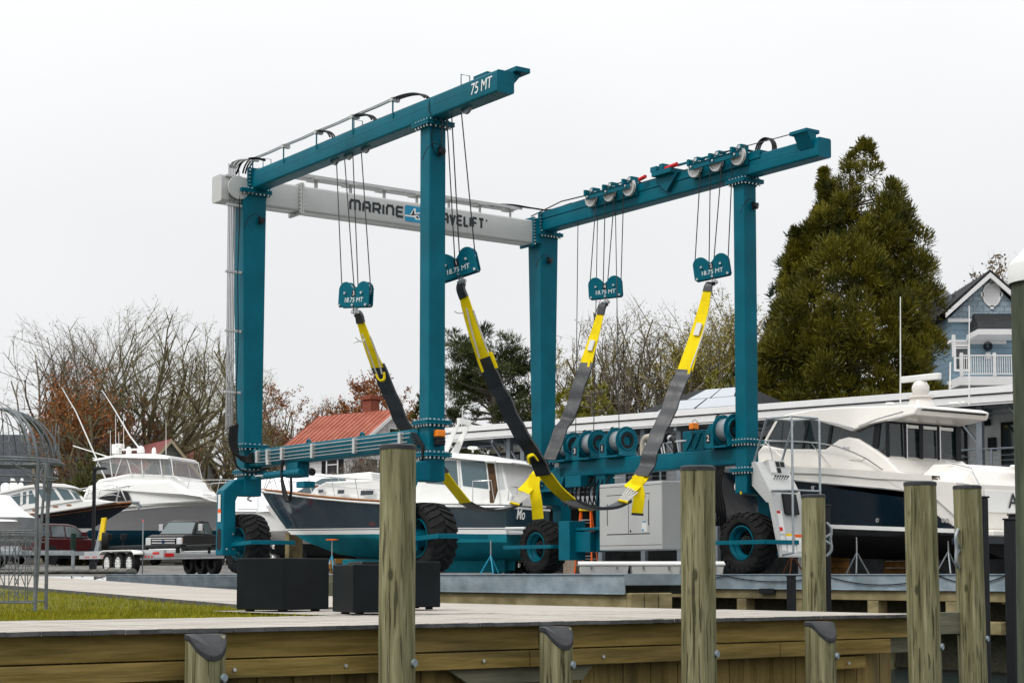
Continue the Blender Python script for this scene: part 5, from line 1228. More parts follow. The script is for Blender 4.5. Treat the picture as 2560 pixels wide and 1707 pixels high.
panel('door_opening', mat('brown_interior', (.085, .045, .02), .6, var=.5, scale=6), b1o, [q(1213, 1156), q(1232, 1158), q(1246, 1225), q(1238, 1257), q(1228, 1257), q(1224, 1222)], hww, .006)
panel('side_window', GLASSC, b1o, [q(1238, 1159), q(1250, 1161), q(1264, 1222), q(1250, 1224)], hww, .014)
mb = MB()
for a, c in (((1141, 1147), (1150, 1215)), ((1213, 1153), (1226, 1226)), ((1236, 1156), (1254, 1258))):
    x0, z0 = q(*a); x1, z1 = q(*c)
    for s in (-1, 1): mb.tube([(x0, s * (hww(x0, z0) + .02), z0), (x1, s * (hww(x1, z1) + .02), z1)], .02, 6)
mb.build('window_post', WHITEG, b1o)
rf = [q(1060, 1141, -1.2), q(1075, 1131, -1.2), q(1115, 1131, -1.2), q(1220, 1138, -1.2), q(1275, 1149, -1.2), q(1290, 1156, -1.2), q(1288, 1159, -1.2), q(1240, 1156, -1.2), q(1115, 1143, -1.2)]
cabin('hardtop', WHITEG, b1o, rf, 1.45, 1.2, bevel=.04)
c0 = q(1217, 1152, -1.42); mb = MB(); mb.cyl((c0[0] - .05, -1.42, c0[1]), (c0[0] + .28, -1.42, c0[1] - .02), .05, 10); mb.build('rolled_curtain', WHITEG, b1o, smooth=40)
# mast, dishes, aerials
x0, z0 = q(1120, 1128, 0); x1, z1 = q(1158, 1060, 0); mb = MB()
for s in (-.35, .35): mb.prism([(x0 - .15, z0 - .1), (x0 + .16, z0 - .1), (x1 + .06, z1), (x1 - .03, z1)], 'v', s - .03, s + .03)
mb.box((x0 - .05, -.35, z0 + .3), (x0 + .25, .35, z0 + .36)); mb.box((x1 - .04, -.38, z1 - .02), (x1 + .09, .38, z1 + .16)); mb.build('mast', WHITEG, b1o, .015)
mb = MB(); xd, zd = q(1182, 1120, -.3); mb.lathe([(0, .06), (.14, .05), (.17, 0), (.14, -.03), (.03, -.05), (.03, -.14)], (xd, -.3, zd), (0, 0, 1), 18); xd, zd = q(1131, 1078, -.2); mb.lathe([(0, .1), (.1, .08), (.12, 0), (0, -.02)], (xd, -.2, zd), (0, 0, 1), 14); mb.build('satellite_dish', WHITEG, b1o, smooth=50)
mb = MB(); a = q(1154, 1072, .2); c = q(1157, 1015, .2); mb.tube([(a[0], .2, a[1]), (c[0], .2, c[1])], .013, 5)
for k in range(3): mb.tube([(x0 - .3, -.1, z0 + .3 + .14 * k), (x0 + .3, -.1, z0 + .38 + .14 * k)], .014, 5)
mb.build('aerial', WHITEG, b1o)
# name, swim platform, anchor
tx = h1.P(1, 1.9, -1); P0 = h1.P(1, 1.8, -1); P1 = h1.P(1, 1.8, 1)
text("Mo", .46, WHITEM, 'boat_name', b1o, face_M((BL + .02, -.62, 1.80), (0, 1, 0), (0, 0, 1)), .004, 1., .3, .004)
mb = MB(); mb.box((BL, -1.5, 1.18), (BL + .75, 1.5, 1.24)); mb.box((BL - .02, -1.66, 1.33), (BL + .62, -1.5, 1.40)); mb.build('swim_platform', WHITEG, b1o, .02)
mb = MB(); mb.tube([(BL + .02, -1.5, 2.2), (BL + .05, -1.5, 2.62), (BL + .05, -.9, 2.62), (BL + .02, -.9, 2.2)], .015, 6); mb.tube([(BL - 1.1, -1.62, 2.15), (BL - 1.1, -1.62, 2.8), (BL - .5, -1.6, 2.8), (BL - .4, -1.6, 2.2)], .015, 6); mb.build('stern_rail', STAINLESS, b1o, smooth=50)
mb = MB(); mb.prism([(-.5, 2.72), (.35, 2.70), (.35, 2.78), (-.5, 2.80)], 'v', -.12, .12); mb.build('bow_pulpit', WHITEG, b1o, .02)
mb = MB(); mb.tube(crom([(-.1, 0, 2.68), (-.35, 0, 2.62), (-.55, 0, 2.5), (-.4, 0, 2.42)], 6), .035, 6); mb.build('anchor', GALV2, b1o, smooth=50)
mb = MB(); mb.box((3., -.2, .05), (9., .2, .48)); mb.prism([(8.9, .1), (9.25, .1), (9.3, .7), (8.8, .7)], 'v', -.03, .03); mb.build('keel', TEALB, b1o, .03)
def onF(F, x, y, z=0): return F.o + Vector((x * F.c - y * F.s, x * F.s + y * F.c, z))
p = at(830, 1390, 53.3); boat_stand(p.x, p.y, 1.05, 'blue boat stand with an orange pad under the slate blue bow')
p = at(1227, 1390, 50.6); boat_stand(p.x, p.y, 1.0, 'blue boat stand under the stern of the slate blue boat', pad=False)
# blocking and yellow fork behind
YF = mat('yellow_machine', (.42, .30, .01), .6, c2=(.5, .38, .03), dirt=(.1, .08, .04), dirt_amt=.7)
p = at(855, 1410, 55.5); t = thing('keel_block', 'orange timber keel blocking under the slate blue boat near its bow', 'keel block', (p.x, p.y, 0), .3)
mb = MB()
for k in range(3): mb.box((-.45, -.3, .17 * k), (.45, .3, .17 * k + .16)) if k % 2 else mb.box((-.3, -.45, .17 * k), (.3, .45, .17 * k + .16))
mb.build('timbers', mat('orange_timber', (.27, .13, .03), .8, var=.3), t, .01)
p = at(1288, 1420, 54.5); t = thing('fork_truck', 'old yellow yard machine half hidden behind the farthest hoist wheel', 'yard machine', (p.x, p.y, 0), .4)
mb = MB(); mb.box((-.6, -.4, .35), (.5, .5, .75)); mb.prism([(-.6, .7), (.1, .7), (-.05, 1.0), (-.5, 1.0)], 'v', -.35, .45); mb.box((-.75, -.25, .1), (-.6, .3, .8)); mb.build('body', YF, t, .04)
mb = MB()
for x in (-.4, .35): mb.lathe([(.1, -.1), (.28, -.1), (.3, -.06), (.3, .06), (.28, .1), (.1, .1)], (x, -.42, .3), (0, 1, 0), 20); mb.lathe([(.1, -.1), (.28, -.1), (.3, -.06), (.3, .06), (.28, .1), (.1, .1)], (x, .52, .3), (0, 1, 0), 20)
mb.build('tyres', RUB, t, smooth=40)

# ------------------------------------------------ express cruiser on the right
YC = math.atan2(-UX, UY)          # bow inland, stern toward the water: local +x = toward the water
CU = 12.3
cs = uv(CU, 0)
F2 = Fr(cs.x, cs.y, YC)            # plane y=0 is the near (port) side at u = CU ; far side is +y
x_st = F2.L(2386, 1250)[0]; x_bow = x_st - 11.6
HB = 1.85
F2c = uv(CU + HB, -x_bow); F2 = Fr(F2c.x, F2c.y, YC)   # origin at the bow, on the centre line
c2 = thing('express_cruiser', 'cream and dark navy express cruiser with tinted cabin on stands at the right', 'boat', F2.o, YC)
g = lambda px, py, y=-HB: F2.L(px, py, y)
LB = 11.6
shz = lambda px, py: g(px, py)[1]
zs_mid = g(2040, 1206)[1]; zs_aft = g(2260, 1226)[1]; zb_mid = g(2075, 1306)[1]; zb_aft = g(2360, 1319)[1]
h2 = Hull(LB, [(0, .04), (.12, .85), (.3, 1.5), (.55, 1.83), (.8, 1.86), (1, 1.78)], [(0, zs_mid + .85), (.25, zs_mid + .5), (.5, zs_mid + .12), (.75, zs_aft + .02), (.9, zs_aft - .25), (1, zs_aft - .95)], [(0, 1.5), (.08, 1.0), (.25, .6), (.5, .42), (.8, .36), (1, .36)],
          [(0, 1.55, .05), (.15, 1.25, .5), (.35, 1.05, .84), (.6, .95, .955), (1, .9, .98)], 1.6, 1.2, 1.3)
zw = lambda t: zb_mid + (zb_aft - zb_mid) * max(0, min(1.3, (t - .55) / .4))
h2.band('topsides', NAVYD, c2, lambda t: zw(t), lambda t: max(zw(t) + .02, h2.S(t)), 10)
h2.band('boot_stripe', WHITEG, c2, lambda t: zw(t) - .10, lambda t: zw(t), 2); h2.band('bottom', BLKB, c2, h2.K, lambda t: max(h2.K(t) + .01, zw(t) - .10), 10)
# white upper hull: gunwale band tracing the sheer
def strip2(name, m_, top, bot, hw_, off=.0, th=.06):
    """band on both sides between two sighted lines (left to right)"""
    n = 28; xs0 = g(1872, 1190)[0]
    def res(line):
        xs = [g(*p) for p in line]; L0 = []
        for i in range(n + 1):
            x = X0 + (X1 - X0) * i / n; z = interp(xs, x) if x >= xs[0][0] else xs[0][1] + (x - xs[0][0]) * (xs[1][1] - xs[0][1]) / (xs[1][0] - xs[0][0]); L0.append((x, z))
        return L0
    X0 = xs0; X1 = min(g(*top[-1])[0], g(*bot[-1])[0])
    T, Bq = res(top), res(bot); mb = MB()
    for s in (-1, 1):
        A = [(x, s * (hw_(x) + off), z) for x, z in T]; Bb = [(x, s * (hw_(x) + off), z) for x, z in Bq]; A2 = [(x, s * (hw_(x) + off - th), z) for x, z in T]; B2 = [(x, s * (hw_(x) + off - th), z) for x, z in Bq]
        mb.loft([A, Bb, B2, A2, A])
    return mb.build(name, m_, c2, smooth=45)
hwx = lambda x: h2.B(max(0, min(1, x / LB)))
strip2('gunwale', CREAMG, [(1900, 1172), (1990, 1175), (2075, 1179), (2180, 1184), (2300, 1193), (2388, 1208)], [(1900, 1192), (1990, 1203), (2075, 1209), (2180, 1218), (2300, 1233), (2388, 1262)], hwx, .02, .5)
strip2('rub_rail', STAINLESS, [(1900, 1187), (1990, 1199), (2144, 1213), (2260, 1224), (2340, 1243)], [(1900, 1190), (1990, 1202), (2144, 1216), (2260, 1227), (2340, 1246)], hwx, .05, .06)
strip2('side_deck_edge', CREAMG, [(1900, 1164), (1990, 1166), (2075, 1170), (2180, 1176), (2330, 1188)], [(1900, 1180), (1990, 1182), (2075, 1185), (2190, 1196), (2388, 1206)], hwx, .06, .3)
# quarter: sloping cream stern corner
mb = MB(); qp = [g(2335, 1190), g(2395, 1206), g(2400, 1270), g(2380, 1290), g(2340, 1250)]
o = panel('stern_quarter', CREAMG, c2, [g(2200, 1190), g(2388, 1204), g(2384, 1290), g(2330, 1240), g(2260, 1226)], lambda x, z: hwx(x), .035, .3, bevel=.02)
# deck house body
dh, hw2 = cabin('deck_house', CREAMG, c2, [g(1880, 1185, -1.4), g(1898, 1128, -1.4), g(1908, 1112, -1.4), g(1960, 1122, -1.4), g(2066, 1123, -1.4), g(2098, 1098, -1.4), g(2120, 1092, -1.4), g(2144, 1096, -1.4), g(2188, 1122, -1.4), g(2225, 1148, -1.4), g(2256, 1178, -1.4), g(2330, 1192, -1.4), g(2330, 1215, -1.4), g(1880, 1215, -1.4)], 1.62, 1.42, bevel=.05)
# dark glazed cabin; its aft bulkhead is a wall of sliding doors facing the water
gl, hwg = cabin('cabin_glass', GLASSD, c2, [g(1905, 1112, -1.36), g(1938, 1052, -1.36), g(1960, 1046, -1.36), g(2050, 1050, -1.36), g(2140, 1060, -1.36), g(2212, 1048, -1.36), g(2216, 1190, -1.36), g(1930, 1190, -1.36)], 1.40, 1.30, bevel=.02)
mb = MB()
def bar2(p0, p1, w, y=-1.40, m_=None):
    a, b = F2.L(*p0, y), F2.L(*p1, y)
    for s in (-1, 1):
        mb.add([(a[0] - w, s * (hwg(*a) + .025), a[1]), (a[0] + w, s * (hwg(*a) + .025), a[1]), (b[0] + w, s * (hwg(*b) + .025), b[1]), (b[0] - w, s * (hwg(*b) + .025), b[1]), (a[0] - w, s * (hwg(*a) - .01), a[1]), (a[0] + w, s * (hwg(*a) - .01), a[1]), (b[0] + w, s * (hwg(*b) - .01), b[1]), (b[0] - w, s * (hwg(*b) - .01), b[1])], [(0, 1, 2, 3), (4, 7, 6, 5), (0, 4, 5, 1), (1, 5, 6, 2), (2, 6, 7, 3), (3, 7, 4, 0)])
for p0, p1, w in (((2014, 1056), (2005, 1120), .04), ((2074, 1064), (2068, 1120), .05), ((2190, 1060), (2186, 1120), .10)): bar2(p0, p1, w)
mb.build('mullion', BLACK, c2)
xq = g(2216, 1120, -1.36)[0] + .01; zt_, zb_ = g(2214, 1050, -1.36)[1], g(2216, 1182, -1.36)[1]
mb = MB()
for f, w in ((0., .05), (.24, .02), (.46, .07), (.71, .02), (1., .10)):
    yy = -1.33 + 2.66 * f; mb.box((xq, yy - w, zb_), (xq + .03, yy + w, zt_ - .05))
mb.box((xq, -1.33, zt_ - .05), (xq + .03, 1.33, zt_ + .08)); mb.box((xq, -1.33, zb_ - .12), (xq + .03, 1.33, zb_)); mb.build('sliding_door_frame', BLACK, c2)
mb = MB(); mb.box((xq + .031, -1.33 + 2.66 * .72, zb_), (xq + .045, -1.33 + 2.66 * .735, zt_ - .06)); mb.box((xq + .031, -1.33 + 2.66 * .25, zb_), (xq + .045, -1.33 + 2.66 * .262, zt_ - .06)); mb.build('door_frame', STAINLESS, c2)
mb = MB()
for f0, f1 in ((.27, .43), (.5, .69), (.74, .93)): mb.box((xq + .004, -1.33 + 2.66 * f0, zt_ - .16), (xq + .02, -1.33 + 2.66 * f1, zt_ - .08))
mb.build('rolled_blind', WHITEG, c2)
mb = MB(); bar2((1905, 1112), (1936, 1052), .05); mb.build('windscreen_frame', CREAMG, c2)
# roof with a deep after edge
rp_ = [g(1936, 1050, -1.3), g(1945, 1042, -1.3), g(1975, 1032, -1.3), g(2030, 1022, -1.3), g(2100, 1017, -1.3), g(2200, 1014, -1.3), g(2285, 1011, -1.3), g(2300, 1017, -1.3), g(2292, 1036, -1.3), g(2255, 1045, -1.3), g(2180, 1062, -1.3), g(2140, 1078, -1.3), g(2100, 1066, -1.3), g(2040, 1051, -1.3)]
rf2, hwr = cabin('hardtop', CREAMG, c2, rp_, 1.50, 1.26, bevel=.05)
xr0, zr0 = g(2300, 1017, -1.3); xr1, zr1 = g(2292, 1036, -1.3)
mb = MB(); mb.hexa([(xr1 + .03, -1.22, zr1 + .10), (xr1 + .03, 1.22, zr1 + .10), (xr1 + .06, 1.22, zr1 + .10), (xr1 + .06, -1.22, zr1 + .10)], [(xr0 + .01, -1.18, zr0 - .04), (xr0 + .01, 1.18, zr0 - .04), (xr0 + .04, 1.18, zr0 - .04), (xr0 + .04, -1.18, zr0 - .04)]); mb.build('roof_vent_strip', BLACK, c2)
mb = MB()
for ln in ([(2040, 1049), (2090, 1058), (2136, 1070)], [(2150, 1065), (2200, 1046), (2262, 1029)]):
    for s in (-1, 1): mb.tube([(g(*p, -1.45)[0], s * 1.50, g(*p, -1.45)[1]) for p in ln], .018, 6)
for ln in ([(2220, 1052), (2240, 1050), (2255, 1042)],): mb.tube([(g(*p, -1.5)[0], -1.52, g(*p, -1.5)[1]) for p in ln], .016, 6)
mb.build('grab_rail', STAINLESS, c2, smooth=60)
# bow rail running aft
mb = MB()
for s in (-1, 1):
    mb.tube([(g(*p, -1.7)[0], s * 1.66, g(*p, -1.7)[1]) for p in ((1850, 1102), (1912, 1101), (1985, 1102), (2040, 1106), (2085, 1114), (2130, 1130), (2165, 1147), (2204, 1174))], .018, 6)
    for a, b_ in (((1918, 1103), (1932, 1160)), ((2024, 1106), (2074, 1166)), ((1908, 1103), (1960, 1150))): mb.tube([(g(*p, -1.7)[0], s * 1.66, g(*p, -1.7)[1]) for p in (a, b_)], .014, 6)
mb.build('bow_rail', STAINLESS, c2, smooth=60)
panel('air_vent', CREAMG, c2, [g(2112, 1143, -1.6), g(2155, 1144, -1.6), g(2152, 1151, -1.6), g(2118, 1149, -1.6)], hw2, .03, .05, bevel=.01); panel('nav_light', STAINLESS, c2, [g(2106, 1115, -1.5), g(2121, 1115, -1.5), g(2121, 1120, -1.5), g(2106, 1120, -1.5)], hw2, .03, .05)
# cockpit coaming, engine cover, transom
xs = g(2386, 1290)[0]
mb = MB(); tz = g(2450, 1170, 0.)[1]
cp = [(-1.75, zs_aft - .95), (-1.75, zs_aft - .05), (-1.45, zs_aft + .32), (-1.1, zs_aft + .55), (1.1, zs_aft + .55), (1.75, zs_aft + .1), (1.75, zs_aft - .95)]
rings = [[(xs - 1.3, y * .97, z + .1) for y, z in cp], [(xs - .55, y * 1.0, z + .08) for y, z in cp], [(xs - .1, y * .98, z - .08) for y, z in cp], [(xs + .15, y * .93, z - .45 if z > zs_aft - .5 else z) for y, z in cp]]
mb.loft(rings, True, True); mb.build('transom', CREAMG, c2, .04, seg=3)
mb = MB(); mb.box((xs - .1, -1.7, zs_aft - 1.15), (xs + 1.0, 1.7, zs_aft - 1.0)); mb.build('swim_platform', CREAMG, c2, .04)
mb = MB(); mb.box((xs - .2, -1.72, zs_aft - 1.32), (xs + .9, -1.2, zs_aft - 1.16)); mb.build('platform_skirt', NAVYD, c2)
mb = MB(); mb.tube([(xs - .75, -1.25, zs_aft + .68), (xs + .0, -1.2, zs_aft + .5), (xs + .2, -1.18, zs_aft + .1)], .02, 6); mb.tube([(xs - 1.1, -1.72, zs_aft + .12), (xs - 1.0, -1.72, zs_aft + .3), (xs - .6, -1.7, zs_aft + .26), (xs - .5, -1.7, zs_aft + .08)], .018, 6); mb.build('stern_rail', STAINLESS, c2, smooth=50)
mb = MB(); mb.box((xs + .16, -.95, zs_aft - .55), (xs + .19, 1.2, zs_aft - .02)); mb.build('transom_hatch', WHITEG, c2, .01)
text("A", .52, INK, 'boat_name', c2, face_M((xs + .215, .05, zs_aft - .28), (0, 1, 0), (0, 0, 1)), .004)
mb = MB(); mb.box((xs + .0, .2, zs_aft + .52), (xs + .16, 1.3, zs_aft + .62)); mb.build('outboard_cover', WHITEG, c2, .03)
mb = MB()
for px, py in ((2034, 1219), (2193, 1300), (2356, 1300), (2366, 1301)):
    x, z = g(px, py); mb.lathe([(.02, 0), (.055, 0), (.055, .02), (.02, .02)], (x, -h2.width(min(1, x / LB), z) - .01, z), (0, -1, 0), 16, closed=True)
mb.build('through_hull', STAINLESS, c2, smooth=40)
x, z = g(1824, 1215); mb = MB(); mb.lathe([(.11, 0), (.15, 0), (.15, .03), (.11, .03)], (x, -h2.width(max(.02, x / LB), z) - .02, z), (0, -1, 0), 24, closed=True); mb.build('bow_thruster_ring', CREAMG, c2, smooth=40)
# radar, aerials
x, z = g(2302, 1009, 0); mb = MB(); mb.lathe([(.36, 0), (.26, .22), (.34, .23), (.34, .28), (.0, .30)], (x, 0, z - .08), (0, 0, 1), 20); mb.build('radar_mount', CREAMG, c2, smooth=40)
mb = MB(); mb.lathe([(.17, 0), (.22, .10), (.22, .22), (.16, .33), (.08, .37), (.0, .38)], (x, 0, z + .22), (0, 0, 1), 24); d_ = Vector((.95, .3, 0)); mb.build('radome', CREAMG, c2, smooth=50)
mb = MB(); mb.hexa([(x - .60, -.12, z + .58), (x + .60, -.02, z + .58), (x + .60, .12, z + .58), (x - .60, .02, z + .58)], [(x - .60, -.12, z + .74), (x + .60, -.02, z + .74), (x + .60, .12, z + .74), (x - .60, .02, z + .74)]); mb.build('radar_scanner', WHITEG, c2, .03)
mb = MB()
for (px, py, py2, y) in ((2251, 1008, 742, -.6), (2423, 1012, 764, -.9)): a = g(px, py, y); b_ = g(px, py2, y); mb.tube([(a[0], y, a[1]), (b_[0], y, b_[1])], .022, 6, r2=.012)
a = g(2375, 980, .8); b_ = g(2376, 905, .8); mb.tube([(a[0], .8, a[1]), (b_[0], .8, b_[1])], .02, 6); mb.build('aerial', WHITEG, c2, smooth=60)
mb = MB(); a = g(2225, 1008, -.6); mb.lathe([(0, .06), (.1, .05), (.14, .0)], (a[0], -.6, a[1] - .03), (0, 0, 1), 16); a = g(2390, 1012, -.8); mb.cyl((a[0] - .2, -.8, a[1] + .04), (a[0] + .3, -.8, a[1] + .03), .04, 8); mb.box((a[0] + .1, -.85, a[1]), (a[0] + .2, -.7, a[1] + .12)); mb.build('deck_fitting', WHITEG, c2, smooth=40)
for i, (px, Yd, lab) in enumerate(((1981, 44.2, 'rusty boat stand beside the near right hoist wheel'), (2143, 43.0, 'pale boat stand under the middle of the express cruiser'), (2372, 41.0, 'pale boat stand under the stern of the express cruiser'))):
    p = at(px, 1436, Yd); boat_stand(p.x, p.y, 1.0 if i else .95, lab, RUST if i == 0 else GALV2, pad=(i == 0), z=-.01)
for px, Yd, lab in ((2085, 47.0, 'timber keel block stack between two piles under the cruiser'), (2250, 45.2, 'timber keel block stack left of the tilted pile')):
    p = at(px, 1436, Yd); t = thing('keel_block', lab, 'keel block', (p.x, p.y, -.01), YAW, 'keel blocks under the express cruiser'); mb = MB()
    for k in range(3): mb.box((-.4, -.2, .18 * k), (.4, .2, .18 * k + .17)) if k % 2 else mb.box((-.2, -.4, .18 * k), (.2, .4, .18 * k + .17))
    mb.build('timbers', mat('orange_timber', (.40, .19, .03), .8), t, .01)

# ------------------------------------------------ navy cabin boat far left
YN = R(180 + 8)                         # bow to the right: local +x runs left
bw = at(334, 1256, 86.); F3 = Fr(bw.x, bw.y, YN, gz(bw.x, bw.y) - .0)
c3 = thing('motor_yacht', 'dark navy hulled cabin boat with red bottom and bow to the right', 'boat', F3.o, YN)
n_ = lambda px, py, y=1.5: (lambda r: (r[0], r[1]))(F3.L(px, py, y))
S0 = F3.L(334, 1256, 0)[1]
h3 = Hull(15., [(0, .03), (.1, .75), (.28, 1.5), (.5, 2.1), (.8, 2.25), (1, 2.1)], [(0, S0), (.2, S0 - .50), (.4, S0 - .88), (.7, S0 - 1.2), (1, S0 - 1.3)], [(0, 1.3), (.08, .95), (.3, .75), (.6, .65), (1, .6)], [(0, 1.5, .03), (.15, 1.55, .3), (.35, 1.5, .65), (.6, 1.4, .9), (1, 1.35, .95)], 2.9, 1.1, 1.4)
h3.band('topsides', NAVYD, c3, lambda t: 1.82, h3.S); h3.band('boot_stripe', WHITEG, c3, lambda t: 1.62, lambda t: 1.82, 1); h3.band('bottom', REDB, c3, h3.K, lambda t: max(h3.K(t) + .01, 1.62), 8); h3.deck('deck', WHITEG, c3)
mb = MB()
for s in (-1, 1): mb.tube([(h3.P(t, h3.S(t), s)[0], h3.P(t, h3.S(t), s)[1], h3.P(t, h3.S(t), s)[2] + .02) for t in [i / 30 * .9 for i in range(31)]], .045, 6)
mb.build('cap_rail', TEAK, c3, smooth=60)
mb = MB()
for s in (-1, 1): mb.tube([(h3.P(t, h3.S(t) - .16, s)[0], h3.P(t, h3.S(t) - .16, s)[1] + .02 * s, h3.P(t, h3.S(t) - .16, s)[2]) for t in [i / 30 for i in range(31)]], .022, 6)
mb.build('rub_rail', TEAK, c3, smooth=60)
h3.rail('bow_rail', STAINLESS, c3, 1.0, .02, .5, 4, .02, .1, mid=True)
tr3, hwt3 = cabin('trunk_cabin', WHITEG, c3, [n_(290, 1254), n_(240, 1248), n_(120, 1255), n_(0, 1260), n_(-60, 1262), n_(-60, 1300), n_(60, 1292), n_(225, 1266)], 1.55, 1.4, bevel=.06)
wh3, hww3 = cabin('wheelhouse', WHITEG, c3, [n_(208, 1250), n_(176, 1221), n_(150, 1214), n_(95, 1213), n_(60, 1219), n_(0, 1232), n_(-120, 1250), n_(-120, 1290), n_(60, 1275)], 1.6, 1.35, bevel=.05)
cabin('hardtop', WHITEG, c3, [n_(204, 1222), n_(185, 1215), n_(160, 1209), n_(110, 1207), n_(60, 1214), n_(0, 1228), n_(-120, 1250), n_(-120, 1255), n_(0, 1235), n_(60, 1221), n_(110, 1215), n_(160, 1218)], 1.6, 1.45, bevel=.03)
for pl in ([(92, 1223), (132, 1220), (150, 1248), (108, 1253)], [(139, 1219), (168, 1223), (186, 1247), (160, 1249)], [(176, 1225), (190, 1232), (203, 1247), (190, 1247)], [(20, 1240), (50, 1232), (50, 1262), (22, 1268)], [(57, 1230), (65, 1228), (65, 1258), (57, 1260)], [(72, 1226), (78, 1225), (94, 1255), (72, 1259)]):
    panel('side_window', GLASSB, c3, [n_(*p) for p in pl], hww3, .014)
for (px, py, w, hh) in ((88, 1275, 14, 5), (139, 1266, 12, 4), (172, 1262, 12, 4)):
    panel('porthole', TEAK, c3, [n_(px - w / 2, py - hh / 2), n_(px + w / 2, py - hh / 2), n_(px + w / 2, py + hh / 2), n_(px - w / 2, py + hh / 2)], hwt3, .014)
mb = MB(); a = n_(42, 1222, 0); b_ = n_(33, 1196, 0); mb.prism([(a[0] + .35, a[1]), (a[0] - .2, a[1]), (b_[0] - .05, b_[1]), (b_[0] + .1, b_[1])], 'v', -.2, .2); mb.build('mast', WHITEG, c3, .02)
mb = MB(); a = n_(14, 1222, 0); mb.lathe([(.25, 0), (.25, .25), (.15, .38), (0, .42)], (a[0], 0, a[1] - .1), (0, 0, 1), 16); a = n_(52, 1214, .4); mb.lathe([(.12, 0), (.14, .2), (.08, .3), (0, .32)], (a[0], .4, a[1] - .15), (0, 0, 1), 14); a = n_(55, 1199, 0); mb.sphere((a[0], 0, a[1]), .08); mb.build('radome', WHITEG, c3, smooth=50)
mb = MB(); mb.tube(crom([(.15, 0, S0), (-.1, .0, S0 - .05), (-.35, 0, S0 - .15), (-.2, 0, S0 - .3)], 5), .06, 6); mb.box((-.3, -.1, S0 - .02), (.5, .1, S0 + .06)); mb.build('anchor', GALV2, c3, smooth=50)

# ------------------------------------------------ white sport fishing boat
YS = R(180 - 12)
bw = at(668, 1256, 92.); F4 = Fr(bw.x, bw.y, YS, gz(bw.x, bw.y))
c4 = thing('sport_fishing_boat', 'big white fishing yacht with flybridge, outriggers and pale grey hull', 'boat', F4.o, YS)
s_ = lambda px, py, y=1.2: F4.L(px, py, y)
S0 = F4.L(668, 1256, 0)[1]
h4 = Hull(19., [(0, .04), (.1, 1.1), (.28, 2.1), (.5, 2.6), (.8, 2.8), (1, 2.6)], [(0, S0), (.2, S0 - .05), (.4, S0 - .4), (.6, S0 - 1.0), (.8, S0 - 1.4), (1, S0 - 1.5)], [(0, 1.4), (.08, .9), (.3, .6), (.6, .5), (1, .5)], [(0, 1.6, .03), (.15, 1.6, .35), (.35, 1.5, .65), (.6, 1.4, .9), (1, 1.35, .95)], 3.2, 1.15, 1.6)
h4.band('topsides', GREYH, c4, lambda t: 1.85, lambda t: h4.S(t) - .12); h4.band('gunwale', WHITEG, c4, lambda t: h4.S(t) - .12, h4.S, 1); h4.band('bottom', BLUB, c4, h4.K, lambda t: max(h4.K(t) + .01, 1.85), 8); h4.deck('deck', WHITEG, c4)
mb = MB()
for s in (-1, 1): mb.tube([(h4.P(t, h4.S(t) - .13, s)[0], h4.P(t, h4.S(t) - .13, s)[1] + s * .02, h4.P(t, h4.S(t) - .13, s)[2]) for t in [i / 30 for i in range(31)]], .03, 6)
mb.build('rub_rail', WHITEG, c4, smooth=60)
h4.rail('bow_rail', STAINLESS, c4, 1.2, .02, .5, 4, .022, .15)
ho, hwh = cabin('deck_house', WHITEG, c4, [s_(560, 1256), s_(520, 1243), s_(486, 1232), s_(478, 1222), s_(440, 1200), s_(330, 1200), s_(238, 1216), s_(225, 1256), s_(225, 1275)], 2.4, 2.1, bevel=.15, front=(s_(480, 1230)[0], .2))
fb, hwf = cabin('flybridge', WHITEG, c4, [s_(482, 1228), s_(462, 1200), s_(446, 1190), s_(340, 1184), s_(262, 1200), s_(236, 1240), s_(240, 1250), s_(300, 1236), s_(370, 1222), s_(440, 1222)], 2.2, 1.95, bevel=.14, front=(s_(430, 1200)[0], .3))
en, hwe = cabin('vinyl_enclosure', GLASSC, c4, [s_(446, 1190), s_(436, 1142), s_(270, 1146), s_(255, 1185), s_(330, 1188)], 1.95, 1.85, bevel=.03)
panel('saloon_window', BLACK, c4, [s_(268, 1247), s_(290, 1236), s_(330, 1229), s_(341, 1233), s_(350, 1252), s_(300, 1254)], hwh, .02)
tp = cabin('hardtop', WHITEG, c4, [s_(437, 1146), s_(430, 1140), s_(400, 1136), s_(350, 1136), s_(300, 1139), s_(248, 1152), s_(254, 1155), s_(300, 1146), s_(437, 1150)], 2.1, 1.95, bevel=.03)
mb = MB()
for px, px2 in ((440, 448), (412, 420), (366, 372), (318, 304), (288, 296), (262, 250), (330, 345)):
    for sd in (-1, 1): a = s_(px, 1146); b_ = s_(px2, 1192); mb.tube([(a[0], sd * 1.87, a[1]), (b_[0], sd * 1.97, b_[1])], .035, 6)
mb.tube([(s_(372, 1186)[0], 1.5, s_(372, 1186)[1]), (s_(318, 1143)[0], 1.5, s_(318, 1143)[1])], .025, 6); mb.build('top_support', WHITEG, c4, smooth=60)
mb = MB()
for ln, y in (([(286, 1245), (245, 1155), (190, 1030), (154, 968)], 1.9), ([(352, 1125), (325, 1090), (285, 1022), (255, 975)], -1.9)):
    mb.tube([(s_(*p, y)[0], y, s_(*p, y)[1]) for p in ln], [.055, .045, .035, .02], 6)
mb.tube([(s_(195, 1116)[0], 1.8, s_(195, 1116)[1]), (s_(280, 1143)[0], 1.7, s_(280, 1143)[1])], .03, 6); mb.tube([(s_(240, 1146)[0], 1.6, s_(240, 1146)[1]), (s_(275, 1156)[0], 1.6, s_(275, 1156)[1])], .03, 6); mb.build('outrigger', WHITEG, c4, smooth=60)
mb = MB()
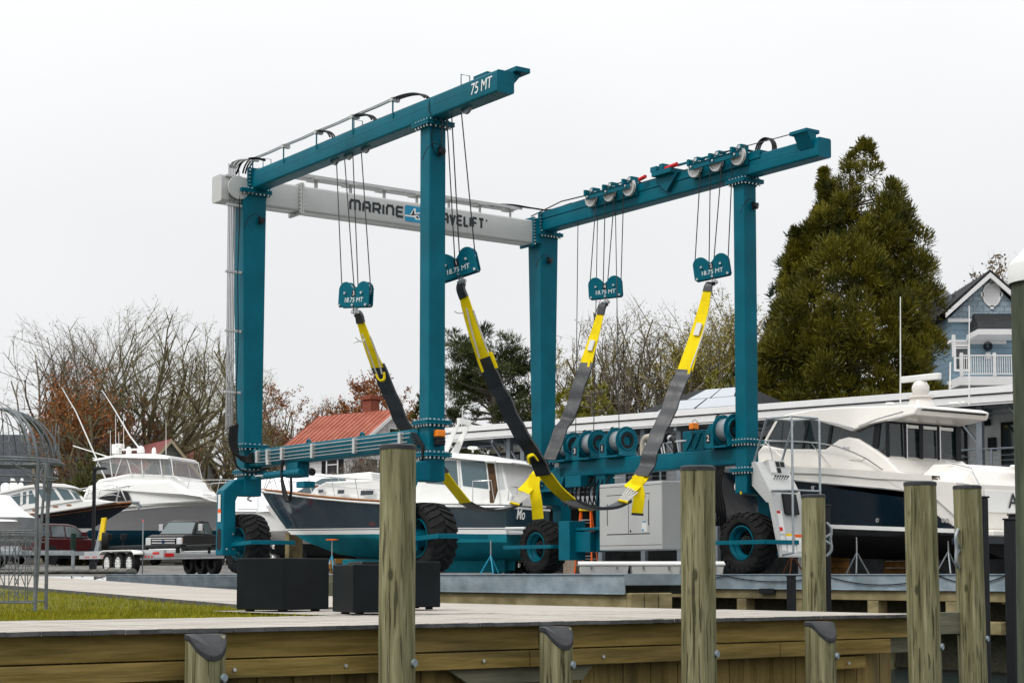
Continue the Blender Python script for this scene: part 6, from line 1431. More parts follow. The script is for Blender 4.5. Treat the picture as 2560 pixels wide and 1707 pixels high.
for px, py, py2 in ((289, 1138, 1036), (276, 1138, 1075), (297, 1138, 1080), (415, 1136, 1055), (309, 1130, 1040)): a = s_(px, py, 0); b_ = s_(px, py2, 0); mb.tube([(a[0], 0, a[1]), (b_[0], 0, b_[1])], .02, 5, r2=.012)
mb.build('aerial', WHITEG, c4, smooth=60)
mb = MB()
for px, py, r in ((289, 1130, .2), (322, 1130, .15), (352, 1128, .2), (385, 1132, .12)):
    a = s_(px, py, .5); mb.lathe([(r, -.1), (r * 1.05, .1), (r * .8, .25), (0, .32)], (a[0], .5, a[1]), (0, 0, 1), 16)
a = s_(300, 1115, 0); mb.cbox((a[0], 0, a[1]), (.32, .5, .25)); a = s_(330, 1124, 0); mb.cbox((a[0], 0, a[1]), (1.1, .4, .10)); a = s_(292, 1118, 0); mb.cbox((a[0], 0, a[1] - .1), (.25, .8, .5)); mb.build('radar_array', WHITEG, c4, .02, smooth=50)
panel('bow_locker', WHITEG, c4, [s_(456, 1234), s_(498, 1232), s_(498, 1250), s_(456, 1248)], lambda x, z: .7, .0, 1.4, sides=(1,), bevel=.05)
mb = MB(); mb.tube(crom([(.3, 0, S0 - .05), (-.1, 0, S0 - .06), (-.5, 0, S0 - .18), (-.3, .0, S0 - .38)], 5), .06, 6); mb.box((-.5, -.15, S0 - .03), (.8, .15, S0 + .03)); mb.build('anchor', GALV2, c4, smooth=50)
mb = MB(); a = s_(340, 1180, 1.7); b_ = s_(342, 1208, 1.7); mb.tube([(a[0], 1.75, a[1]), (b_[0], 1.85, b_[1])], .03, 6)
for z in (1208, 1220): mb.tube([(s_(240, z + 20, 1.9)[0], 1.9, s_(240, z + 20, 1.9)[1]), (s_(300, z, 1.9)[0], 1.9, s_(300, z, 1.9)[1]), (s_(344, z - 4, 1.85)[0], 1.85, s_(344, z - 4, 1.85)[1])], .016, 5)
mb.build('side_rail', STAINLESS, c4, smooth=50)
# ------------------------------------------------ shrink-wrapped boats
def wrapped(name, label, px0, px1, Y, prof, hz0, hz1, half, hullm, yaw=0., z=None):
    """prof: sighted ridge line; cover tapers down to the gunwale"""
    a = at(px0, 1436, Y); t = thing(name, label, 'boat', (a.x, Y, gz(a.x, Y) if z is None else z), yaw); F = Fr(a.x, Y, yaw, t.location.z)
    rid = [F.L(*p) for p in prof]; L0 = F.L(px1, 1400)[0]; mb = MB(); rings = []; N = 44
    for i in range(N + 1):
        x = L0 * i / N; zr = interp(rid, x); e = min(1, i / N * 6, (N - i) / N * 6) ** .6; hw = max(.02, half * e); r = []
        for k in range(13):
            s = -1 + k / 6; zz = hz1 + (zr - hz1) * (1 - abs(s) ** 1.5) + .05 * noise.noise(Vector((x * 1.5, s * 2, 3))); r.append((x, s * hw, zz if k not in (0, 12) else hz1 - .12))
        rings.append(r)
    mb.loft(rings, False, False); mb.build('shrink_wrap', TARP, t, smooth=60)
    mb = MB(); rings = []
    for i in range(N + 1):
        x = L0 * i / N; e = min(1, i / N * 5, (N - i) / N * 8) ** .6; hw = max(.02, half * e * .98); rings.append([(x, -hw, hz1), (x, -hw * .85, hz0 + (hz1 - hz0) * .35), (x, 0, hz0 + (1 - e) * (hz1 - hz0) * .5), (x, hw * .85, hz0 + (hz1 - hz0) * .35), (x, hw, hz1)])
    mb.loft(rings); mb.build('hull', hullm, t, smooth=50); return t, F
t, F = wrapped('wrapped_boat', 'small grey boat under a white peaked shrink wrap on a trailer, behind the gazebo', -190, 106, 47.5, [(-190, 1275), (-60, 1242), (0, 1236), (25, 1240), (50, 1268), (80, 1292), (106, 1301)], .75, 1.52, 1.2, mat('grey_small_hull', (.22, .23, .24), .25, coat=.4), R(6), z=.03)
mb = MB(); 
for x in (1.0, 1.75): mb.lathe([(.12, -.11), (.30, -.11), (.33, -.08), (.33, .08), (.30, .11), (.12, .11)], (x, -1.15, .33), (0, 1, 0), 24)
mb.build('trailer_tyre', RUB, t, smooth=40); mb = MB(); mb.box((-.2, -1.0, .5), (4.2, -.92, .62)); mb.box((-.2, .9, .5), (4.2, .98, .62)); mb.box((.2, -1., .5), (.3, 1., .6)); mb.box((2.8, -1., .5), (2.9, 1., .6)); mb.build('trailer_frame', GALV2, t)
wrapped('wrapped_boat', 'long boat under white shrink wrap behind the slate blue cruiser', 640, 1075, 65., [(640, 1250), (662, 1205), (690, 1188), (740, 1185), (800, 1184), (860, 1191), (930, 1196), (942, 1199), (960, 1184), (1075, 1184)], 1.0, 2.3, 1.6, WHITEG, R(-6))
t, F = wrapped('wrapped_boat', 'low white covered boat seen between the left hoist arm and the slate blue bow', 560, 760, 71., [(560, 1240), (586, 1196), (640, 1184), (700, 1195), (760, 1222)], 1.0, 2.3, 1.5, WHITEG, R(4))
# small white runabout with a windscreen, just left of the slate blue bow
a = at(664, 1436, 59); YR = R(-20); F5 = Fr(a.x, a.y, YR); c5 = thing('small_cabin_boat', 'small white boat with a raked windscreen, half hidden by the slate blue bow', 'boat', F5.o, YR)
r_ = lambda px, py, y=-.9: F5.L(px, py, y)
h5 = Hull(6.5, [(0, .03), (.15, .5), (.4, .95), (.7, 1.1), (1, 1.05)], [(0, 2.35), (.3, 2.2), (.7, 2.05), (1, 2.0)], [(0, 1.5), (.1, 1.2), (.4, .95), (1, .9)], [(0, 1.55, .05), (.3, 1.45, .6), (1, 1.35, .95)], .9)
h5.band('hull', WHITEG, c5, h5.K, h5.S, 10); h5.deck('deck', WHITEG, c5)
cb5, hw5 = cabin('cabin', WHITEG, c5, [(.9, 2.25), (1.5, 2.75), (2.6, 3.3), (4.3, 3.4), (4.6, 2.1)], .95, .75, bevel=.05); panel('windscreen', GLASSB, c5, [(1.5, 2.72), (2.5, 3.2), (3.4, 3.22), (3.4, 2.72)], hw5, .014)
mb = MB(); mb.box((.5, -.6, .1), (5.8, -.5, .25)); mb.box((.5, .5, .1), (5.8, .6, .25)); mb.box((1, -.5, .25), (1.15, .5, 1.4)); mb.box((4.5, -.5, .25), (4.65, .5, 1.2)); mb.build('cradle', TIMB, c5)
h5.rail('bow_rail', STAINLESS, c5, .4, .02, .5, 5, .014)
# ================================================================== vehicles and yard things
def tyre_small(mb, c, r, w, ax=(0, 1, 0)): mb.lathe([(r * .6, -w / 2), (r * .93, -w / 2), (r, -w * .36), (r, w * .36), (r * .93, w / 2), (r * .6, w / 2)], c, ax, 28, closed=True)
def wheel_part(parent, c, r, w, side, rimm=CHROME):
    e = bpy.data.objects.new('wheel', None); COL.objects.link(e); e.parent = parent; e.location = c
    mb = MB(); tyre_small(mb, (0, 0, 0), r, w); mb.build('tyre', RUB, e, smooth=35)
    mb = MB(); mb.lathe([(r * .62, side * w * .42), (r * .56, side * w * .44), (r * .52, side * w * .25), (.0, side * w * .22)], (0, 0, 0), (0, 1, 0), 28)
    mb.build('rim', mat('dark_alloy', (.24, .245, .25), .4, .4), e, smooth=30)
    mb = MB(); mb.lathe([(r * .64, side * w * .40), (r * .62, side * w * .47), (r * .54, side * w * .47), (r * .52, side * w * .40)], (0, 0, 0), (0, 1, 0), 28)
    for k in range(10):
        a = k * math.pi / 5; d = Vector((math.cos(a), 0, math.sin(a))); n = Vector((-d.z, 0, d.x)); y = Vector((0, side * w * .36, 0))
        mb.hexa([d * r * .08 - n * .03 + y, d * r * .55 - n * .012 + y, d * r * .55 + n * .012 + y, d * r * .08 + n * .03 + y], [p + Vector((0, side * .03, 0)) for p in (d * r * .08 - n * .03 + y, d * r * .55 - n * .012 + y, d * r * .55 + n * .012 + y, d * r * .08 + n * .03 + y)])
    mb.lathe([(r * .16, side * w * .42), (0, side * w * .46)], (0, 0, 0), (0, 1, 0), 14); mb.build('spokes', rimm, e, smooth=30)
GLASSV = glass('car_glass', (.10, .13, .14), .03, .9)
def vehicle(label, cat, name, px, Y, yaw, paint, kind, bumper=CHROME):
    a = at(px, 1436, Y); t = thing(name, label, cat, (a.x, Y, gz(a.x, Y)), yaw)
    if kind == 'pickup':
        Lh, wb = 5.9, (1.0, 4.75); body = [(0.05, .55), (0, .95), (.06, 1.24), (.5, 1.33), (1.65, 1.36), (4.05, 1.38), (5.85, 1.36), (5.9, .62), (5.3, .48), (.5, .45)]
        gh = [(1.35, 1.34), (2.15, 1.93), (2.6, 2.02), (3.6, 2.0), (3.98, 1.36)]; r = .42; hw = 1.0
    else:
        Lh, wb = 4.8, (.95, 3.75); body = [(0.04, .5), (0, .85), (.15, 1.02), (1.2, 1.13), (3.0, 1.14), (4.72, 1.12), (4.8, .6), (4.4, .38), (.4, .38)]
        gh = [(1.1, 1.12), (1.95, 1.66), (2.4, 1.74), (4.0, 1.72), (4.55, 1.5), (4.75, 1.1)]; r = .36; hw = .93
    o, h0 = cabin('body', paint, t, body, hw, hw * .94, z0=.7, bevel=.08)
    o2, h2_ = cabin('cab', paint, t, gh, hw * .93, hw * .76, bevel=.06)
    f, tp = gh[0], gh[1]
    d = Vector((tp[0] - f[0], 0, tp[1] - f[1])); n = Vector((-d.z, 0, d.x)).normalized() * .02
    def wq(t0, t1, k0, k1): 
        p, q = Vector((f[0], 0, f[1])) + d * t0 + n, Vector((f[0], 0, f[1])) + d * t1 + n; w0, w1 = h2_(p.x, p.z) * k0, h2_(q.x, q.z) * k1
        return [(p.x, -w0, p.z), (p.x, w0, p.z), (q.x, w1, q.z), (q.x, -w1, q.z)]
    mb = MB(); A = wq(.06, .93, .93, .92); mb.hexa(A, [(x - n.x, y, z - n.z) for x, y, z in A]); mb.build('windscreen', GLASSV, t)
    if kind == 'pickup': wins = [[(1.75, 1.40), (2.28, 1.90), (2.72, 1.92), (2.72, 1.40)], [(2.82, 1.40), (2.82, 1.92), (3.5, 1.90), (3.75, 1.40)]]
    else: wins = [[(1.45, 1.16), (2.05, 1.60), (2.7, 1.64), (2.7, 1.16)], [(2.8, 1.16), (2.8, 1.64), (3.6, 1.62), (3.65, 1.16)], [(3.75, 1.16), (3.75, 1.6), (4.1, 1.58), (4.4, 1.2)]]
    for w in wins: panel('side_window', GLASSV, t, w, h2_, .012)
    mb = MB(); xr = gh[-1][0]; pr_ = gh[-2]; 
    e0, e1 = Vector((xr, 0, gh[-1][1])), Vector((pr_[0], 0, pr_[1])); dd = e1 - e0; nn = Vector((dd.z, 0, -dd.x)).normalized() * .02
    p, q = e0 + dd * .12 + nn, e0 + dd * .9 + nn; wa, wb_ = h2_(p.x, p.z) * .85, h2_(q.x, q.z) * .82; A = [(p.x, -wa, p.z), (p.x, wa, p.z), (q.x, wb_, q.z), (q.x, -wb_, q.z)]; mb.hexa(A, [(x - nn.x, y, z - nn.z) for x, y, z in A]); mb.build('rear_window', GLASSV, t)
    for xw in wb:
        for s in (-1, 1):
            wheel_part(t, (xw, s * (hw - .12), r), r, .26, s); mb = MB(); mb.lathe([(0, 0), (r * 1.14, 0), (r * 1.14, .02), (0, .02)], (xw, s * (hw - .0), r + .02), (0, s, 0), 24); mb.build('wheel_arch', BLACK, t)
    # front: grille, lamps, bumper
    mb = MB(); zg = (.86, 1.16) if kind == 'pickup' else (.62, .84)
    mb.box((-.03, -.66 * hw, zg[0]), (.05, .66 * hw, zg[1])); gr = mb.build('grille', BLACK, t, .02)
    mb = MB(); mb.box((-.06, -.62 * hw, (zg[0] + zg[1]) / 2 + .03), (-.02, .62 * hw, (zg[0] + zg[1]) / 2 + .09)); mb.box((-.06, -.62 * hw, (zg[0] + zg[1]) / 2 - .09), (-.02, .62 * hw, (zg[0] + zg[1]) / 2 - .03)); mb.box((-.05, -.67 * hw, zg[0] - .02), (-.02, .67 * hw, zg[0] + .02)); mb.box((-.05, -.67 * hw, zg[1] - .02), (-.02, .67 * hw, zg[1] + .02)); mb.build('grille_bar', bumper, gr, .01)
    mb = MB(); mb.lathe([(0, 0), (.085, 0), (.08, .03), (0, .035)], (-.06, 0, (zg[0] + zg[1]) / 2), (-1, 0, 0), 24); b = mb.build('badge', mat('dark_blue_badge', (.01, .03, .09), .3) if kind == 'pickup' else bumper, gr, smooth=40); b.scale = (1, 1, 1)
    for s in (-1, 1):
        mb = MB(); y0, y1 = sorted((s * .68 * hw, s * .97 * hw)); mb.box((-.02, y0, zg[0] - .02), (.12, y1, zg[1] + .02)); mb.build('headlight', mat('headlight_lens', (.62, .64, .64), .12, coat=.6), t, .03)
        mb = MB(); mb.box((.02, y1 - .05 if s > 0 else y0, zg[1] - .12), (.14, y1 + .01 if s > 0 else y0 + .05, zg[1] - .02)); mb.build('indicator', AMBER, t, .01)
        mb = MB(); xm = gh[0][0] + .55; zm = gh[0][1] + (.18 if kind == 'pickup' else .1); mb.box((xm, s * (hw + .08) - .12, zm), (xm + .12, s * (hw + .08) + .12, zm + (.30 if kind == 'pickup' else .18))); mb.tube([(xm + .06, s * hw * .9, zm + .03), (xm + .06, s * (hw + .05), zm + .06)], .03, 6); mb.build('mirror', bumper if kind == 'pickup' else paint, t, .03)
        mb = MB(); mb.box((Lh - .06, s * hw * .93 - .09, .85), (Lh + .02, s * hw * .93 + .06, 1.25)); mb.build('tail_light', REDP, t, .02)
    mb = MB(); mb.box((-.10, -hw * .98, .50), (.15, hw * .98, .72)); mb.build('front_bumper', bumper if kind == 'pickup' else paint, t, .05)
    mb = MB(); mb.box((Lh - .1, -hw * .96, .48), (Lh + .12, hw * .96, .70)); mb.build('rear_bumper', bumper if kind == 'pickup' else paint, t, .04)
    mb = MB(); mb.box((.3, -hw * .8, .25), (Lh - .3, hw * .8, .5)); mb.build('chassis', BLACK, t)
    return t
vehicle('black pickup truck facing the camera with chrome grille and mirrors', 'pickup truck', 'pickup_truck', 408, 84.5, R(76), CARBLK, 'pickup').scale = (1., 1., 1.13)
vehicle('dark red sport utility car seen from behind beside the trailer winch post', 'car', 'parked_car', 226, 77, R(-115), CARRED, 'suv')
vehicle('black sport utility car half hidden behind the slate blue bow', 'car', 'parked_car', 676, 70, R(14), CARBLK, 'suv')
vehicle('silver car with its tail toward the gazebo, at the left edge', 'car', 'parked_car', -255, 68, R(-8), CARSIL, 'suv')
# ---- boat trailers
def trailer(px, Y, yaw, Ln, axles, r, label, zf=.62, post=True):
    a = at(px, 1436, Y); t = thing('boat_trailer', label, 'boat trailer', (a.x, Y, gz(a.x, Y) - .01), yaw)
    mb = MB(); w = 1.25
    for s in (-1, 1): mb.box((0, s * w - .05, zf - .13), (Ln * .72, s * w + .05, zf + .13)); mb.hexa([(Ln * .72, s * w - .05, zf - .13), (Ln, s * .1 - .05, zf - .08), (Ln, s * .1 + .05, zf - .08), (Ln * .72, s * w + .05, zf - .13)], [(Ln * .72, s * w - .05, zf + .13), (Ln, s * .1 - .05, zf + .08), (Ln, s * .1 + .05, zf + .08), (Ln * .72, s * w + .05, zf + .13)])
    for x in (.3, Ln * .25, Ln * .5, Ln * .7): mb.box((x, -w, zf - .08), (x + .1, w, zf + .02))
    mb.build('frame', ALU, t, .008)
    mb = MB()
    for s in (-1, 1):
        mb.box((.1, s * .55 - .1, zf + .22), (Ln * .62, s * .55 + .1, zf + .32))
        for x in (.4, Ln * .3, Ln * .55): mb.box((x, s * .55 - .04, zf), (x + .08, s * .55 + .04, zf + .22))
    mb.build('bunk', BLACK, t, .02)
    xc = Ln * .30
    for s in (-1, 1):
        for k in range(axles): wheel_part(t, (xc + (k - (axles - 1) / 2) * r * 2.3, s * (w + .24), r), r, .24, s, WHITEG)
        x0 = xc - (axles * .5) * r * 2.25 - .08; x1 = xc + (axles * .5) * r * 2.25 + .08; mb = MB(); arc = []
        for k in range(7): arc.append((x0 + .34 * (1 - math.cos(k * math.pi / 12)), r * 1.78 + (r * .42) * math.sin(k * math.pi / 12)))
        arc += [(x0 + x1 - x, z) for x, z in arc[::-1]]
        mb.loft([[(x, s * (w + .08), z) for x, z in arc], [(x, s * (w + .42), z) for x, z in arc], [(x, s * (w + .43), z - .05) for x, z in arc]]); f = mb.build('fender', WHITEG if axles > 2 else ALU, t, smooth=50)
        so_ = f.modifiers.new('solid', 'SOLIDIFY'); so_.thickness = .02
        mb = MB()
        for x in (Ln * .40, Ln * .48, Ln * .56, Ln * .63):
            for k in range(3): mb.box((x + .13 * k, s * (w + .052) - .004, zf - .09), (x + .07 + .13 * k, s * (w + .052) + .004, zf - .04))
        mb.box((.3, s * (w + .052) - .006, zf - .02), (.75, s * (w + .052) + .006, zf + .06))
        for k in range(3): mb.box((.75 + .22 * k, s * (w + .052) - .004, zf - .11), (.85 + .22 * k, s * (w + .052) + .004, zf - .05))
        mb.build('reflector', REDP, t)
    mb = MB(); mb.box((-.05, -w, zf - .10), (0, -w + .3, zf + .02)); mb.box((-.05, w - .3, zf - .10), (0, w, zf + .02)); mb.build('tail_light', REDP, t, .01)
    if post:
        mb = MB(); mb.hexa([(Ln * .86, -.08, zf), (Ln * .9, -.08, zf), (Ln * .9, .08, zf), (Ln * .86, .08, zf)], [(Ln * .80, -.06, zf + 1.25), (Ln * .83, -.06, zf + 1.25), (Ln * .83, .06, zf + 1.25), (Ln * .80, .06, zf + 1.25)]); mb.tube([(Ln * .9, 0, zf + .05), (Ln * .72, .3, zf + .1)], .04, 6); mb.lathe([(0, -.08), (.12, -.08), (.12, .08), (0, .08)], (Ln * .83, 0, zf + .95), (0, 1, 0), 14); wp = mb.build('winch_post', GALV2, t, .01)
        mb = MB(); mb.hexa([(Ln * .80, .06, zf + .55), (Ln * .84, .06, zf + .55), (Ln * .84, .12, zf + .55), (Ln * .80, .12, zf + .55)], [(Ln * .775, .06, zf + 1.35), (Ln * .815, .06, zf + 1.35), (Ln * .815, .12, zf + 1.35), (Ln * .775, .12, zf + 1.35)]); mb.build('winch_strap', YELP, t, .01)
        for s in (-.35, .2): mb = MB(); mb.cbox((Ln * .72, s, zf + .66), (.10, .22, .20), None); mb.tube([(Ln * .74, s, zf), (Ln * .72, s, zf + .6)], .035, 6); mb.build('keel_roller', BLACK, t, .03)
        mb = MB(); tyre_small(mb, (Ln * .66, .6, zf + .45), .35, .22, (.5, 1, 0)); mb.build('spare_wheel', RUB, t, smooth=40)
    return t
trailer(500, 55.2, R(128), 8.9, 3, .365, 'long aluminium boat trailer with three wheels a side and a yellow winch strap', .66)
# ---- lamp post, bollard, marker
p = at(232, 1436, 66); t = thing('lamp_post', 'slim black lamp post in front of the white fishing yacht', 'lamp post', (p.x, p.y, gz(p.x, p.y)))
mb = MB(); mb.box((-.06, -.06, 0), (.06, .06, 3.9)); mb.box((-.12, -.12, 0), (.12, .12, .25)); mb.build('pole', BLACK, t, .01)
mb = MB(); mb.hexa([(-.02, -.12, 3.82), (.52, -.14, 3.86), (.52, .14, 3.86), (-.02, .12, 3.82)], [(-.02, -.10, 3.96), (.45, -.12, 3.94), (.45, .12, 3.94), (-.02, .10, 3.96)]); mb.build('lamp_head', BLACK, t, .02)
p = at(182, 1436, 52.5); t = thing('bollard', 'steel pipe bollard with a dark green sleeve by the trailer tongue', 'bollard', (p.x, p.y, 0)); mb = MB(); mb.cyl((0, 0, 0), (0, 0, .75), .055, 12); mb.build('pipe', GALV2, t, smooth=40); mb = MB(); mb.cyl((0, 0, .6), (0, 0, 1.25), .085, 12); mb.build('sleeve', mat('dark_green_plastic', (.01, .03, .02), .5), t, .01)
p = at(356, 1436, 56.5); t = thing('marker_stake', 'thin grey stake with a pink tip beside the black pickup', 'marker stake', (p.x, p.y, 0)); mb = MB(); mb.cyl((0, 0, 0), (0, 0, 1.72), .022, 8); mb.build('stake', GALV2, t); mb = MB(); mb.cyl((0, 0, 1.72), (0, 0, 1.80), .024, 8); mb.build('tip', mat('pink_tape', (.7, .2, .2), .6), t)
# ---- silt rolls along the yard edge
SILT = mat('grey_silt_cloth', (.06, .062, .06), .9, c2=(.14, .14, .135), scale=1.5, dirt=(.16, .14, .09), dirt_amt=.6, bump=.6, bscale=6)
def silt(px0, py0, px1, py1, Y0, Y1, r, label, seed):
    a, b_ = at(px0, py0, Y0), at(px1, py1, Y1); a.z = r * .6; b_.z = r * .6; t = thing('silt_roll', label, 'silt roll', (a.x, a.y, 0), 0, 'silt control rolls on the yard edge'); mb = MB(); rings = []
    for i in range(41):
        f = i / 40; c = a.lerp(b_, f) - Vector((a.x, a.y, 0)); d = (b_ - a).normalized(); n = Vector((-d.y, d.x, 0)); rr = r * (1 + .55 * noise.noise(Vector((f * 14, seed, 0)))) * (1 if 0 < i < 40 else .4)
        rings.append([c + n * (rr * 1.5 * math.cos(k * .524)) + Vector((0, 0, max(-r * .55, rr * .6 * math.sin(k * .524) * (1 + .6 * noise.noise(Vector((f * 22, k, seed))))))) for k in range(12)])
    mb.loft(rings, True, True); mb.build('cloth', SILT, t, smooth=60)
silt(-60, 1425, 250, 1436, 52, 48.5, .10, 'long wrinkled grey silt roll behind the gazebo along the pale slab', 1.)
silt(250, 1430, 330, 1436, 48.4, 47.6, .13, 'short stained silt roll end beside the trailer wheels', 4.)
silt(100, 1415, 300, 1420, 55, 52.5, .08, 'thin grey silt roll lying under the long trailer', 7.)
# ---- stepladder
p = at(1466, 1436, 57); t = thing('stepladder', 'orange stepladder with a yellow top cap behind the slings', 'stepladder', (p.x, p.y, 0), R(-18)); mb = MB()
for s in (-1, 1): mb.hexa([(s * .30 - .02, -.42, 0), (s * .30 + .02, -.42, 0), (s * .30 + .02, -.34, 0), (s * .30 - .02, -.34, 0)], [(s * .17 - .02, -.12, 2.1), (s * .17 + .02, -.12, 2.1), (s * .17 + .02, -.04, 2.1), (s * .17 - .02, -.04, 2.1)]); mb.hexa([(s * .27 - .015, .55, 0), (s * .27 + .015, .55, 0), (s * .27 + .015, .6, 0), (s * .27 - .015, .6, 0)], [(s * .17 - .015, .02, 2.1), (s * .17 + .015, .02, 2.1), (s * .17 + .015, .07, 2.1), (s * .17 - .015, .07, 2.1)])
mb.build('rail', ORANGE, t); mb = MB()
for k in range(1, 7): f = k / 7; w = .30 - .13 * f; y = -.38 + .3 * f; mb.box((-w, y - .05, 2.1 * f - .015), (w, y + .04, 2.1 * f + .015)); mb.box((-w * .95, .57 - .5 * f - .012, 2.1 * f - .1), (w * .95, .57 - .5 * f + .012, 2.1 * f - .075))
mb.build('step', ALU, t); mb = MB(); mb.box((-.22, -.17, 2.1), (.22, .12, 2.18)); mb.build('top_cap', YELP, t, .02)
# ---- dock boxes
for i, (px, px2, lab) in enumerate(((1447, 1574, 'long white lidded dock box left of the grey engine box legs'), (1577, 1704, 'long white lidded dock box under the grey engine box'), (1707, 1812, 'white lidded dock box partly behind the near right hoist wheel'))):
    a = at(px, 1436, 50.5 - i * .05); L0 = (px2 - px) / FPX * 50.5; t = thing('dock_box', lab, 'dock box', (a.x, a.y, -.02), 0, 'white dock boxes behind the pier'); mb = MB()
    mb.hexa([(.06, .05, 0), (L0 - .06, .05, 0), (L0 - .06, .7, 0), (.06, .7, 0)], [(.02, .02, .26), (L0 - .02, .02, .26), (L0 - .02, .74, .26), (.02, .74, .26)]); mb.build('box', WHITEG, t, .02)
    mb = MB(); mb.prism([(0, .265), (0, .32), (.1, .40), (.66, .40), (.76, .32), (.76, .265)], 'u', -.02, L0 + .02); mb.build('lid', WHITEG, t, .02); mb = MB()
    for f in (.25, .75): mb.box((L0 * f - .03, -.01, .16), (L0 * f + .03, .02, .27))
    mb.build('latch', STEEL, t)
# ================================================================== buildings
def siding(name, c, scale, var=.05):
    m = mat(name, c, .7, var=var, scale=2); t = m.node_tree; b = t.nodes['Principled BSDF']; tcn = t.nodes.new('ShaderNodeTexCoord'); w = t.nodes.new('ShaderNodeTexWave'); w.wave_profile = 'SAW'; w.bands_direction = 'Z'; w.inputs['Scale'].default_value = scale
    t.links.new(tcn.outputs['Object'], w.inputs['Vector']); bp = t.nodes.new('ShaderNodeBump'); bp.inputs['Strength'].default_value = 1.; bp.inputs['Distance'].default_value = .04; t.links.new(w.outputs['Fac'], bp.inputs['Height']); t.links.new(bp.outputs[0], b.inputs['Normal'])
    r = t.nodes.new('ShaderNodeValToRGB'); r.color_ramp.elements[0].position = .0; r.color_ramp.elements[0].color = (.55, .55, .55, 1); r.color_ramp.elements[1].position = .18; r.color_ramp.elements[1].color = (1, 1, 1, 1); t.links.new(w.outputs['Fac'], r.inputs[0])
    mxn = t.nodes.new('ShaderNodeMixRGB'); mxn.blend_type = 'MULTIPLY'; mxn.inputs[0].default_value = 1.; src = b.inputs['Base Color'].links[0].from_socket; t.links.new(src, mxn.inputs[1]); t.links.new(r.outputs[0], mxn.inputs[2]); t.links.new(mxn.outputs[0], b.inputs['Base Color']); return m
def shingles(name, c, sx=3., c2=None):
    m = mat(name, c, .85, c2=c2, var=.3, scale=14, bump=.3); t = m.node_tree; b = t.nodes['Principled BSDF']; tcn = t.nodes.new('ShaderNodeTexCoord'); k = t.nodes.new('ShaderNodeTexBrick'); mp = t.nodes.new('ShaderNodeMapping'); mp.inputs['Rotation'].default_value = (R(90), 0, 0); t.links.new(tcn.outputs['Object'], mp.inputs[0]); t.links.new(mp.outputs[0], k.inputs['Vector']); k.inputs['Scale'].default_value = sx; k.inputs['Color1'].default_value = (1, 1, 1, 1); k.inputs['Color2'].default_value = (.72, .72, .72, 1); k.inputs['Mortar'].default_value = (.5, .5, .5, 1); k.inputs['Mortar Size'].default_value = .02
    mxn = t.nodes.new('ShaderNodeMixRGB'); mxn.blend_type = 'MULTIPLY'; mxn.inputs[0].default_value = 1.; src = b.inputs['Base Color'].links[0].from_socket; t.links.new(src, mxn.inputs[1]); t.links.new(k.outputs[0], mxn.inputs[2]); t.links.new(mxn.outputs[0], b.inputs['Base Color']); return m
WSID = siding('white_clapboard', (.72, .72, .72), 1.3); GSID = siding('grey_clapboard', (.17, .17, .16), 1.1); BSID = siding('blue_clapboard', (.21, .31, .385), 1.0); BSHI = shingles('blue_shingles', (.36, .45, .51), .9)
REDR = mat('red_metal_roof', (.27, .068, .038), .55, c2=(.36, .12, .08), scale=.6, stretch=(3, 3, .6), dirt=(.25, .07, .04), dirt_amt=.6)
DKR = shingles('dark_roof_shingles', (.035, .037, .04), 2.2); TRIM = mat('white_trim', (.78, .78, .78), .5, var=.03); WING = glass('house_window_glass', (.03, .04, .045), .04, 1.); FRAMED = mat('dark_window_frame', (.012, .013, .015), .45); BRICK = mat('red_brick', (.22, .07, .045), .85, var=.3, scale=9)
WWALL = mat('white_board_wall', (.66, .67, .67), .6, var=.03); PSTEEL = mat('grey_post_steel', (.22, .25, .28), .45, .4)
def window(parent, c, right, w, h, frame=TRIM, fw=.08, shutters=None, mull=1):
    rt = Vector(right).normalized(); up = Vector((0, 0, 1)); n = rt.cross(up); c = Vector(c)
    def bx(mb, x0, x1, z0, z1, d0, d1): mb.hexa([c + rt * x + up * z0 + n * d for x, d in ((x0, d0), (x1, d0), (x1, d1), (x0, d1))], [c + rt * x + up * z1 + n * d for x, d in ((x0, d0), (x1, d0), (x1, d1), (x0, d1))])
    mb = MB(); bx(mb, -w / 2 - fw, w / 2 + fw, -h / 2 - fw, -h / 2, -.02, .07); bx(mb, -w / 2 - fw, w / 2 + fw, h / 2, h / 2 + fw, -.02, .07); bx(mb, -w / 2 - fw, -w / 2, -h / 2, h / 2, -.02, .065); bx(mb, w / 2, w / 2 + fw, -h / 2, h / 2, -.02, .065)
    if mull: bx(mb, -w / 2, w / 2, -.03, .03, -.02, .05)
    o = mb.build('window', frame, parent); mb = MB(); bx(mb, -w / 2, w / 2, -h / 2, h / 2, .0, .025); mb.build('pane', WING, o)
    if shutters:
        for s in (-1, 1): mb = MB(); bx(mb, s * (w / 2 + fw + .22) - .19, s * (w / 2 + fw + .22) + .19, -h / 2, h / 2, -.01, .05); mb.build('shutter', shutters, o)
    return o
